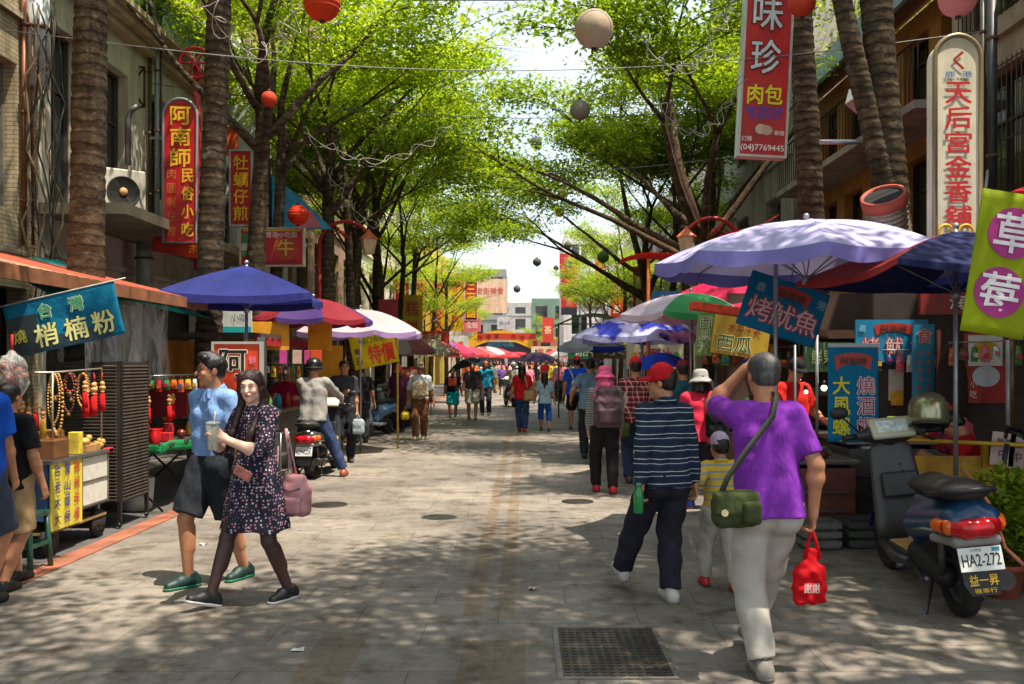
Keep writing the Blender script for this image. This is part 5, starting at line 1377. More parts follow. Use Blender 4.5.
# ================================================== LEFT banner and big umbrella
BL = '1484a8'
sign('cloth_banner', 'blue cloth banner with dark corner and cream Chinese characters strung before the nearest palm', 'banner', W(64, 320, 7.35), .92, .43, '107aa0',
     [('h', '台', -.14, .25, .27, None, '2f9a5a', 'd8dcc8', .02), ('h', '灣', .14, .25, .27, None, '2f9a5a', 'd8dcc8', .02), ('h', '燒', -.40, -.13, .25, None, '9a9434', None, .02), ('h', '梢', -.17, -.2, .42, None, 'd6cf86', '30423c', .03), ('h', '楠', .09, -.2, .42, None, 'd6cf86', '30423c', .03), ('h', '粉', .34, -.2, .42, None, 'd6cf86', '30423c', .03)],
     roll=rad(-13), wave=.015, rope=.1, shapes=(('box', -.36, -.12, .135, .36, '1c2a2c'), ('box', .05, -.36, .34, .12, '18303a')))
umbrella('dark blue square umbrella with red lip over the left stall', -3.55, 11.6, 2.88, 1.25, .40, ['2a2f86'], n=4, poleoff=(0, 0), valance=.10, rot=rad(8), stops=[(.35, lin('1c2462')), (.7, lin('28307c'))], val_col='2a2c74', frac=.22, bulge=.06)
umbrella('faded red and purple umbrella right of the dark blue one', -3.35, 14.4, 2.66, .95, .34, ['8a2430', '4a3270'], n=8, valance=.08)
umbrella('pinkish white plastic covered umbrella beside the yellow panels', -3.0, 16.6, 2.62, 1.15, .42, ['d8c4c8'], n=8, valance=.1, frac=.45, val_col='a88ac0')
for i, (x, y, z, r_, c_, lb) in enumerate(((-3.2, 23.5, 2.40, .95, ['a8606a', 'b8a8a8'], 'dull pink and grey umbrella just past the bargain banner'), (-3.1, 30, 2.4, 1.0, ['c86a5a', 'd8c8c0'], 'orange and pink umbrella on the left, mid street'), (-3.0, 37, 2.45, 1.05, ['8a5aa8', 'd03a5a'], 'purple and red umbrella on the left, mid street'), (-2.9, 45, 2.45, 1.15, ['c8444c'], 'wide red umbrella before the yellow billboards'), (-2.8, 54, 2.5, 1.3, ['e06a6a'], 'salmon umbrella near the arch on the left'),
      (-2.6, 62, 2.7, 1.7, ['d8404a', 'e8d8d4'], 'red and white umbrella under the red vertical sign'), (-2.2, 70, 2.6, 1.8, ['e04850'], 'far red umbrella left of the arch'), (-1.0, 84, 2.6, 2.4, ['d83a4a'], 'far flat red canopy below the yellow arch'), (2.4, 74, 2.5, 1.6, ['e8a8a0'], 'far pale pink umbrella on the right'), (2.6, 58, 2.5, 1.6, ['e6dcd8', 'd85a5a'], 'white and red far umbrella on the right'))):
    umbrella(lb, x, y, z, r_, .42, c_, n=8, valance=.12, rot=i*.4, frac=.35)
# ================================================== LEFT STALL 2 (yellow)
st = empty('food_stall', (-4.2, 12.6, 0), 'cluttered yellow food stall with steel counter behind the couple', 'stall')
k = MB(); k.box((0, 1.2, .45), (.9, 2.6, .85)); k.build('counter', mat('6f6d68', .35, .7, .3), st)
k = MB(); k.box((0, 1.2, .9), (1.0, 2.7, .04)); k.build('counter_top', mat('a7a59e', .3, .8, .2), st)
YEL = mat('d8961c', .55, 0, .3, 4, .2)
k = MB(); k.box((-.2, 1.25, 2.02), (1.5, 3.1, .06)); k.build('roof_board', mat('4a3c34', .7), st)
k = MB(); k.grid(lambda u, v: (.55+.015*math.sin(v*60), -.3+3.1*v, 2.0-.12*u), 2, 80); k.build('valance', translucent('b03034', .3), st)
k = MB(); k.box((.42, -.28, 1.45), (.045, .045, 1.2)); k.box((.42, 2.78, 1.45), (.045, .045, 1.2)); k.build('post', STEEL(), st)
k = MB(); k.box((-.7, 1.25, 1.4), (.04, 3.0, 1.1)); k.build('back_panel', mat('b3761c', .6, 0, .5, 3), st)
for x, y, z, w_, h_, lb in ((.0, 11.9, 0, 0, 0, ''),): pass
def flat(name, label, cat, c, w_, h_, m_, yaw=0, roll=0, depth=.02, group=None):
    k = MB(); k.box((0, 0, 0), (w_, depth, h_), bev=.003); o = k.build(name, m_); o.location = c; o.rotation_euler = (0, roll, yaw); return tag(o, label, cat, group)
flat('hanging_canvas', 'yellow canvas above the stall behind the couple, left one', 'canvas', W(268, 336, 13.6), .62, .42, YEL, .1)
flat('hanging_canvas', 'yellow canvas hanging right of the slim trunk over the stall', 'canvas', W(320, 335, 14.2), .40, .48, YEL, -.2)
flat('partition_board', 'tall yellow board behind the scooter rider', 'board', W(327, 385, 15.0), .52, 1.3, mat('d99a12', .5, 0, .15), 0)
sign('shop_sign', 'orange sign with a big black and white character behind the couple', 'sign', W(237, 372, 10.6), .56, .68, 'd9431c', [('h', '阿', -.08, .15, .46, None, '16100e', 'e8e0d0', .03), ('v', '鮮自', .33, .1, .42, .15, 'e07a9a', None, .02)], depth=.06, border='b9b4ac')
flat('steel_post', 'silver post at the right edge of the orange sign', 'post', W(262, 400, 10.9), .09, 1.5, STEEL(), 0, 0, .09)
sign('menu_board', 'white and teal menu board under the dark blue umbrella', 'sign', W(236, 320, 12.9), .44, .36, 'c9ccc4', [('h', '小吃', .1, .1, .3, None, '4a5a58', None, .0)], depth=.03, shapes=(('box', 0, -.38, .5, .12, '1f9a98'),))
for i, (px_, c_, w_) in enumerate(((283, 'c23a8a', .1), (297, 'c2a090', .13), (307, 'b83a7a', .08), (316, 'd04818', .16))): flat('paper_note', ('magenta paper note hung over the stall counter', 'pale menu sheet hung over the stall counter', 'small pink note hung over the stall counter', 'orange note hung over the stall counter')[i], 'note', W(px_, 357, 13.4), w_, .2, mat(c_, .7))
for i in range(9):
    k = MB(); k.lathe([(.05, 0), (.055, .16), (.03, .2), (.03, .23)], 12); o = k.build('bottle', mat(('c9a02c', '2a9ab8', 'c8c0b0', 'b8402c', '5a8a3c')[i % 5], .3, 0, .1)); o.location = (-3.88-.12*(i % 2), 12.7+.27*i, .92); tag(o, '%s bottle on the steel counter, %s from the near end' % (('amber', 'turquoise', 'cream', 'red', 'green')[i % 5], ('first', 'second', 'third', 'fourth', 'fifth', 'sixth', 'seventh', 'eighth', 'ninth')[i]), 'bottle', 'bottles on the steel counter')
k = MB()
for a in (-1, 1):
    for b in (-1, 1): k.tube([(a*.2, b*.2, 0), (a*.2, b*.2, .7)], .014, 6)
for z_ in (.1, .4, .7): k.tube([(-.2, -.2, z_), (.2, -.2, z_), (.2, .2, z_), (-.2, .2, z_), (-.2, -.2, z_)], .012, 6)
k.box((0, 0, .41), (.38, .38, .01)); o = k.build('steel_trolley', STEEL()); o.location = (-3.45, 12.3, 0); tag(o, 'small steel frame trolley behind the woman in the dotted dress', 'trolley')
sign('cloth_banner', 'yellow cloth banner with big red bargain characters strung on the left', 'banner', W(374, 350, 17.2), .86, .62, 'd8c81c', [('h', '進口布鞋', .02, .33, .2, .56, '5a7a2c', None, .02), ('h', '特價', .15, -.13, .56, .56, 'c8201c', None, .04), ('h', '每', -.36, .05, .2, None, '222c24', None, .02), ('h', '日', -.36, -.25, .2, None, '222c24', None, .02)], roll=rad(-12), wave=.02, rope=.2)
k = MB(); k.tube([(0, 0, 0), (0, 0, 2.35)], .02, 8); o = k.build('banner_pole', mat('b39a2c')); o.location = (-2.42, 17.3, 0); tag(o, 'thin pole holding the right end of the bargain banner', 'pole')
# ================================================== RIGHT SIDE umbrellas
umbrella('big lavender umbrella with scalloped purple edge over the right stalls', 2.55, 8.25, 2.93, 1.36, .36, ['aaa5cf'], n=8, poleoff=(-.30, 0), pv=True, valance=.13, rot=.2, val_col='857fca', frac=.07, sag=.03)
umbrella('dark navy square umbrella with a red side over the parked scooter', 3.55, 7.5, 2.73, 1.38, .34, ['1f2658', 'a8322c', '232a5c', '2a3068'], n=4, valance=.06, rot=rad(4), frac=.18, bulge=.08)
umbrella('white umbrella with a green and red rim, mid right', 2.35, 12.9, 2.63, 1.0, .30, ['d9c8d8', 'd9c8d8', 'd9c8d8', '3f9a5a', 'd9c8d8', 'd04838'], n=6, valance=.09, rot=.5, frac=.3)
umbrella('blue and white dappled umbrella below the white one, mid right', 1.95, 15.2, 2.45, 1.25, .36, ['4a56b8'], n=6, valance=.10, rot=.1, frac=.3, stops=[(.42, lin('2f3cae')), (.5, lin('b8b8e2'))])
umbrella('small deep blue umbrella further up on the right', 1.75, 24.5, 2.35, 1.0, .3, ['3040b0', 'c8c8e0'], n=6, valance=.12)
umbrella('hot pink umbrella behind the white one on the right', 3.3, 13.6, 2.95, 1.4, .5, ['c8184c'], n=6, valance=.1, rot=.3, frac=.25)
umbrella('red umbrella corner at the top right above the green banner', 3.95, 6.1, 2.95, .62, .12, ['c8282c'], n=6, valance=.06, rot=.2)
k = MB(); k.grid(lambda u, v: (1.55+2.5*u, 14.5+.9*v, 3.30+.75*u-.25*math.sin(u*3)*.6+.05*math.sin(u*12)), 24, 8); o = k.build('red_awning_cloth', translucent('d8301c', .3), solid=.004); tag(o, 'bright red awning cloth sagging to a point above the white umbrella', 'awning')
k = MB(); k.tube([(1.98, 14.6, 0), (1.98, 14.6, 3.3)], .03, 8); o = k.build('awning_post', mat('d8701c')); tag(o, 'orange wrapped post under the red awning cloth', 'post')
k = MB(); k.grid(lambda u, v: (.9+1.9*u, 27+2*v, 2.75+.35*math.sin(u*2.6)), 14, 6); o = k.build('pale_green_awning', translucent('b8c8a0', .35), solid=.004); tag(o, 'pale green canvas awning beyond the blue umbrella', 'awning')
k = MB()
for x_ in (1.0, 2.7): k.tube([(x_, 27.1, 0), (x_, 27.1, 2.8)], .025, 6)
k.tube([(1.0, 27.1, 2.78), (2.7, 27.1, 2.78)], .02, 6); tag(k.build('goal_frame', STEEL()), 'steel post frame under the pale green awning', 'frame')
# signs right
AD = '1a86b4'
def yarch(cx, cz, rx, rz): return ('arch', cx, cz, rx, rz, 'b8342c'), ('arch', cx, cz-.003, rx*1.08, rz*1.16, 'd8963c')
def arch_shapes(cx, cz, rx, rz): return (('arch', cx, cz, rx, rz, 'b5382c'),)
sign('cloth_banner', 'tilted blue cloth banner reading grilled squid in front of the right stalls', 'banner', W(783, 309, 8.9), .80, .55, AD, [('h', '阿南師', .06, .24, .17, .34, '3a2420', None, .02), ('h', '烤', -.28, -.12, .42, None, 'd8c0bc', 'b82c3c', .0), ('h', '魷', .02, -.12, .42, None, 'd8c0bc', 'b82c3c', .0), ('h', '魚', .32, -.12, .42, None, 'd8c0bc', 'b82c3c', .0), ('h', '鹿', -.34, .26, .16, None, '8fc0c8', None, .01), ('h', '港', .43, .26, .16, None, '8fc0c8', None, .01)],
     roll=rad(18), wave=.012, shapes=arch_shapes(.06, .26, .24, .15))
sign('cloth_banner', 'blue vertical cloth banner with yellow and maroon characters hanging over the counter', 'banner', W(853, 393, 7.95), .44, .86, AD, [('h', '阿南師', 0, .32, .075, .5, '3a2420', None, .02), ('v', '大風螺', -.24, -.13, .62, .34, 'e0d414', None, .035), ('v', '燒酒螺', .25, -.13, .62, .34, 'a8384c', 'd8c8c8', .0)], wave=.006, shapes=(('arch', 0, .32, .38, .09, 'b5382c'), ('box', 0, .485, .5, .02, 'b9c0c0')))
sign('shop_sign', 'blue sign reading grilled squid hung deeper in the right stall', 'sign', W(892, 341, 9.8), .78, .46, AD, [('h', '阿南師', .02, .28, .18, .36, '3a2420', None, .02), ('h', '烤', -.3, -.12, .4, None, 'd8c0bc', 'b82c3c', .0), ('h', '魷', .03, -.12, .4, None, 'd8c0bc', 'b82c3c', .0), ('h', '魚', .36, -.12, .4, None, 'd8c0bc', 'b82c3c', .0), ('h', '鹿', -.41, .3, .16, None, '8fc0c8', None, .01)], depth=.03, shapes=arch_shapes(.02, .28, .27, .15))
sign('shop_sign', 'narrow blue vertical sign with small red characters by the rusty post', 'sign', W(924, 372, 9.55), .22, 1.0, '1f7ea0', [('h', '食', 0, .38, .15, None, 'b82c3c', 'd0b0a0', .0), ('v', '新鮮現烤魷魚香腸', -.2, -.12, .72, .2, 'b8582c', None, .02), ('v', '燒酒螺大風螺花枝', .2, -.12, .72, .2, 'b8582c', None, .02)], depth=.04)
sign('cloth_banner', 'lime green cloth banner with two magenta discs and white strawberry characters', 'banner', W(1003, 264, 6.0), .42, .95, 'a8b81c', [('h', '草', .08, .22, .27, None, 'e8e4e8', None, .05), ('h', '莓', .0, -.2, .27, None, 'e8e4e8', None, .05)], roll=rad(9), wave=.008, shapes=(('disc', .08, .22, .40, .178, 'a8187c'), ('disc', 0, -.2, .40, .178, 'a8187c')))
sign('shop_sign', 'yellow board with green watermelon characters under the right umbrellas', 'sign', W(741, 337, 10.9), .68, .46, 'b8962c', [('h', '西瓜', -.1, -.2, .42, .62, '1f5a34', 'd8c890', .0), ('h', '木瓜牛乳', .05, .22, .2, .6, '8a2c2c', None, .03)], roll=rad(8), depth=.03)
sign('shop_sign', 'narrow green sign with pale characters beside the yellow watermelon board', 'sign', W(705, 335, 11.0), .2, .5, '6a8a3c', [('v', '西瓜汁', 0, 0, .9, .7, '28301c', 'd8d8b8', .0)], roll=rad(4), depth=.03)
flat('red_strip_awning', 'orange red strip awning above the watermelon board', 'awning', W(722, 310, 11.6), .8, .1, mat('d8401c', .6, 0, .4, 12), 0, rad(8), .3)  # strip in a plain mottled orange red
sign('shop_sign', 'large red hanging street sign with white and yellow characters at the top right', 'sign', W(766, 72, 11.6), .60, 2.15, 'c01c22', [('v', '味珍', -.02, .22, .52, .62, 'c9d0d4', '6f1418', .015), ('h', '肉包', 0, -.135, .115, .74, 'e0d414', None, .03), ('h', 'BBAO MEAT BUN', 0, -.225, .035, .78, '3a4ab8', None, .02), ('h', '元祖老店', 0, -.262, .04, .66, '3a4ab8', None, .01), ('h', '訂購', -.34, -.40, .03, None, 'e0d0d0', None, .01), ('h', '專線', .34, -.36, .03, None, 'e0d0d0', None, .01), ('h', '(04)7769445', 0, -.455, .045, .92, 'e0d8d8', None, .02)], roll=rad(3), depth=.16, border='b8b8b4', bw=.028,
     shapes=(('disc', -.05, -.34, .12, .03, 'c8b09a'), ('disc', .08, -.345, .12, .03, 'b89a80')))
sign('shop_sign', 'tall white round topped sign with red temple incense shop characters', 'sign', W(958, 142, 8.4), .40, 1.95, 'd8d0b8', [('v', '天后宮金香舖', 0, -.06, .70, .60, 'c01c24', None, .03), ('h', 'く', 0, .385, .085, None, '9a1c1c', None, .06), ('h', '鹿  港', 0, .32, .028, .62, '3a62a8', None, .02), ('h', 'Lu Kang', 0, .295, .016, .4, '2c2c2c', None, .01)], round_top=True, depth=.20, border='8a7a5c', bw=.04,
     shapes=())
for i, px_ in enumerate((946, 966)):
    k = MB(); p = W(px_, 232, 8.36); ring = [(p.x+.065*math.cos(a), p.y, p.z+.065*math.sin(a)) for a in [2*math.pi*j/20 for j in range(21)]]; k.tube(ring, .014, 6, caps=False); o = k.build('sign_ornament', mat('c9a21c', .4)); tag(o, ('left', 'right')[i]+' yellow ring ornament under the tall white sign', 'ornament')
sign('shop_sign', 'maroon sign with pale characters behind the navy umbrella', 'sign', W(968, 302, 9.6), 1.0, .26, '8a2620', [('h', '海產店', .1, 0, .6, .6, 'd8c8b8', None, .02)], depth=.06)
sign('poster', 'red and white food poster with yellow bowl above grey bowl, behind the umbrella pole', 'poster', W(985, 368, 9.4), .42, .72, 'a82c22', [('v', '小吃', -.3, -.3, .3, .16, 'e8d8c8', None, .0)], depth=.02, shapes=(('box', .0, .25, .42, .22, 'd0ccc4'), ('disc', .0, .25, .30, .15, 'c8962c'), ('disc', .02, -.12, .34, .15, 'b8bcc0')))
# left signs
sign('shop_sign', 'tall red round topped sign with yellow characters on the left above the blue umbrella', 'sign', W(180, 171, 14.6), .52, 2.30, 'b8121c', [('v', '阿南師', .02, .24, .44, .62, 'e0b824', None, .04), ('v', '民俗小吃', .24, -.22, .50, .36, 'd8b024', None, .03), ('v', '肉圓蚵仔煎', -.26, -.22, .50, .26, 'b8702c', None, .0)], round_top=True, depth=.22, border='8a9296', bw=.04)
flat('steel_bracket', 'steel arm holding the tall red round topped sign', 'bracket', W(165, 138, 15.0), .5, .04, STEEL())
sign('shop_sign', 'narrow red sign with yellow brush characters right of the second palm', 'sign', W(241, 188, 17.6), .42, 1.45, 'b8141e', [('v', '牡蠣仔煎', .0, 0, .9, .66, 'e0b024', None, .03)], depth=.2, border='a0a4a6')
sign('shop_sign', 'wide red framed sign with gold characters and fringe behind the third trunk', 'sign', W(272, 247, 17.0), 1.18, .70, 'b01828', [('h', '鹿港小吃街', .15, .33, .16, .5, 'd8c0b8', None, .01), ('h', '牛', .22, -.02, .44, None, 'c89a3c', None, .03), ('h', '蝦猴', -.38, .0, .2, None, 'd8c0b8', None, .0)], depth=.1, border='b0a890', shapes=(('disc', .22, -.02, .2, .34, 'a03a1c'), ('box', 0, -.40, .46, .05, '8a1420'), ('box', 0, .45, .46, .03, 'c89a3c'), ('box', -.42, .05, .05, .3, '2f7a4a')))
sign('shop_sign', 'red horizontal sign low behind the tall round topped sign', 'sign', W(182, 247, 15.4), 1.0, .30, 'c23018', [('h', '古早味', .3, 0, .5, .35, 'e0a020', None, .02)], roll=rad(9), depth=.05)
k = MB(); k.tube([W(197, 205, 15.6), W(197, 62, 15.6)], .06, 10); k.tube([W(197, 270, 15.6), W(197, 205, 15.6)], .05, 10); o = k.build('red_pillar', mat('a01820', .5)); tag(o, 'tall red pillar behind the second palm', 'pillar')
rw = [(W(195, 63, 15.5)+Vector((.26*math.cos(a), 0, .26*math.sin(a)))) for a in [2*math.pi*j/24 for j in range(25)]]
k = MB(); k.tube(rw, .035, 8, caps=False)
for j in range(6): k.tube([rw[j*4], W(195, 63, 15.5)], .018, 6)
tag(k.build('red_wheel_ornament', mat('a81c24', .5)), 'red wheel shaped ornament on top of the red pillar', 'ornament')
def street_lamp(label, X, Y, zh, side):
    r = empty('street_lamp', (X, Y, 0), label, 'street lamp'); c_ = mat('a82a20', .5, .2)
    k = MB(); k.tube([(0, 0, 0), (0, 0, zh*.8)], .06, 10); pts = [(0, 0, zh*.78)]+[(side*(.55-.55*math.cos(a)), 0, zh*.8+.5*math.sin(a)) for a in [math.pi*.85*i/12 for i in range(13)]]; k.tube(pts, .04, 8); k.build('post', c_, r)
    for j in range(3):
        k = MB(); k.tube([(side*(.1+.1*j), 0, zh*.8+.2), (side*(.3+.1*j), 0, zh*.8+.42-.06*j), (side*(.5+.08*j), 0, zh*.8+.2-.05*j)], .015, 6); k.build('scroll', c_, r)
    x = side*1.05; z = zh*.8+.12
    k = MB(); k.lathe([(.02, .22), (.05, .16), (.2, .02), (.21, 0)], 6, M=Matrix.Translation((x, 0, z)), smooth=False); cp = k.build('lamp_cap', mat('c8643c', .5), r)
    k = MB(); k.lathe([(.18, 0), (.12, -.3), (.1, -.32)], 6, M=Matrix.Translation((x, 0, z)), smooth=False); k.build('lamp_shade', mat('d8b890', .3), r)
    return r
street_lamp('ornate red street lamp with a pale lantern left of the right palm', 4.25, 18.0, 5.0, -1)
street_lamp('second ornate red lamp on the left kerb behind the tree trunks', -4.4, 19.5, 5.2, 1)
# picture on white house, blue triangular flag
sign('wall_picture', 'white wall board with an orange triangle and a dark oval', 'board', W(234, 150, 20.2), .95, 2.0, 'b8c0b8', [], depth=.08, shapes=(('disc', -.1, -.28, .12, .1, '26241f'), ('box', -.1, .1, .2, .16, 'c8502c')))
tr_ = empty('blue_billboard', W(296, 205, 19.0), 'slanted blue billboard with a pink patch behind the left trunks', 'billboard')
k = MB(); k.prism([(-.5, -.5), (.75, -.5), (.1, .15), (-.5, .62)], 0, .08); bo_ = k.build('panel', mat('2a8ab0', .5), tr_); k = MB(); k.prism([(.0, -.48), (.55, -.48), (.3, -.1), (.05, -.2)], -.01, -.004); k.build('emblem', mat('c86a7a'), bo_)
k = MB(); k.tube([(-.55, .1, -1.0), (-.55, .1, 1.0)], .05, 8); k.tube([(-.7, .1, -1.0), (-.7, .1, 1.0)], .03, 8); k.tube([(-.7, .1, 0), (-.4, .1, 0)], .03, 6); k.build('frame', mat('2a2a2c', .6, .4), tr_)
# mid/far signs
def bigsign(label, px, py, Y, w_, h_, bg, texts, **kw): return sign('shop_sign', label, 'sign', W(px, py, Y), w_, h_, bg, texts, depth=.25, **kw)
bigsign('tall yellow billboard with red and pale squares left of the far street', 455, 306, 58, 2.8, 4.2, 'd8b01c', [('v', '鹿港名產', -.3, .1, .7, .2, 'b8301c', None, .02), ('v', '牛舌餅鳳眼糕', .0, .1, .7, .14, 'b8301c', None, .01), ('h', '天后宮', .28, .3, .12, .34, 'a83018', None, .02)], shapes=(('disc', .3, -.2, .13, .12, 'd8b8a0'), ('box', 0, -.42, .42, .04, 'd8d0c0')))
bigsign('narrow yellow billboard further left, partly behind a trunk', 437, 308, 55, .9, 3.6, 'd8a81c', [('v', '糕餅老店', 0, 0, .8, .6, 'b02c1c', None, .02)])
bigsign('red vertical sign left of the yellow billboards', 438, 292, 53, .55, 2.6, 'c01c24', [('v', '玉珍齋', 0, 0, .85, .7, 'd8b040', None, .02)])
bigsign('red and yellow vertical incense shop sign near the end of the left row', 471, 301, 56, .75, 2.35, 'c01818', [('v', '三香舖', 0, 0, .92, .7, 'e8b020', None, .05)], border='d8d0c8')
bigsign('pink board under the red and yellow vertical sign', 472, 325, 56, 1.05, .85, 'd86a70', [('h', '金紙', 0, 0, .5, .7, 'e8c8c0', None, .02)])
bigsign('pale salmon board with faded red writing beyond the vertical signs', 490, 296, 80, 3.0, 3.0, 'd8b898', [('h', '老街美食', 0, .15, .2, .8, 'b84a3c', None, .02)])
bigsign('red sign with rows of white dots at the far left corner', 502, 298, 100, 1.0, 2.9, 'c42430', [('v', '鹿港藝術村', -.22, 0, .9, .3, 'd8c8c8', None, .0), ('v', '民俗文物館', .22, 0, .9, .3, 'd8c8c8', None, .0)])
bigsign('white lattice sign frame above the yellow arch', 505, 323, 88, 1.5, 1.2, 'c0c4c4', [('h', '龍山寺', 0, 0, .3, .7, '6a7a8a', None, .01)])
sign('portrait_banner', 'tall red street banner with a dark clad figure printed at its top', 'banner', W(569, 284, 60), 1.05, 4.0, 'c8281c', [('v', '鹿港慶典', .0, -.18, .4, .4, 'd8846a', None, .0)], depth=.05, shapes=(('box', 0, .36, .6, .14, 'c01c24'), ('disc', .0, .40, .16, .045, 'b88a70'), ('disc', 0, .32, .3, .055, '26284a'), ('box', 0, -.45, .5, .06, '24283a')))
sign('cloth_banner', 'red vertical street banner beside the white corner house', 'banner', W(600, 282, 72), .8, 3.6, 'c8241c', [('v', '媽祖文化', 0, 0, .8, .5, 'd8a08a', None, .0)], depth=.05)
k = MB(); k.tube([W(580, 362, 60)*1-Vector((0, 0, 1.6)), W(580, 232, 60)], .08, 8); tag(k.build('banner_post', mat('8a8a88')), 'grey post carrying the red portrait banner', 'post')
for i, (px_, py_, Y_, w_, h_, c_, c2, lb) in enumerate(((425, 350, 27, .7, .4, 'c8d0a0', '3a8a9a', 'pale printed banner hung over the left stalls, mid street'), (457, 346, 40, 1.0, .9, 'd8d8d0', 'c85a3a', 'white round cornered board with coloured patches over the left stalls'), (410, 372, 26, .8, .3, 'b83a34', 'd8b8a0', 'small red board in front of the left stalls, mid street'))):
    sign('shop_sign', lb, 'sign', W(px_, py_, Y_), w_, h_, c_, [('h', '名產', 0, 0, .5, .6, c2, None, .02)], depth=.04, roll=rad(-8 if i == 0 else 0))
sign('led_sign', 'dark board with violet lit characters right of the small blue umbrella', 'sign', W(604, 340, 21.5), .75, .27, '141226', [('h', '冰 飲', 0, 0, .6, .6, 'a8a0f0', None, .02)], depth=.06, border='8a8a3c', bw=.02)
# far arch
ar = empty('market_arch', (-2.2, 82, 0), 'yellow and red market arch spanning the far end of the street', 'arch')
k = MB(); n_ = 20
up_ = [(-3.0+6.0*i/n_, 3.5+1.0*math.sin(math.pi*i/n_)**.8) for i in range(n_+1)]; lo_ = [(-3.0+6.0*i/n_, 2.7+.95*math.sin(math.pi*i/n_)) for i in range(n_+1)]
for i in range(n_): k.prism([lo_[i], lo_[i+1], up_[i+1], up_[i]], 0, .3)
an_ = k.build('arch_band', mat('d8a01c', .5), ar)
k = MB()
for i, ch in enumerate('鹿港第一市場'): put_text(k, ch, -1.9+.76*i, 3.62+.36*math.sin(math.pi*(i+1)/7), .5, None, -.02, .03, .01)
k.build('lettering', mat('b83018'), an_)
for i, x_ in enumerate((-3.1, 3.1)):
    k = MB(); k.box((x_, .15, 1.8), (.35, .35, 3.6)); k.build('pillar', mat('a83024'), ar)
k = MB(); k.box((0, .3, 3.0), (5.6, .1, .9)); p_ = k.build('dark_panel', mat('3a3a4a'), ar); k = MB(); put_text(k, '歡迎光臨', 0, 3.2, .35, 2.4, .235, .02, .01); k.build('lettering', mat('3ab0b8'), p_)

for i, (px_, py_, Y_, w_, h_, c_, tx, lb) in enumerate(((402, 300, 40, .6, 2.2, 'c0201c', '糕餅', 'red hanging banner between the mid left trunks'), (420, 296, 46, .6, 2.4, 'd8a820', '特產', 'yellow hanging banner right of the red one, mid left'), (617, 300, 44, .6, 2.2, 'c8281c', '名產', 'red hanging banner among the right trunks, mid street'), (640, 292, 32, .5, 1.8, 'b81c20', '麵線', 'dark red hanging banner left of the white umbrella top'), (548, 330, 95, 1.2, 2.6, 'd84030', '茶', 'small red far banner right of the arch'))):
    sign('cloth_banner', lb, 'banner', W(px_, py_, Y_), w_, h_, c_, [('v', tx, 0, 0, .8, .6, 'e0d0a0' if c_ != 'd8a820' else 'b02418', None, .03)], depth=.04)
# ================================================== parked scooter, plants, railing, right stalls
scooter('dusty old scooter with blue tail and red lamp parked at the right', 2.85, 5.92, rad(-4), '17395c', '33332f', True, 'HA2-272', lean=rad(-6), scale=1.11, shield='33322f')
hm = empty('motorcycle_helmet', (3.04, 6.86, 1.275), 'olive metallic helmet resting on the handlebar of the old scooter', 'helmet', rot=(rad(-12), rad(6), rad(10))); hm.scale = (1.08,)*3
k = MB(); k.lathe([(.118, -.10), (.128, -.06), (.133, 0), (.128, .05), (.108, .095), (.075, .122), (.035, .135), (.0001, .138)], 30, cap=False); sh_ = k.build('shell', mat('8f8e70', .22, .65, .12, 8, .05), hm, solid=.01)
k = MB(); k.lathe([(.119, -.104), (.126, -.108), (.133, -.10), (.13, -.092)], 30, cap=False); k.build('rim', BLK(), sh_)
k = MB(); k.lathe([(.0001, .02), (.105, -.02), (.113, -.095), (.0001, -.09)], 20, cap=False); k.build('lining', mat('1c1c1c', .9), hm)
for sd in (-1, 1):
    k = MB(); k.tube([(sd*.12, 0, -.07), (sd*.09, -.02, -.16), (0, -.04, -.2)], .008, 5); k.build('strap', BLK(), hm)
# bicycle with yellow frame behind
bi = empty('bicycle', (3.35, 6.75, 0), 'yellow framed bicycle with dark handlebar behind the scooter, mostly hidden by the plant', 'bicycle', rad(62))
for y_, nm in ((0.0, 'front_wheel'), (-1.02, 'rear_wheel')):
    M_ = Matrix.Translation((0, y_, .31)) @ Matrix.Rotation(math.pi/2, 4, 'Y'); k = MB()
    k.lathe([(.285, -.012), (.31, 0), (.285, .012), (.272, 0), (.285, -.012)], 32, M=M_, cap=False); wh = k.build(nm, BLK(), bi); k = MB()
    for j in range(14): a = math.pi*2*j/14; k.tube([(0, y_, .31), (0, y_+.275*math.cos(a), .31+.275*math.sin(a))], .0025, 4)
    k.build('spokes', STEEL(), wh)
yf = mat('d0a01a', .35, .1, .3)
k = MB(); k.tube([(0, -.16, .78), (0, -.5, .3), (0, -.62, .78), (0, -.18, .7)], .02, 8); k.tube([(0, -.5, .3), (0, -1.02, .31), (0, -.62, .74)], .012, 6); k.build('frame', yf, bi)
k = MB(); k.tube([(0, 0, .31), (0, -.16, .78), (0, -.2, 1.05)], .018, 8); k.build('fork', BLK(), bi)
k = MB(); k.tube([(-.28, -.32, 1.12), (-.18, -.2, 1.16), (0, -.19, 1.1), (.18, -.2, 1.16), (.28, -.32, 1.12)], .014, 8); k.build('handlebar', mat('2a2a2c', .4, .6), bi)
for sd in (-1, 1):
    k = MB(); k.tube([(sd*.27, -.3, 1.125), (sd*.3, -.4, 1.10)], .02, 8); k.build('grip', BLK(), bi)
k = MB(); k.box((0, -.66, .85), (.13, .24, .06), bev=.02); k.build('saddle', BLK(), bi)
hose = [(2.98+.02*i, 6.3-.03*i, .95-.115*i) for i in range(7)]
k = MB(); k.tube([W(962, 470, 6.2), W(978, 485, 6.05), W(992, 510, 5.85), W(1005, 548, 5.65), (3.07, 5.6, .40)], .013, 6); tag(k.build('tie_strap', mat('b06a50', .7)), 'faded pink strap slung over the tail of the old scooter', 'strap')
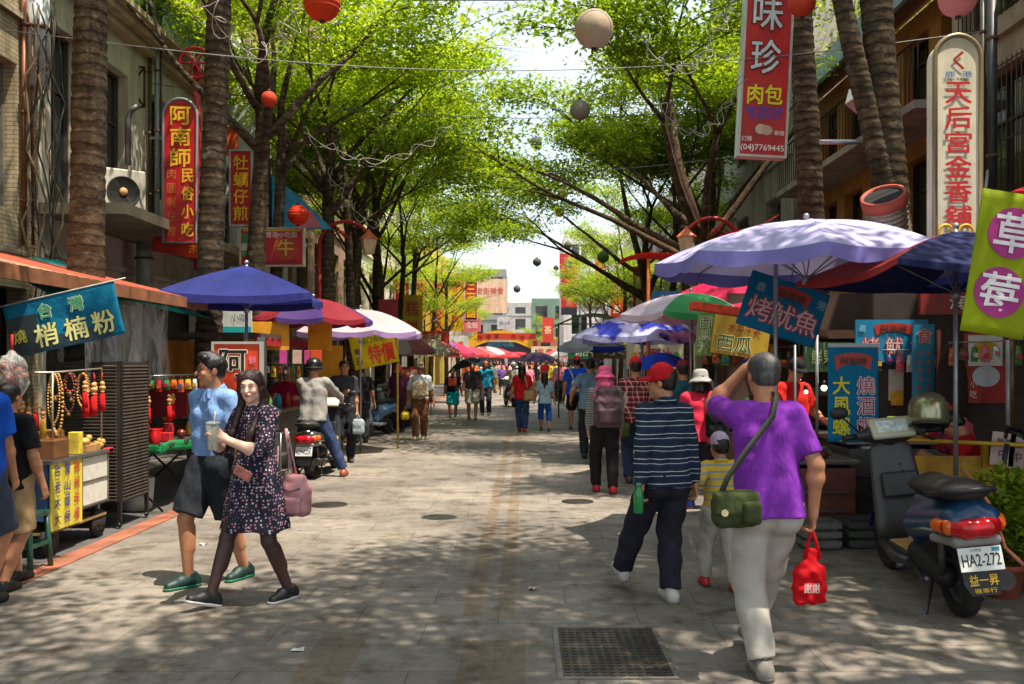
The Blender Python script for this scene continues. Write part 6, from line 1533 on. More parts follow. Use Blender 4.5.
# potted plant
pp = empty('potted_plant', (3.36, 6.42, 0), 'bushy green shrub in a terracotta pot beside the scooter', 'plant')
k = MB(); k.lathe([(.11, 0), (.15, .2), (.165, .2), (.168, .24), (.15, .24), (.145, .21), (.0001, .205)], 24); k.build('pot', mat('a2543a', .7, 0, .3), pp)
rng = np.random.default_rng(5); cs = []
k = MB(); rr_ = random.Random(8)
for i in range(26):
    a = rr_.uniform(0, 6.28); r_ = rr_.uniform(.05, .34); z_ = rr_.uniform(.42, .92)-r_*.3
    e = (r_*math.cos(a), r_*math.sin(a), z_); k.tube([(0, 0, .2), (e[0]*.4, e[1]*.4, z_*.6), e], [.008, .006, .003], 5); cs += [e, (e[0]*.7, e[1]*.7, z_*.8)]
k.build('stem', mat('5a5030', .8), pp)
V, Q = leaves(cs, 44, .115, .045, .085, rng, tilt=.5, droop=.15); mesh_np('foliage', V, Q, LEAF1, pp, smooth=False)
pp = empty('potted_plant', (4.05, 6.1, 0), 'second leafy shrub at the right edge of the street', 'plant')
k = MB(); k.lathe([(.13, 0), (.17, .24), (.15, .24), (.0001, .22)], 20); k.build('pot', mat('5a5048', .8), pp); V, Q = leaves([(c[0], c[1], c[2]+.02) for c in cs[::2]], 50, .12, .05, .085, rng, tilt=.5, droop=.15); mesh_np('foliage', V, Q, LEAF1, pp, smooth=False)
# yellow railing with papers
rl = empty('yellow_barrier', (3.05, 7.75, 0), 'yellow board barrier with top rail in front of the seated vendor', 'barrier')
YB = mat('c8921c', .55, 0, .35, 4, .2, dirt=.4)
k = MB(); k.box((.85, 0, .52), (1.7, .03, .66)); k.build('board', YB, rl)
k = MB(); k.tube([(-.05, -.03, 1.0), (2.2, -.5, .93)], .018, 8); k.build('top_rail', mat('c79a1e', .4), rl)
for x_ in (0, .85, 1.65):
    k = MB(); k.box((x_, -.03, .48), (.05, .04, .96)); k.build('post', YB, rl)
for i, (px_, c_, lb) in enumerate(((1003, 'c8a8a4', 'pinkish handwritten paper taped to the yellow barrier'), (1017, 'b89a98', 'second narrower paper taped to the yellow barrier'))):
    r_ = sign('paper_note', lb, 'note', W(px_, 449+3*i, 7.62), .2 if i == 0 else .13, .28, c_, [('h', '營業', 0, .22, .2, .6, '3a2a30', None, 0), ('h', '中', 0, -.15, .3, None, '3a2a30', None, 0)], depth=.004, roll=rad(6))
# counters right
SS = mat('8f8f8b', .3, .85, .25, 8, .1)
def counter(label, x0, x1, y0, y1, h, m, top=SS, shelf=True, name='food_counter', cat='counter'):
    r = empty(name, ((x0+x1)/2, (y0+y1)/2, 0), label, cat); L, D = x1-x0, y1-y0
    k = MB(); k.box((0, 0, h*.55), (L-.06, D-.06, h*.75), bev=.01); k.build('cabinet', m, r)
    k = MB(); k.box((0, 0, h), (L, D, .04), bev=.006); k.build('counter_top', top, r)
    for a in (-1, 1):
        for b in (-1, 1): k = MB(); k.box((a*(L/2-.05), b*(D/2-.05), h*.09), (.05, .05, h*.18)); k.build('leg', BLK(), r)
    k = MB(); k.box((0, -D/2+.01, h*.62), (L-.2, .03, .02)); k.box((0, -D/2+.01, h*.38), (L-.2, .03, .02)); k.build('trim', STEEL(), r); return r
counter('low grey snack counter with goods behind the man in purple', 2.45, 3.1, 8.4, 9.9, .72, mat('6a3a34', .5, 0, .4, 6))
counter('steel counter behind the vertical blue banner', 3.15, 4.4, 8.9, 9.8, .86, mat('5c5a56', .5, .3, .3, 6))
counter('long food counter of the middle right stalls', 2.6, 3.6, 10.4, 13.4, .82, mat('7c5a3a', .6, 0, .4, 5))
counter('wooden counter under the hot pink umbrella', 2.7, 3.6, 14.2, 17.4, .82, mat('8a6a4a', .6, 0, .4, 5))
counter('pale boxy counter under the blue and white umbrella', 2.3, 3.2, 18.4, 22.4, .85, mat('a89a7c', .6, 0, .4, 5))
counter('brown barrel fronted counter further up on the right', 2.3, 3.2, 24, 28, .85, mat('7a5632', .6, 0, .4, 5))
goodc = ['b83a2c', 'c9942c', 'a8643a', 'd8ccb0', '6a2c20', '8a9a3c', 'c05a2a', 'e0d8c8', '3a6a3a', 'b8803c']
rr_ = random.Random(21)
ords = ['nearest the street end', 'second from the near end', 'third from the near end', 'fourth from the near end', 'fifth from the near end', 'sixth from the near end', 'seventh from the near end', 'eighth from the near end', 'ninth from the near end', 'tenth from the near end', 'last at the far end']
def goods(where, x0, x1, y0, y1, z, n, grp, sz=.09):
    cn = {'b83a2c': 'red', 'c9942c': 'amber', 'a8643a': 'brown', 'd8ccb0': 'cream', '6a2c20': 'maroon', '8a9a3c': 'olive', 'c05a2a': 'orange', 'e0d8c8': 'white', '3a6a3a': 'green', 'b8803c': 'tan'}
    for i in range(n):
        c_ = goodc[rr_.randrange(10)]; kd = i % 4; u = (i+.5)/n; k = MB(); s_ = sz*rr_.uniform(.8, 1.3)
        if kd == 0: k.lathe([(s_*.7, 0), (s_*.75, s_*1.6), (s_*.5, s_*2), (s_*.55, s_*2.3)], 14); nm = 'food_jar'
        elif kd == 1: k.lathe([(s_*.9, 0), (s_*1.3, s_*.5), (s_*1.2, s_*.5), (.0001, s_*.3)], 16, cap=False); k.ball((0, 0, s_*.45), (s_*1.1, s_*1.1, s_*.5), 14, 8); nm = 'snack_bowl'
        elif kd == 2: k.box((0, 0, s_*.5), (s_*2, s_*1.6, s_), bev=.008); nm = 'snack_box'
        else: k.box((0, 0, s_*.2), (s_*2.4, s_*2, s_*.4), bev=.006); [k.ball((rr_.uniform(-.8, .8)*s_, rr_.uniform(-.6, .6)*s_, s_*.5), s_*.35, 7, 5) for _ in range(9)]; nm = 'snack_tray'
        o = k.build(nm, mat(c_, .4, 0, .6, 22)); o.location = (x0+(x1-x0)*((i*.618) % 1), y0+(y1-y0)*u, z)
        o.rotation_euler = (0, 0, rr_.uniform(-.3, .3)); tag(o, '%s %s on the %s, %s' % (cn[c_], nm.replace('_', ' '), where, ords[min(i, 10)] if i < 10 else 'towards its far end'), nm.split('_')[1], grp)
goods('low snack counter', 2.55, 2.95, 8.5, 9.8, .74, 10, 'goods on the low snack counter')
goods('steel counter', 3.3, 4.2, 8.95, 9.5, .88, 9, 'goods on the steel counter')
goods('middle right counter', 2.65, 3.1, 10.5, 13.3, .84, 11, 'goods on the middle right counter', .12)
goods('pink umbrella counter', 2.75, 3.2, 14.3, 17.3, .84, 9, 'goods on the pink umbrella counter', .14)
goods('pale boxy counter', 2.4, 2.9, 18.6, 22.2, .87, 8, 'goods on the pale boxy counter', .16)
# crates on the ground by the right stalls
for i, (x, y, s_, c_, lb) in enumerate(((2.62, 8.15, .3, '6a6a66', 'grey plastic crate below the low snack counter'), (3.05, 8.2, .34, '4a4a4a', 'dark crate right of the grey one'), (2.5, 10.0, .3, '8a2c28', 'dark red basket by the counters'), (2.45, 13.8, .35, 'a89a7a', 'cardboard box in front of the pink umbrella stall'))):
    r = empty('crate', (x, y, 0), lb, 'crate'); k = MB(); 
    for a, b, w_, d_ in ((0, -s_/2, s_, .02), (0, s_/2, s_, .02), (-s_/2, 0, .02, s_), (s_/2, 0, .02, s_)):
        for z_ in (.05, .13, .21): k.box((a, b, z_), (w_+.02, d_, .05))
    k.build('side_wall', mat(c_, .6), r); k = MB(); k.box((0, 0, .02), (s_, s_, .02)); k.build('base', mat(c_, .6), r)
# shop posts and background shelves on the right
def post(label, px_, y0, y1, Y, r_, c_, name='stall_post'):
    k = MB(); k.tube([W(px_, y1, Y), W(px_, y0, Y)], r_, 8); tag(k.build(name, mat(c_, .4, .4)), label, 'post')
post('rusty red post right of the narrow blue sign', 939, 330, 470, 9.5, .03, '7a3a30'); post('thin steel post left of the vertical blue banner', 817, 335, 470, 9.6, .016, '8a8c8e'); post('thin grey post behind the man in purple', 795, 345, 470, 9.9, .014, '7a7c7e')
post('pale pipe at the far right edge behind the seated vendor', 1008, 340, 460, 8.6, .022, 'a0a4a6'); post('wooden post behind the seated vendor', 1012, 320, 440, 9.0, .03, '7a5636')
sh = empty('goods_shelf', (3.9, 11.2, 0), 'dark wooden shelf stacked with goods behind the squid banners', 'shelf', 0)
k = MB()
for z_ in (.9, 1.25, 1.6, 1.95): k.box((0, 0, z_), (2.2, .35, .03))
k.box((0, .17, 1.2), (2.2, .02, 1.7)); k.build('shelf_board', mat('4a3222', .7), sh)
goods('top of the dark wooden shelf', 3.0, 4.8, 11.15, 11.2, 1.61, 8, 'goods on the dark wooden shelf', .09); goods('middle of the dark wooden shelf', 3.0, 4.8, 11.15, 11.2, 1.26, 8, 'goods on the dark wooden shelf', .09)
k = MB(); k.box((0, 0, 0), (3.4, .06, 2.6)); o = k.build('stall_back_wall', mat('4a382c', .8, 0, .5, 2, .4)); o.location = (4.5, 12.6, 1.3); tag(o, 'dark brown boarded back wall of the right food stalls', 'wall')
k = MB(); k.box((0, 0, 0), (3.2, .06, 2.5)); o = k.build('stall_back_wall', mat('3c3029', .8, 0, .5, 2, .4)); o.location = (5.4, 9.95, 1.25); tag(o, 'dark back wall behind the seated vendor at the right edge', 'wall')
for i, (px_, py_) in enumerate(((799, 379), (824, 388), (806, 392))):
    r = empty('bulb_lamp', W(px_, py_, 10.1), ('left bare lit bulb in the right food stall', 'bright square lit lamp in the right food stall', 'small lit bulb just right of the first')[i], 'lamp'); k = MB(); k.ball((0, 0, 0), 0.022 if i != 1 else .034, 12, 8); k.build('bulb', emit('fff2d8', 1.6), r); k = MB(); k.tube([(0, 0, .03), (0, 0, .5)], .005, 5); k.tube([(0, 0, .03), (0, 0, .08)], .02, 8); k.build('holder', BLK(), r)
k = MB(); k.tube([W(862, 441, 9.2), W(905, 441, 9.2)], .018, 8); tag(k.build('light_tube', emit('f4f4ff', 1.6)), 'lit white tube lamp low above the steel counter', 'lamp')
sign('shop_sign', 'green menu board behind the vertical blue banner', 'sign', W(828, 357, 10.4), .55, .34, '2a4a2c', [('h', '鮮果汁', 0, 0, .5, .7, '8a9a6a', None, .0)], depth=.03)
flat('white_red_packet', 'white and red snack poster behind the helmet, with yellow flame', 'poster', W(896, 385, 9.9), .16, .34, mat('c8bcb0', .5)); flat('cooking_flame_poster', 'yellow orange square poster under the squid sign', 'poster', W(897, 398, 9.85), .13, .16, mat('d8961c', .5, 0, .4, 20))
# red pink plastic bags
for i, (px_, py_, Y_, s_, c_, lb) in enumerate(((945, 420, 9.0, .17, 'b83a4c', 'pinkish red plastic bag hanging by the rusty post'), (962, 432, 8.9, .14, 'c85a68', 'paler pink plastic bag beside the seated vendor'))):
    r = empty('plastic_bag', W(px_, py_, Y_), lb, 'plastic bag'); sdf_obj('film', [cone((0, 0, s_), (0, 0, s_*.2), s_*.15, s_*.6, .03), cone((0, 0, s_*.2), (0, 0, -s_*1.2), s_*.7, s_*.9, .04)], .014, translucent(c_, .4, fold=1.0), r, .012, 34, i)
k = MB(); k.ball((0, 0, 0), (.17, .05, .55), 16, 14); o = k.build('dried_gourd_bundle', mat('2a1a14', .9, 0, .4, 30, .6)); o.location = W(952, 395, 9.3); tag(o, 'long dark bundle hanging beside the food poster', 'bundle')
# duct, floodlight on the right
du = empty('exhaust_duct', W(884, 200, 8.9), 'fat corrugated exhaust duct with orange rim above the lavender umbrella', 'duct', rot=(rad(28), rad(-24), 0))
prof = [(.19+.012*math.sin(i*1.5), -.9+i*.012) for i in range(75)]
M_ = Matrix.Identity(4)
k = MB(); k.lathe(prof, 28, cap=False); k.build('corrugated_tube', mat('8a7a6a', .4, .6, .3), du)
k = MB(); k.lathe([(.195, -.06), (.215, -.05), (.215, .06), (.19, .06), (.185, -.06)], 28, cap=False); k.build('orange_rim', mat('9a3c26', .6), du)
k = MB(); k.lathe([(.0001, .035), (.188, .035)], 28, cap=False); k.build('mouth_shade_disc', mat('0c0b0a', .9), du)  # black disc stands in for the shade inside the duct mouth
fl_ = empty('flood_lamp', W(864, 103, 12.5), 'square black faced lamp box on an arm before the timber balcony', 'lamp', rot=(rad(-18), rad(30), rad(20)))
k = MB(); k.box((0, 0, 0), (.46, .2, .3), bev=.01, taper=1); k.build('housing', mat('a8aaa4', .4, .4), fl_); k = MB(); k.box((0, -.105, 0), (.40, .01, .25)); k.build('glass_front', mat('0f1012', .1), fl_); k = MB(); k.tube([(.1, .05, -.1), (.5, .1, -.75)], .035, 8); k.build('arm', mat('b8745a', .6), fl_)
k = MB(); k.tube([W(820, 142, 12.6), W(884, 142, 12.6)], .035, 8); tag(k.build('metal_rail', mat('b0b4bc', .3, .8)), 'horizontal bright steel rail between the right palms', 'rail')
pipe('downpipe', 'dark downpipe between the white incense sign and the barred window', [W(992, -20, 10.4), W(992, 215, 10.4)], .055, '3c3c3e')
pipe('conduit', 'thin conduit left of the dark downpipe', [W(983, -20, 10.5), W(983, 190, 10.5)], .03, '55504a')
k = MB(); k.tube([W(988, 170, 10.4), W(983, 215, 10.2), W(995, 232, 10.0), W(1005, 222, 9.8)], .018, 6); tag(k.build('loose_cable', mat('8a8a86')), 'loose pale cable curling below the incense sign', 'cable')
# left scooters
s0 = scooter('dark scooter with a rider in a grey hoodie stopped at the yellow stall', -3.04, 12.95, rad(-4), '3c3a36', '2a2a2c', True, '629-CZK', lean=0, stickers=False)
scooter('blue and white parked scooter nearest on the left, facing the camera', -3.15, 20.9, rad(158), '5a7aa0', '9aa4ae', False, None, lean=rad(6), group='scooters parked on the left')
scooter('second parked scooter on the left, silver grey, just behind the blue one', -3.0, 23.2, rad(155), '8a8e94', '4a4c50', False, None, lean=rad(6), group='scooters parked on the left')
scooter('third parked scooter on the left, dark, partly hidden by the silver one', -3.2, 25.0, rad(160), '24262a', '3a3a3c', False, None, lean=rad(6), group='scooters parked on the left')
scooter('deep blue scooter ridden away in mid street', -.42, 33.5, rad(14), '1f4cb0', '8a8c90', False, None, lean=0)
# ================================================== wires, lanterns, light strings
def wire(label, p, q, sag_, r_=.006, col='2c2c2e', n=16, name='overhead_wire'):
    k = MB(); k.tube([Vector(p).lerp(Vector(q), i/n)-Vector((0, 0, sag_*math.sin(math.pi*i/n))) for i in range(n+1)], r_, 5)
    tag(k.build(name, mat(col, .6)), label, 'wire', 'wires strung across the street')
wl = ['overhead wire carrying the nearest big ball lantern', 'second nearest overhead wire across the street', 'third overhead wire, carrying the grey ball', 'fourth overhead wire from the viewer', 'fifth overhead wire from the viewer', 'sixth overhead wire over mid street', 'seventh overhead wire over mid street', 'eighth overhead wire over the street', 'ninth overhead wire far up the street', 'farthest overhead wire up the street']
for i, (y_, z_) in enumerate(((8.6, 5.05), (11.5, 5.35), (16, 6.05), (21, 6.0), (27, 7.0), (32, 7.1), (40, 7.4), (48, 7.6), (58, 8), (70, 8.2))): wire(wl[i], (-6.6, y_, z_+.5), (6.4, y_+rs.uniform(-1, 1), z_+.6), .55, .006+.0004*i, '8a8a88' if i in (1, 3, 4) else '3a3a3a')
LG = [('big sand coloured ball lantern hanging over mid street near the top', 594, 29, 8.7, .185, 'b3a088', .4), ('grey green ball lantern below and left of the big one', 580, 110, 16.2, .18, '84826e', .5), ('small violet grey ball lantern', 536, 143, 27, .18, '5a5668', .5), ('cream ball lantern below the violet one', 563, 192, 32, .18, 'c8a890', .5), ('small red ball lantern in the gap of sky', 560, 213, 38, .17, 'c83a20', .6), ('pale beige ball lantern left of the small red one', 530, 226, 38, .17, 'b8ac98', .6),
      ('dark ball lantern against the sky above the portrait banner', 537, 262, 36, .17, '5c605c', .6), ('dark ball lantern below and left of the other dark one', 517, 289, 50, .20, '5c5e60', .6), ('green grey ball lantern above the portrait banner', 568, 245, 44, .19, '6a6e52', .6), ('small dark ball lantern left of the portrait banner', 556, 268, 50, .15, '55504c', .6),
      ('red orange lantern cut by the top edge, left of centre', 322, 3, 9.6, .19, 'c8401c', .4), ('orange lantern at the top of the right palm', 802, 3, 10.8, .16, 'c8482a', .4), ('pale pink lantern at the top right corner', 958, -2, 7.6, .155, 'd08a84', .3),
      ('small orange lantern hanging by the third left trunk', 269, 99, 14.5, .125, 'c8442a', .4), ('orange red ball lantern before the blue billboard', 298, 215, 16.8, .19, 'd03a18', .4), ('pale ball lantern among the left branches', 392, 143, 28, .2, '9a9288', .5), ('pinkish ball lantern high over the left side of the street', 408, 146, 30, .16, 'a87a72', .5), ('olive ball lantern low among the left branches', 434, 189, 36, .22, '7a8048', .5),
      ('orange ball lantern far off above the yellow billboards', 457, 283, 52, .25, 'c8502a', .5), ('green tinted ball lantern in front of the corner house', 603, 257, 30, .2, '6a8040', .5)]
for lb, px_, py_, Y_, r_, c_, st_ in LG: lantern(lb, W(px_, py_, Y_), r_, c_, 1 if c_ in ('c8401c', 'd03a18') else 0, strand=st_)
# hanging wreaths of pale light strings
def lightstring(label, p, q, seed, loops=7, amp=.12):
    rr = random.Random(seed); p = Vector(p); q = Vector(q); k = MB()
    r = empty('light_string', (0, 0, 0), label, 'light string', group='pale looped light strings in the trees')
    for s_ in range(2):
        pts = []; ph = rr.uniform(0, 6)
        n = loops*10
        for i in range(n+1):
            u = i/n; t_ = u*loops*2*math.pi+ph
            pts.append(p.lerp(q, u)-Vector((0, 0, .5*math.sin(math.pi*u)))+Vector((0, .6*amp*math.cos(t_*1.1+s_), amp*(.6+.4*s_)*math.sin(t_*.9+s_*2)))+Vector((amp*.7*math.cos(t_), 0, 0)))
        k = MB(); k.tube(pts, .0055, 4); k.build('strand', mat('8e8a80', .5), r)
for i, (a, b, lb) in enumerate((((W(640, 35, 9.2)), W(735, 0, 9.0), 'looped pale light string at the top near the big lantern'), (W(660, 105, 11.5), W(745, 78, 11.5), 'tangled light string tied to the left of the red hanging sign'), (W(300, 130, 14), W(450, 128, 15), 'light string across the left canopy'), 
     (W(205, -5, 9), W(300, 10, 9), 'light string at the top of the second palm'), (W(330, 170, 17), W(400, 215, 17), 'light string hanging in loops by the thick left tree'))): lightstring(lb, a, b, i, 6, .07 if i < 3 else .11)
def starburst(label, p, n=13, R=.9, seed=1):
    r = empty('wire_ornament', p, label, 'ornament', group='white wire fans in the trees'); k = MB(); rr = random.Random(seed)
    for i in range(n):
        a = math.pi*(i+.5)/n; pts = [(0, 0, 0)]+[(R*u*math.cos(a)*(1+.1*math.sin(u*9)), rr.uniform(-.05, .05), R*(.55*u*math.sin(a)+.35*math.sin(math.pi*u)*.5)) for u in (.3, .6, .85, 1)]; k.tube(pts, .011, 4)
    k.tube([(R*math.cos(a), 0, R*.55*math.sin(a)) for a in [math.pi*i/24 for i in range(25)]], .016, 5); k.tube([(R*.9*math.cos(a), .03, R*.62*math.sin(a)) for a in [math.pi*i/24 for i in range(25)]], .012, 5); k.build('wire_fan', mat('cfc8bc', .5), r)
starburst('white wire fan ornament in the left canopy', W(408, 136, 22), R=.95); starburst('lower white wire fan ornament near the street axis', W(505, 226, 34), R=1.5, seed=3); starburst('white wire fan ornament by the thick left tree', W(372, 128, 24), R=.8, seed=5)

# ---- hanging stock in the stalls
hc_ = [('red', 'b8242c'), ('yellow', 'd0a828'), ('green', '3f7a3c'), ('white', 'd0ccc4'), ('orange', 'cc6424'), ('blue', '2c5f9a'), ('pink', 'c8607a'), ('brown', '6a4428')]
nth = ['first', 'second', 'third', 'fourth', 'fifth', 'sixth', 'seventh', 'eighth', 'ninth', 'tenth', 'eleventh', 'twelfth', 'thirteenth', 'fourteenth']
def hanging(where, p0, p1, n, sz, seed, grp):
    rr = random.Random(seed); p0 = Vector(p0); p1 = Vector(p1)
    k = MB(); k.tube([p0+Vector((0, 0, .02)), p1+Vector((0, 0, .02))], .008, 6); tag(k.build('hanging_rail', STEEL()), 'steel rail with packets hanging from it, '+where, 'rail')
    for i in range(n):
        cn, cc = hc_[rr.randrange(8)]; p = p0.lerp(p1, (i+.5)/n); w_ = sz*rr.uniform(.6, 1); h_ = sz*rr.uniform(1, 1.9)
        r = empty('hanging_packet', p, '%s packet, %s from the left on the rail %s' % (cn, nth[i], where), 'packet', group=grp)
        k = MB()
        def f(u, v): return (w_*(u-.5)*(1-.25*(1-v)**3), -.02*math.sin(math.pi*u)*math.sin(math.pi*min(1, v*1.2))-.005, -.03-h_*(v))
        def f2(u, v): a = f(u, v); return (a[0], -a[1], a[2])
        k.grid(f, 6, 8); k.grid(f2, 6, 8); b_ = k.build('packet_body', mat(cc, .3, 0, .6, 30, .3, 40), r)
        k = MB(); k.box((0, -.028, -.03-h_*.55), (w_*.6, .004, h_*.3)); k.build('print_label', mat(hc_[rr.randrange(8)][1], .4, 0, .5, 60), b_)
        k = MB(); k.tube([(0, 0, 0.02), (0, 0, -.04)], .004, 5); k.build('hook', STEEL(), r)
hanging('behind the vertical blue banner', W(832, 352, 10.0), W(938, 352, 9.6), 10, .10, 1, 'packets hanging behind the blue banners')
hanging('over the middle right counter', W(700, 352, 12.2), W(796, 348, 11.2), 9, .10, 2, 'packets over the middle right counter')
hanging('under the stall roof behind the couple', W(264, 364, 13.6), W(302, 364, 13.9), 6, .09, 3, 'packets under the yellow stall roof')
hanging('over the green table', W(140, 378, 10.2), W(205, 376, 11.0), 9, .09, 4, 'packets over the green table')
hanging('above the seated vendor', W(948, 345, 8.9), W(1024, 342, 8.6), 7, .10, 5, 'packets above the seated vendor')
for px_, py_, Y_, w_, h_, bg_, lb, tx in ((655, 356, 17.5, 1.1, .5, 'cfc4a8', 'pale menu board with coloured fruit patches under the white umbrella', '水果 冰'), (672, 300, 20.5, .9, .4, '2a7ab0', 'blue board between the right trunks above the white umbrella', '餅店'), (640, 338, 19, .8, .28, 'b8a048', 'ochre board behind the blue and white umbrella', '麵茶'),
      (430, 338, 33, 1.4, .5, 'd0402c', 'red shop board over the left umbrellas, mid street', '牛舌餅'), (412, 318, 30, .7, 1.5, 'd8b02c', 'yellow upright board among the left trunks', '糕餅'), (388, 322, 24, .5, 1.2, 'b01c28', 'dark red upright board between two left trunks', '香'), (448, 340, 47, 1.6, .5, 'e0ddd0', 'white shop board near the yellow billboards', '特產'),
      (614, 350, 26, 1.2, .5, '7a5a34', 'brown board above the far right counter', '茶'), (586, 352, 40, 1.6, .6, '2c6a4a', 'green board over the far right stalls', '蚵仔煎'), (545, 352, 72, 2.2, .9, 'd8c0a0', 'tan shop board at the far right', '名產')):
    sign('shop_sign', lb, 'sign', W(px_, py_, Y_), w_, h_, bg_, [('v' if h_ > w_ else 'h', tx, 0, 0, .6 if h_ < w_ else .85, .6, 'b82c24' if bg_[0] in 'cde' and bg_ != 'd0402c' else 'e0d8c0', None, .02)], depth=.05, shapes=(('disc', -.36, 0, .06, .16, 'd8902c'), ('disc', .38, 0, .06, .16, '4a8a3a')) if px_ == 655 else ())
# litter and stains of daily use on the paving
rr_ = random.Random(9)
for i, (x, y, lb) in enumerate(((-1.3, 5.2, 'small scrap of pale paper on the near paving, left of the tan slabs'), (.05, 6.6, 'tiny scrap of paper between the brown bands'), (-2.9, 8.2, 'crumpled leaf coloured scrap near the red kerb'), (2.2, 7.6, 'pale scrap near the crates'), (.9, 8.7, 'small torn scrap ahead of the striped man'), (-1.0, 9.8, 'small white scrap in mid street'))):
    k = MB(); k.grid(lambda u, v: (.07*(u-.5), .05*(v-.5), .008+.012*math.sin(u*5+i)*math.sin(v*4)), 4, 4); o = k.build('paper_scrap', mat(('c8c4b8', 'b8a888')[i % 2], .8)); o.location = (x, y, 0); o.rotation_euler = (0, 0, i*1.3); tag(o, lb, 'litter')
rs = random.Random(5)
def jeans(c='2c4468'): return cloth(c)
SH = lambda a, b=None: (mat(a, .55, 0, .2), mat(b, .5, 0, .1) if b else None)
# man in purple
p = person('man in a purple tee and pale trousers walking away, green shoulder bag at his hip', 1.27, 4.82, 2, 1.70, h=.008, g=.88, tone='mid',
    feet=((-.03, -.06, 0), (.03, .40, 0.0)), hands=((-.06, .20, 1.60), (.245, -.04, .865)), pole=((-.5, 1, -.3), (.6, -1, -.2)), pn=(None, None), curl=(.5, .75), lean=(-.03, .03), hip=(.02, 0), head=(.12, -.12, .03), face=1,
    top=('tee', cloth('7c2fa2', .12, .8)), bottom=('trousers', cloth('aea79c', .08, .35), .97, 1.04), shoes=SH('8a8478', '5a564e'), hair=('short', hairmat('3a3838')), sleeve=.8, wr=.9, seed=4)
MP = p
hipw = wp(p, (-.20, -.16, .90))
b = bag('olive green nylon shoulder bag on the left hip of the man in purple', hipw.x, hipw.y, hipw.z, .25, .12, .20, cloth('3c4426', .2, .7), flap=cloth('434c2a', .2, .6), strap=[(-.09, -.02, .05), (-.04, -.005, .16), (.06, .0, .30), (.20, .03, .47), (.245, .12, .575), (.21, .24, .585)], strapm=mat('33382a', .8), pockets=True, cat='bag')
hb = wp(p, p['hb'][1][0]+p['hb'][1][1]*.085)
r = empty('plastic_bag', (hb.x+.0, hb.y, hb.z-.02), 'bright red plastic carrier bag hanging from the right hand of the man in purple', 'plastic bag')
RB = translucent('d4101c', .35, fold=1.2)
sdf_obj('bag_body', [cone((.0, 0, -.12), (-.01, 0, -.2), .03, .05, .04, u=np.array([0, 1., 0]), s=.6), rbox((-.015, 0, -.29), (.085, .04, .10), .03, .05)], .008, RB, r, .007, 38, 2)
for a in (-1, 1):
    k = MB(); k.tube([(a*.006, a*.012, .0), (a*.028, a*.012, -.07), (a*.034, 0, -.15)], [.008, .009, .016], 6); k.build('handle', RB, r)
k = MB(); put_text(k, '謝謝', -.02, -.29, .05, .08, y=-.062, bold=.02); k.build('lettering', mat('d8b8b8', .5), r)
# striped man
p = person('man in a navy striped long sleeved shirt and red cap looking left, bottle in hand', .97, 6.30, 14, 1.62, h=.008, g=.90, tone='mid',
    feet=((-.17, .42, 0.03), (.03, -.02, 0)), hands=((-.22, -.10, .79), (.23, .02, .79)), pole=((-.6, -1, 0), (.7, -1, 0)), curl=(.75, .6), lean=(0, .02), head=(.95, -.1, 0), face=1, heel=(-.25, 0),
    top=('long', striped('1f2c40', 'c8ccd0', .085, .05, 'striped_fabric', .03, '2e4058')), bottom=('trousers', cloth('24232e', .15, .45), 1.0, 1.1), shoes=SH('b8b4ae', '8a8680'), hair=('short', hairmat('14100e')), hat=('cap', cloth('b81420')), wr=1.2, seed=7)
hb = wp(p, p['hb'][0][0]+p['hb'][0][1]*.07)
bt = empty('drink_bottle', (hb.x-.015, hb.y-.03, hb.z-.02), 'green plastic drink bottle held by the man in the striped shirt', 'bottle')
k = MB(); k.lathe([(.028, -.085), (.032, -.08), (.033, .03), (.03, .06), (.014, .09), (.014, .10)], 18); k.build('bottle_body', mat('2a8a4c', .15, 0, .2, bump=0), bt); k = MB(); k.lathe([(.017, .098), (.017, .118)], 14); k.build('cap', mat('3aa060', .4), bt)
# child
person('small child in a yellow striped shirt and orange cap holding the striped man\'s hand', 1.42, 6.62, 6, 1.10, cat='child', h=.008, g=1.05, tone='mid', feet=((-.08, .12, 0), (.08, -.12, 0)), hands=((-.27, -.06, .70), (.16, .0, .5)), pole=((-.6, -.6, -.6), None), head=(.15, -.05, 0), face=1,
    top=('long', striped('c8a63a', '8a8f94', .05, .33, 'child_striped_fabric')), bottom=('trousers', cloth('a8a296', .15, .6), .95, 1.1), shoes=SH('b82a20', '3a2420'), hair=('short', hairmat('14100e')), hat=('cap', cloth('b8a0b8'), cloth('d8501c')), wr=.8)
# couple
DOT = dotted('14152c', 'b8a8b0', 'a86a7a', 46)
W4 = person('woman with long dark hair in a navy dotted dress walking with a drink', -1.85, 6.26, 145, 1.60, h=.006, g=.92, tone='pale', feet=((-.13, -.17, 0), (.13, .27, 0.0)), hands=((-.035, .27, 1.135), (.075, .30, 1.15)), pole=((-.7, -.4, -1), (.7, -.4, -1)), curl=(.8, .8), pn=((1, .0, .1), (-1, 0, .1)), hd=((.35, .6, .6), (-.35, .6, .5)), lean=(0, .01), heel=(0, -.30), toe=(-.1, .1), head=(.55, -.14, .04), face=2,
    top=('dress', DOT, .32), hair=('long', hairmat('2a1812')), shoes=SH('16161a', 'b8b8b4'), legtone='tights', sleeve=1.25, seed=2)
c_ = (W4['hb'][0][0]+W4['hb'][1][0])/2+(W4['hb'][0][1]+W4['hb'][1][1])*.035
c_ = wp(W4, c_)
cu = empty('drink_cup', (c_.x, c_.y, c_.z-.02), 'clear plastic cup of pale yellow drink held in both hands by the woman', 'cup')
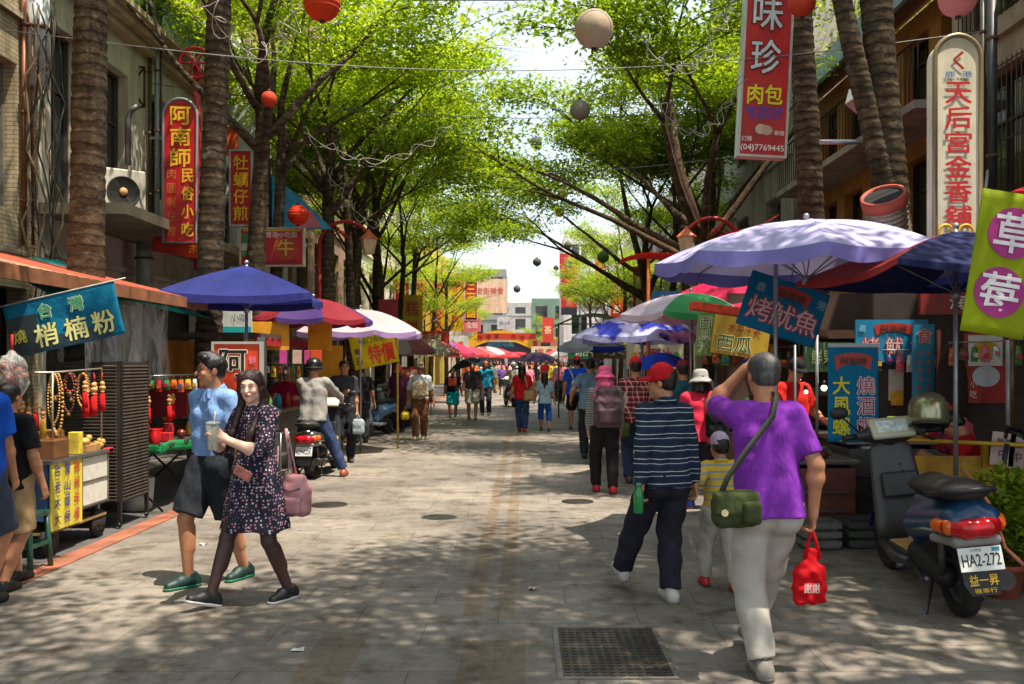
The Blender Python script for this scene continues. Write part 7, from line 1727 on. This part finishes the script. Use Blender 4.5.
k = MB(); k.lathe([(.030, -.09), (.042, .06), (.0001, .058)], 20); k.build('drink', mat('c9bd78', .3, 0, .1, bump=0), cu); k = MB(); k.lathe([(.032, -.095), (.046, .075)], 20, cap=False); k.build('cup_wall', plastic_film(), cu, solid=.0015); k = MB(); k.lathe([(.048, .073), (.048, .085), (.03, .092), (.0001, .092)], 20); k.build('lid', mat('b8bcbc', .2), cu); k = MB(); k.tube([(0, 0, .02), (.015, 0, .16)], .006, 6); k.build('straw', mat('c8c0a8', .4), cu)
k = MB(); k.box((0, 0, 0), (.135, .012, .07), bev=.005); ph = k.build('phone', mat('b06a5c', .4, 0, .5, 40, .1)); ph.location = (-1.86, 6.0, .915); ph.rotation_euler = (0, rad(28), rad(-15)); tag(ph, 'pinkish patterned phone held against the dotted dress', 'phone')
bp = empty('pink_backpack', (-1.60, 6.33, .76), 'dusty pink leather backpack hanging at the woman\'s left side', 'backpack', rad(-15))
PK = mat('b88084', .5, 0, .15, 8, .2)
sdf_obj('bag_body', [rbox((0, 0, -.07), (.115, .065, .11), .05, .02), rbox((0, 0, .03), (.09, .05, .08), .045, .04)], .007, PK, bp, .004, 30)
sdf_obj('front_pocket', [rbox((0, -.07, -.10), (.085, .03, .06), .025, .02)], .007, PK, bp)
k = MB(); k.tube([(-.02, 0, .11), (-.06, .0, .30), (-.10, .05, .42)], .008, 6); k.tube([(.01, 0, .11), (-.03, 0, .28), (-.10, .06, .42)], .008, 6); k.tube([(-.05, -.02, -.12), (-.12, -.04, .02), (-.13, .0, .3)], .007, 6); k.build('strap', PK, bp)
k = MB(); k.tube([(-.07, -.06, .02), (0, -.085, 0), (.07, -.06, .02)], .006, 6); k.build('zip_trim', mat('6a4a48', .5), bp)
person('man in a blue short sleeved shirt and glasses beside the woman in the dotted dress', -2.32, 6.78, 150, 1.71, h=.006, g=.98, tone='mid', feet=((-.06, -.24, 0), (.07, .17, 0)), toe=(-.1, .2), hands=((.0, .0, 0) and None, (.22, -.06, .80)), curl=(.5, .5), head=(-.42, -.02, 0), face=1, glasses=True,
    top=('shirt', cloth('7494c4', .14, .9)), bottom=('shorts', cloth('23262c', .3, .6), .92, 1.15), shoes=SH('14302e', '1f6a4a'), hair=('quiff', hairmat('100d0c')), sleeve=.85, seed=9)
# left edge people
person('person in a dark grey long sleeve at the very left edge holding a cup', -3.46, 5.30, 8, 1.68, h=.009, g=1.1, tone='mid', hands=((-.2, 0, .8), (.215, .02, .80)), feet=((-.1, .1, 0), (.05, -.05, 0)), curl=(.4, .8), top=('long', cloth('35383c')), bottom=('shorts', cloth('3a3c46'), .95), shoes=SH('b07a66', '5a3a30'), hair=('short', hairmat()), face=1)
cu = empty('drink_cup', (-3.22, 5.31, .70), 'clear cup with brown drink held at the far left edge', 'cup')
k = MB(); k.lathe([(.034, -.08), (.042, .03), (.0001, .03)], 18); k.build('drink', mat('a8774c', .3, 0, .1, bump=0), cu); k = MB(); k.lathe([(.036, -.085), (.05, .11)], 18, cap=False); k.build('cup_wall', plastic_film(), cu, solid=.002)
person('man in a bright blue shirt seen from behind at the left edge', -3.72, 6.15, -10, 1.70, h=.01, g=1.1, tone='mid', hands=((-.22, .1, .85), (.13, .22, .80)), top=('tee', cloth('1450b8', .12, .6)), bottom=('shorts', cloth('3c4454'), .95), shoes=SH('2a2420'), hair=('short', hairmat()), face=1)
person('person in a black tee and beige shorts with a bracelet behind the blue shirt', -3.76, 6.62, -12, 1.50, h=.009, g=1.0, tone='mid', feet=((-.08, .18, 0), (.07, -.12, 0)), hands=((-.2, 0, .82), (.25, .05, .75)), curl=(.3, .7), top=('tee', cloth('151518')), bottom=('shorts', cloth('a88c66'), .95, 1.1), shoes=SH('191512'), hair=('short', hairmat()), face=1)
# mid right walkers
person('hiker with pink hooded sun hat and mauve backpack walking away', 1.01, 11.5, 2, 1.58, h=.011, tone='mid', feet=((-.1, .1, 0), (.09, -.08, 0)), hands=((-.2, .06, .78), (.2, .06, .78)), top=('long', striped('8a8a86', '5a5a58', .03, .45, 'grey_striped_fabric')), bottom=('trousers', cloth('1c1a1c'), 1.0, 1.0), shoes=SH('b82030', '3a1c20'), hair=('short', hairmat()), hat=('bucket', cloth('d85a84'), cloth('d85a84')), face=1)
bp = empty('backpack', (1.02, 11.27, 1.10), 'mauve grey backpack on the hiker with the pink hat', 'backpack')
MV = cloth('55404a', .2, .6)
sdf_obj('bag_body', [rbox((0, 0, -.07), (.17, .11, .19), .07, .03), rbox((0, .01, .10), (.14, .09, .15), .07, .04)], .011, MV, bp, .005, 24); sdf_obj('front_pocket', [rbox((0, -.11, -.12), (.13, .05, .10), .04, .02)], .01, cloth('4a3840'), bp)
for a in (-1, 1): k = MB(); k.tube([(a*.09, .04, .16), (a*.11, .16, .22), (a*.11, .26, .12)], .016, 6); k.build('strap', MV, bp)
k = MB(); k.tube([(-.12, -.085, .02), (0, -.11, .0), (.12, -.085, .02)], .006, 6); k.build('zip_trim', mat('8a7a80', .4), bp)
k = MB(); k.box((0, 0, 0), (.36, .18, .12), bev=.03); o = k.build('waist_pouch', cloth('191818')); o.location = (1.0, 11.42, .80); tag(o, 'black waist pouch under the mauve backpack', 'pouch')
person('man in a red plaid shirt and red cap beside the hiker', 1.52, 12.5, 0, 1.70, h=.012, tone='mid', feet=((-.1, -.08, 0), (.1, .12, 0)), top=('long', plaid('a81824', '3a1018', 'b8a8a4')), bottom=('trousers', jeans('2c3a58')), shoes=SH('4a4440'), hair=('short', hairmat()), hat=('cap', cloth('c01824')), face=1)
bag('small olive bag hanging from the plaid shirted man\'s left hand', 1.33, 12.38, .72, .2, .1, .22, cloth('4a5a2c'), strap=[(-.04, 0, .06), (0, 0, .2), (.04, 0, .06)])
person('woman in a coral red tee and grey sun hat walking away beyond the striped man', 1.98, 10.25, 5, 1.55, h=.01, g=1.1, tone='mid', feet=((-.1, .08, 0), (.1, -.08, 0)), top=('tee', cloth('d42c44')), bottom=('trousers', cloth('2a2430')), shoes=SH('2a4a9a', 'c04a6a'), hair=('bob', hairmat()), hat=('bucket', cloth('9a9894')), face=1)
bag('black cloth bag on the right side of the woman in coral', 2.13, 10.08, .98, .26, .1, .34, cloth('121114'), strap=[(.02, 0, .1), (-.03, .0, .3), (-.05, .06, .46)])
person('person in a teal shirt and dark red cap walking behind the woman in coral', 2.12, 12.2, 0, 1.66, h=.013, tone='mid', top=('tee', cloth('1c4a58')), bottom=('trousers', cloth('2a2c34')), shoes=SH('2a2a2a'), hair=('short', hairmat()), hat=('cap', cloth('7a1830')), face=1)
person('person with a blue umbrella walking beside the plaid shirted man', 2.0, 14.0, 0, 1.6, h=.014, tone='mid', hands=(None, (.12, .2, 1.15)), top=('long', cloth('1a1a20')), bottom=('trousers', cloth('24242c')), shoes=SH('222222'), hair=('longback', hairmat()), face=1)
def handumb(label, X, Y, z, R, cols, n=8, drop=.22, lenp=.75, tilt=(0, 0), stops=None):
    u_ = umbrella(label, X, Y, z, R, drop, cols, n=n, pole_to=z-lenp, valance=0, group='hand held umbrellas in the crowd', tilt=tilt, frac=.3, stops=stops, sag=.08)
    u_.name = 'hand_umbrella'; return u_
handumb('plain bright blue hand umbrella held over a walker on the right', 2.08, 14.15, 1.80, .50, ['1c46c8'], tilt=(0, rad(-4)))
handumb('purple patterned hand umbrella over the women in mid street', .30, 24.8, 1.92, .66, ['7a5a9a'], stops=[(.4, lin('7a52a4')), (.55, lin('c0a8cc'))])
handumb('black hand umbrella held low on the left of mid street', -2.0, 29, 1.72, .62, ['17171c'], tilt=(0, rad(-22)))
handumb('grey blue hand umbrella beside the black one', -1.85, 31, 1.78, .5, ['5a7a9a', 'a8b8c0'])
person('person in a grey blue shirt just left of the pink hatted hiker', 1.12, 15.6, 0, 1.72, h=.014, tone='mid', hands=((-.33, .05, 1.0), None), top=('tee', cloth('6a8494')), bottom=('trousers', cloth('2a2c34')), shoes=SH('222222'), hair=('short', hairmat()), face=1)
# mid street
person('big man in a bright blue tee and red cap walking away in mid street', 1.24, 21.8, 0, 1.76, h=.016, g=1.3, tone='mid', feet=((-.14, .1, 0), (.14, -.1, 0)), top=('tee', cloth('1450c8')), bottom=('shorts', cloth('1a1a1c'), .95), shoes=SH('3a3a3c', 'a8a8a8'), hair=('short', hairmat()), hat=('cap', cloth('c8181c')), face=1)
bag('beige satchel on the back of the big man in blue', 1.30, 21.5, 1.08, .42, .14, .30, cloth('a89a84'), strap=[(-.12, 0, .06), (-.2, .05, .3), (-.28, .2, .45)])
person('woman with long black hair in a red top and jeans walking away', -.07, 21.6, 0, 1.58, h=.014, g=.98, tone='mid', feet=((-.06, .1, 0), (.06, -.1, 0)), top=('tee', cloth('c0141e')), bottom=('trousers', jeans()), shoes=SH('b01c28'), hair=('longback', hairmat()), face=1)
bag('tan handbag at the right hip of the woman in red', .10, 21.45, .86, .28, .12, .26, mat('a8804c', .5), strap=[(-.02, 0, .1), (-.08, .0, .35), (-.12, .1, .5)])
person('girl in a pale blue blouse and blue leggings beside the woman in red', .47, 21.8, 0, 1.42, cat='girl', h=.014, g=.9, tone='mid', feet=((-.08, .1, 0), (.1, -.1, 0)), top=('loose', cloth('a0bcc8')), bottom=('trousers', cloth('1c50a8'), .45), shoes=SH('5a4a30'), hair=('longback', hairmat('2a1512')), face=1)
person('older man in a tan vest, cap and brown trousers walking towards the camera', -2.22, 19.3, 178, 1.62, h=.012, g=1.05, tone='dark', feet=((-.06, -.1, 0), (.08, .12, 0)), top=('shirt', cloth('b8bcc0')), bottom=('trousers', cloth('6a4228'), 1.0), shoes=SH('a89a88'), hair=('short', hairmat()), hat=('cap', cloth('8a7460')), sleeve=.95, face=1)
V_ = cloth('a89878')
vp = bag('tan utility vest pack on the chest of the older man in a cap', -2.21, 19.12, 1.08, .36, .10, .34, V_, name='chest_pack', strap=[(-.12, 0, .12), (-.13, .05, .3), (-.1, .12, .36)])
bag('yellow plastic bag swinging from the older man\'s hand', -2.52, 19.15, .52, .18, .14, .18, translucent('d8c02c', .4, fold=1), name='plastic_bag', cat='plastic bag', strap=[(-.03, 0, .06), (0, 0, .2), (.03, 0, .06)])
person('woman in a dark plum dress standing by the left kerb', -3.0, 21.6, 170, 1.55, h=.014, g=1.05, tone='dark', top=('loose', cloth('4a1a38')), bottom=('trousers', cloth('3a1830')), shoes=SH('2a2020'), hair=('short', hairmat()), face=1, hat=('bucket', cloth('c84a44')))
person('boy in a dark tee with orange print and teal shorts walking towards the camera', -2.06, 26.0, 182, 1.46, cat='boy', h=.014, tone='mid', feet=((-.07, -.1, 0), (.07, .1, 0)), top=('tee', cloth('20222c')), bottom=('shorts', cloth('1498a0'), .9, 1.1), shoes=SH('a89a90'), hair=('short', hairmat()), face=1)
k = MB(); k.box((0, 0, 0), (.24, .02, .22), bev=.01); o = k.build('chest_bag', mat('d8501c', .6, 0, .4, 20)); o.location = (-2.06, 25.83, 1.08); tag(o, 'orange square bag on the chest of the boy in teal shorts', 'bag')
person('man in a charcoal tee and beige shorts walking beside the boy', -1.50, 26.0, 184, 1.64, h=.014, g=1.1, tone='mid', feet=((-.08, .12, 0), (.1, -.1, 0)), top=('tee', cloth('3a343a')), bottom=('shorts', cloth('b8b0a0'), .95), shoes=SH('6a6660'), hair=('short', hairmat()), face=1)
person('man in a teal tee with dark backpack behind the charcoal tee', -1.22, 28.2, 178, 1.68, h=.015, tone='dark', top=('tee', cloth('1a8ab0')), bottom=('trousers', cloth('2a2c34')), shoes=SH('303030'), hair=('short', hairmat('8a4a1c')), face=1)
person('grey clad rider on the deep blue scooter in mid street', -.42, 33.45, 14, 1.66, h=.016, hipz=.82, feet=((-.16, .62, .26), (.16, .62, .26)), hands=((-.28, .85, 1.02), (.28, .85, 1.02)), top=('long', cloth('a09a90')), bottom=('trousers', cloth('4a4a50')), shoes=SH('333333'), hat=('helmet', mat('b8b8ba', .2)), face=0)
person('man in a white tee and navy shorts far off, walking towards the camera', -1.78, 60, 180, 1.72, h=.02, top=('tee', cloth('d8d8d8')), bottom=('shorts', cloth('20284a'), .95), shoes=SH('444444'), hair=('short', hairmat()), face=0)
person('walker with a dark backpack right of the purple umbrella', 1.42, 38, 0, 1.68, h=.018, top=('tee', cloth('7a8494')), bottom=('trousers', cloth('2a2c34')), shoes=SH('333333'), hair=('short', hairmat()), face=0)
person('woman in a crimson tee behind the big man in blue', 1.95, 28, 0, 1.60, h=.016, top=('tee', cloth('c0284c')), bottom=('trousers', cloth('2a2c34')), shoes=SH('333333'), hair=('short', hairmat()), face=0)
# vendors, rider, standing man
person('rider in a grey hoodie and black helmet sitting on the dark scooter', -3.04, 13.05, -4, 1.72, h=.011, g=1.12, hipz=.86, feet=((-.30, .12, 0), (.42, .10, 0)), hands=((-.3, .72, 1.03), (.3, .72, 1.03)), tone='mid', top=('jacket', cloth('8a8682', .15, .7)), bottom=('trousers', jeans('2a3858'), .92), shoes=SH('8a4a30'), hat=('helmet', mat('17171a', .25)), face=0, lean=(0, .06))
person('vendor in a magenta tee and white cap behind the steel counter', -4.0, 15.3, 170, 1.55, h=.012, tone='mid', hands=((-.3, .25, 1.05), (.25, .3, 1.0)), top=('tee', cloth('b81c4c')), bottom=('trousers', cloth('2a2a30')), shoes=SH('333333'), hair=('short', hairmat()), hat=('cap', cloth('c8c4c0')), face=1)
person('slim man in a charcoal tee standing by the tall yellow panel', -2.98, 15.0, 200, 1.68, h=.012, g=.95, tone='mid', hands=((-.2, .02, .82), (.05, .28, 1.15)), top=('tee', cloth('33353a')), bottom=('trousers', cloth('1a1c22')), shoes=SH('3a3430'), hair=('short', hairmat()), face=1)
bag('pale shopping bag held by the slim man in charcoal', -2.72, 14.85, .6, .2, .1, .26, translucent('b8c4cc', .4), name='plastic_bag', cat='plastic bag', strap=[(-.03, 0, .08), (0, 0, .22), (.03, 0, .08)])
person('second vendor in a yellow and green vest inside the yellow stall', -4.35, 14.2, 150, 1.6, h=.014, tone='mid', top=('tee', cloth('c8a01c')), bottom=('trousers', cloth('2a2a30')), shoes=SH('333333'), hair=('short', hairmat()), face=1)
person('stall helper in a bright turquoise shirt beyond the rider', -3.75, 16.6, 180, 1.62, h=.014, tone='mid', top=('tee', cloth('18a0c0')), bottom=('trousers', cloth('2a2a30')), shoes=SH('333333'), hair=('short', hairmat()), face=1)
person('two-tone dressed customer by the left scooters in black', -3.35, 18.6, 20, 1.6, h=.014, tone='mid', top=('tee', cloth('18181c')), bottom=('trousers', cloth('3a3a40')), shoes=SH('333333'), hair=('short', hairmat()), face=1)
person('seated vendor in a red and black vest looking down behind the yellow barrier', 4.02, 8.0, 62, 1.66, h=.009, g=1.05, hipz=.47, gz=0, feet=((-.14, .42, 0), (.14, .42, 0)), hands=((-.12, .42, .78), (.14, .42, .78)), lean=(0, .28), head=(0, -.55, 0), tone='mid', top=('tee', cloth('b0141e')), bottom=('trousers', cloth('1c1c20')), shoes=SH('222222'), hair=('short', hairmat()), face=1)
stool('dark stool under the seated vendor', 4.02, 8.0, '2a2a2c', .45, .34)
counter('small work table in front of the seated vendor', 3.35, 3.8, 8.05, 8.55, .72, mat('5a4a3a', .6))
person('stall keeper in a red shirt and dark cap behind the lit bulbs', 2.98, 10.15, 200, 1.68, h=.011, tone='mid', hands=((-.25, .25, 1.0), (.2, .3, 1.0)), head=(0, -.35, 0), top=('tee', cloth('c02018')), bottom=('trousers', cloth('2a2a30')), shoes=SH('333333'), hair=('short', hairmat()), hat=('cap', cloth('16161a')), face=1)
person('cook in dark clothes bending by the steel counter on the right', 3.9, 10.2, 190, 1.6, h=.014, tone='mid', top=('long', cloth('1c1a1c')), bottom=('trousers', cloth('1c1a1c')), shoes=SH('333333'), hair=('short', hairmat()), face=1)
# ---- far crowd
arch = []
kinds = [dict(top='tee', bottom='trousers', hair='short', face=0), dict(top='tee', bottom='shorts', hair='short', face=180), dict(top='loose', bottom='trousers', hair='longback', face=0), dict(top='long', bottom='trousers', hair='short', face=180), dict(top='tee', bottom='shorts', hair='longback', face=180)]
cols_ = [('white', 'd0d0d0'), ('red', 'b81c24'), ('navy', '1f2c50'), ('black', '17171a'), ('pink', 'd07a90'), ('sky blue', '5a98c8'), ('yellow', 'd0b03a'), ('grey', '7a7a7c'), ('green', '3a7a4a'), ('orange', 'd0662a'), ('violet', '6a4a90'), ('beige', 'b0a284')]
bots = [('jeans', '2c4468'), ('black trousers', '17171a'), ('khaki', '8a7a5a'), ('grey', '55565a')]
protos = []
spots = []
places = ['left of mid street', 'near the street axis', 'right of the axis', 'by the right stalls', 'by the left stalls']
used_ = set(); n_c = 0
cr = random.Random(77)
def place_word(x): return places[4] if x < -2.3 else places[0] if x < -.8 else places[1] if x < .6 else places[2] if x < 1.8 else places[3]
for i in range(72):
    Yc = 31+i*.72+cr.uniform(-.6, .6); Xc = (-2.6, -.2, 1.9, -1.4, .9, 2.6, .3, -2.0, 1.3)[i % 9]+cr.uniform(-.45, .45)
    if Yc < 37 and Xc < .8: Xc = 2.2+cr.uniform(0, .7)
    kd = i % 5; c = cols_[(i*5+i//12) % 12]; b_ = bots[(i+i//5) % 4]
    lab = 'far walker in %s top and %s, %s, %s' % (c[0], b_[0], 'from behind' if kinds[kd]['face'] == 0 else 'facing us', place_word(Xc))
    if lab in used_: lab = lab.replace('far walker', 'very distant walker')
    used_.add(lab)
    if len(protos) <= kd:
        q = person(lab, Xc, Yc, kinds[kd]['face'], 1.62, h=.02, top=(kinds[kd]['top'], cloth(c[1])), bottom=(kinds[kd]['bottom'], cloth(b_[1])), shoes=SH('3a3634'), hair=(kinds[kd]['hair'], hairmat()), feet=((-.08, .13, 0), (.08, -.13, 0)), face=0, group='far crowd walking in the street')
        protos.append(q['root']); continue
    src = protos[kd]; r = src.copy(); C.objects.link(r); r.location = (Xc, Yc, 0); r.rotation_euler = (0, 0, rad(kinds[kd]['face']+cr.uniform(-20, 20))); r['label'] = lab
    s_ = cr.uniform(.93, 1.07); r.scale = (s_, s_, s_)
    for ch in src.children:
        o = ch.copy(); C.objects.link(o); o.parent = r
        col_ = {'shirt': c[1], 'trousers': b_[1], 'shorts': b_[1]}.get(ch.name.split('.')[0])
        if col_: o.material_slots[0].link = 'OBJECT'; o.material_slots[0].material = cloth(col_)
        for g2 in ch.children: o2 = g2.copy(); C.objects.link(o2); o2.parent = o

for o in bpy.data.objects:
    if 'label' in o and not (4 <= len(o['label'].replace('-', ' ').split()) <= 16) and not o.parent: print('LABELLEN', o.name, len(o['label'].split()), o['label'])
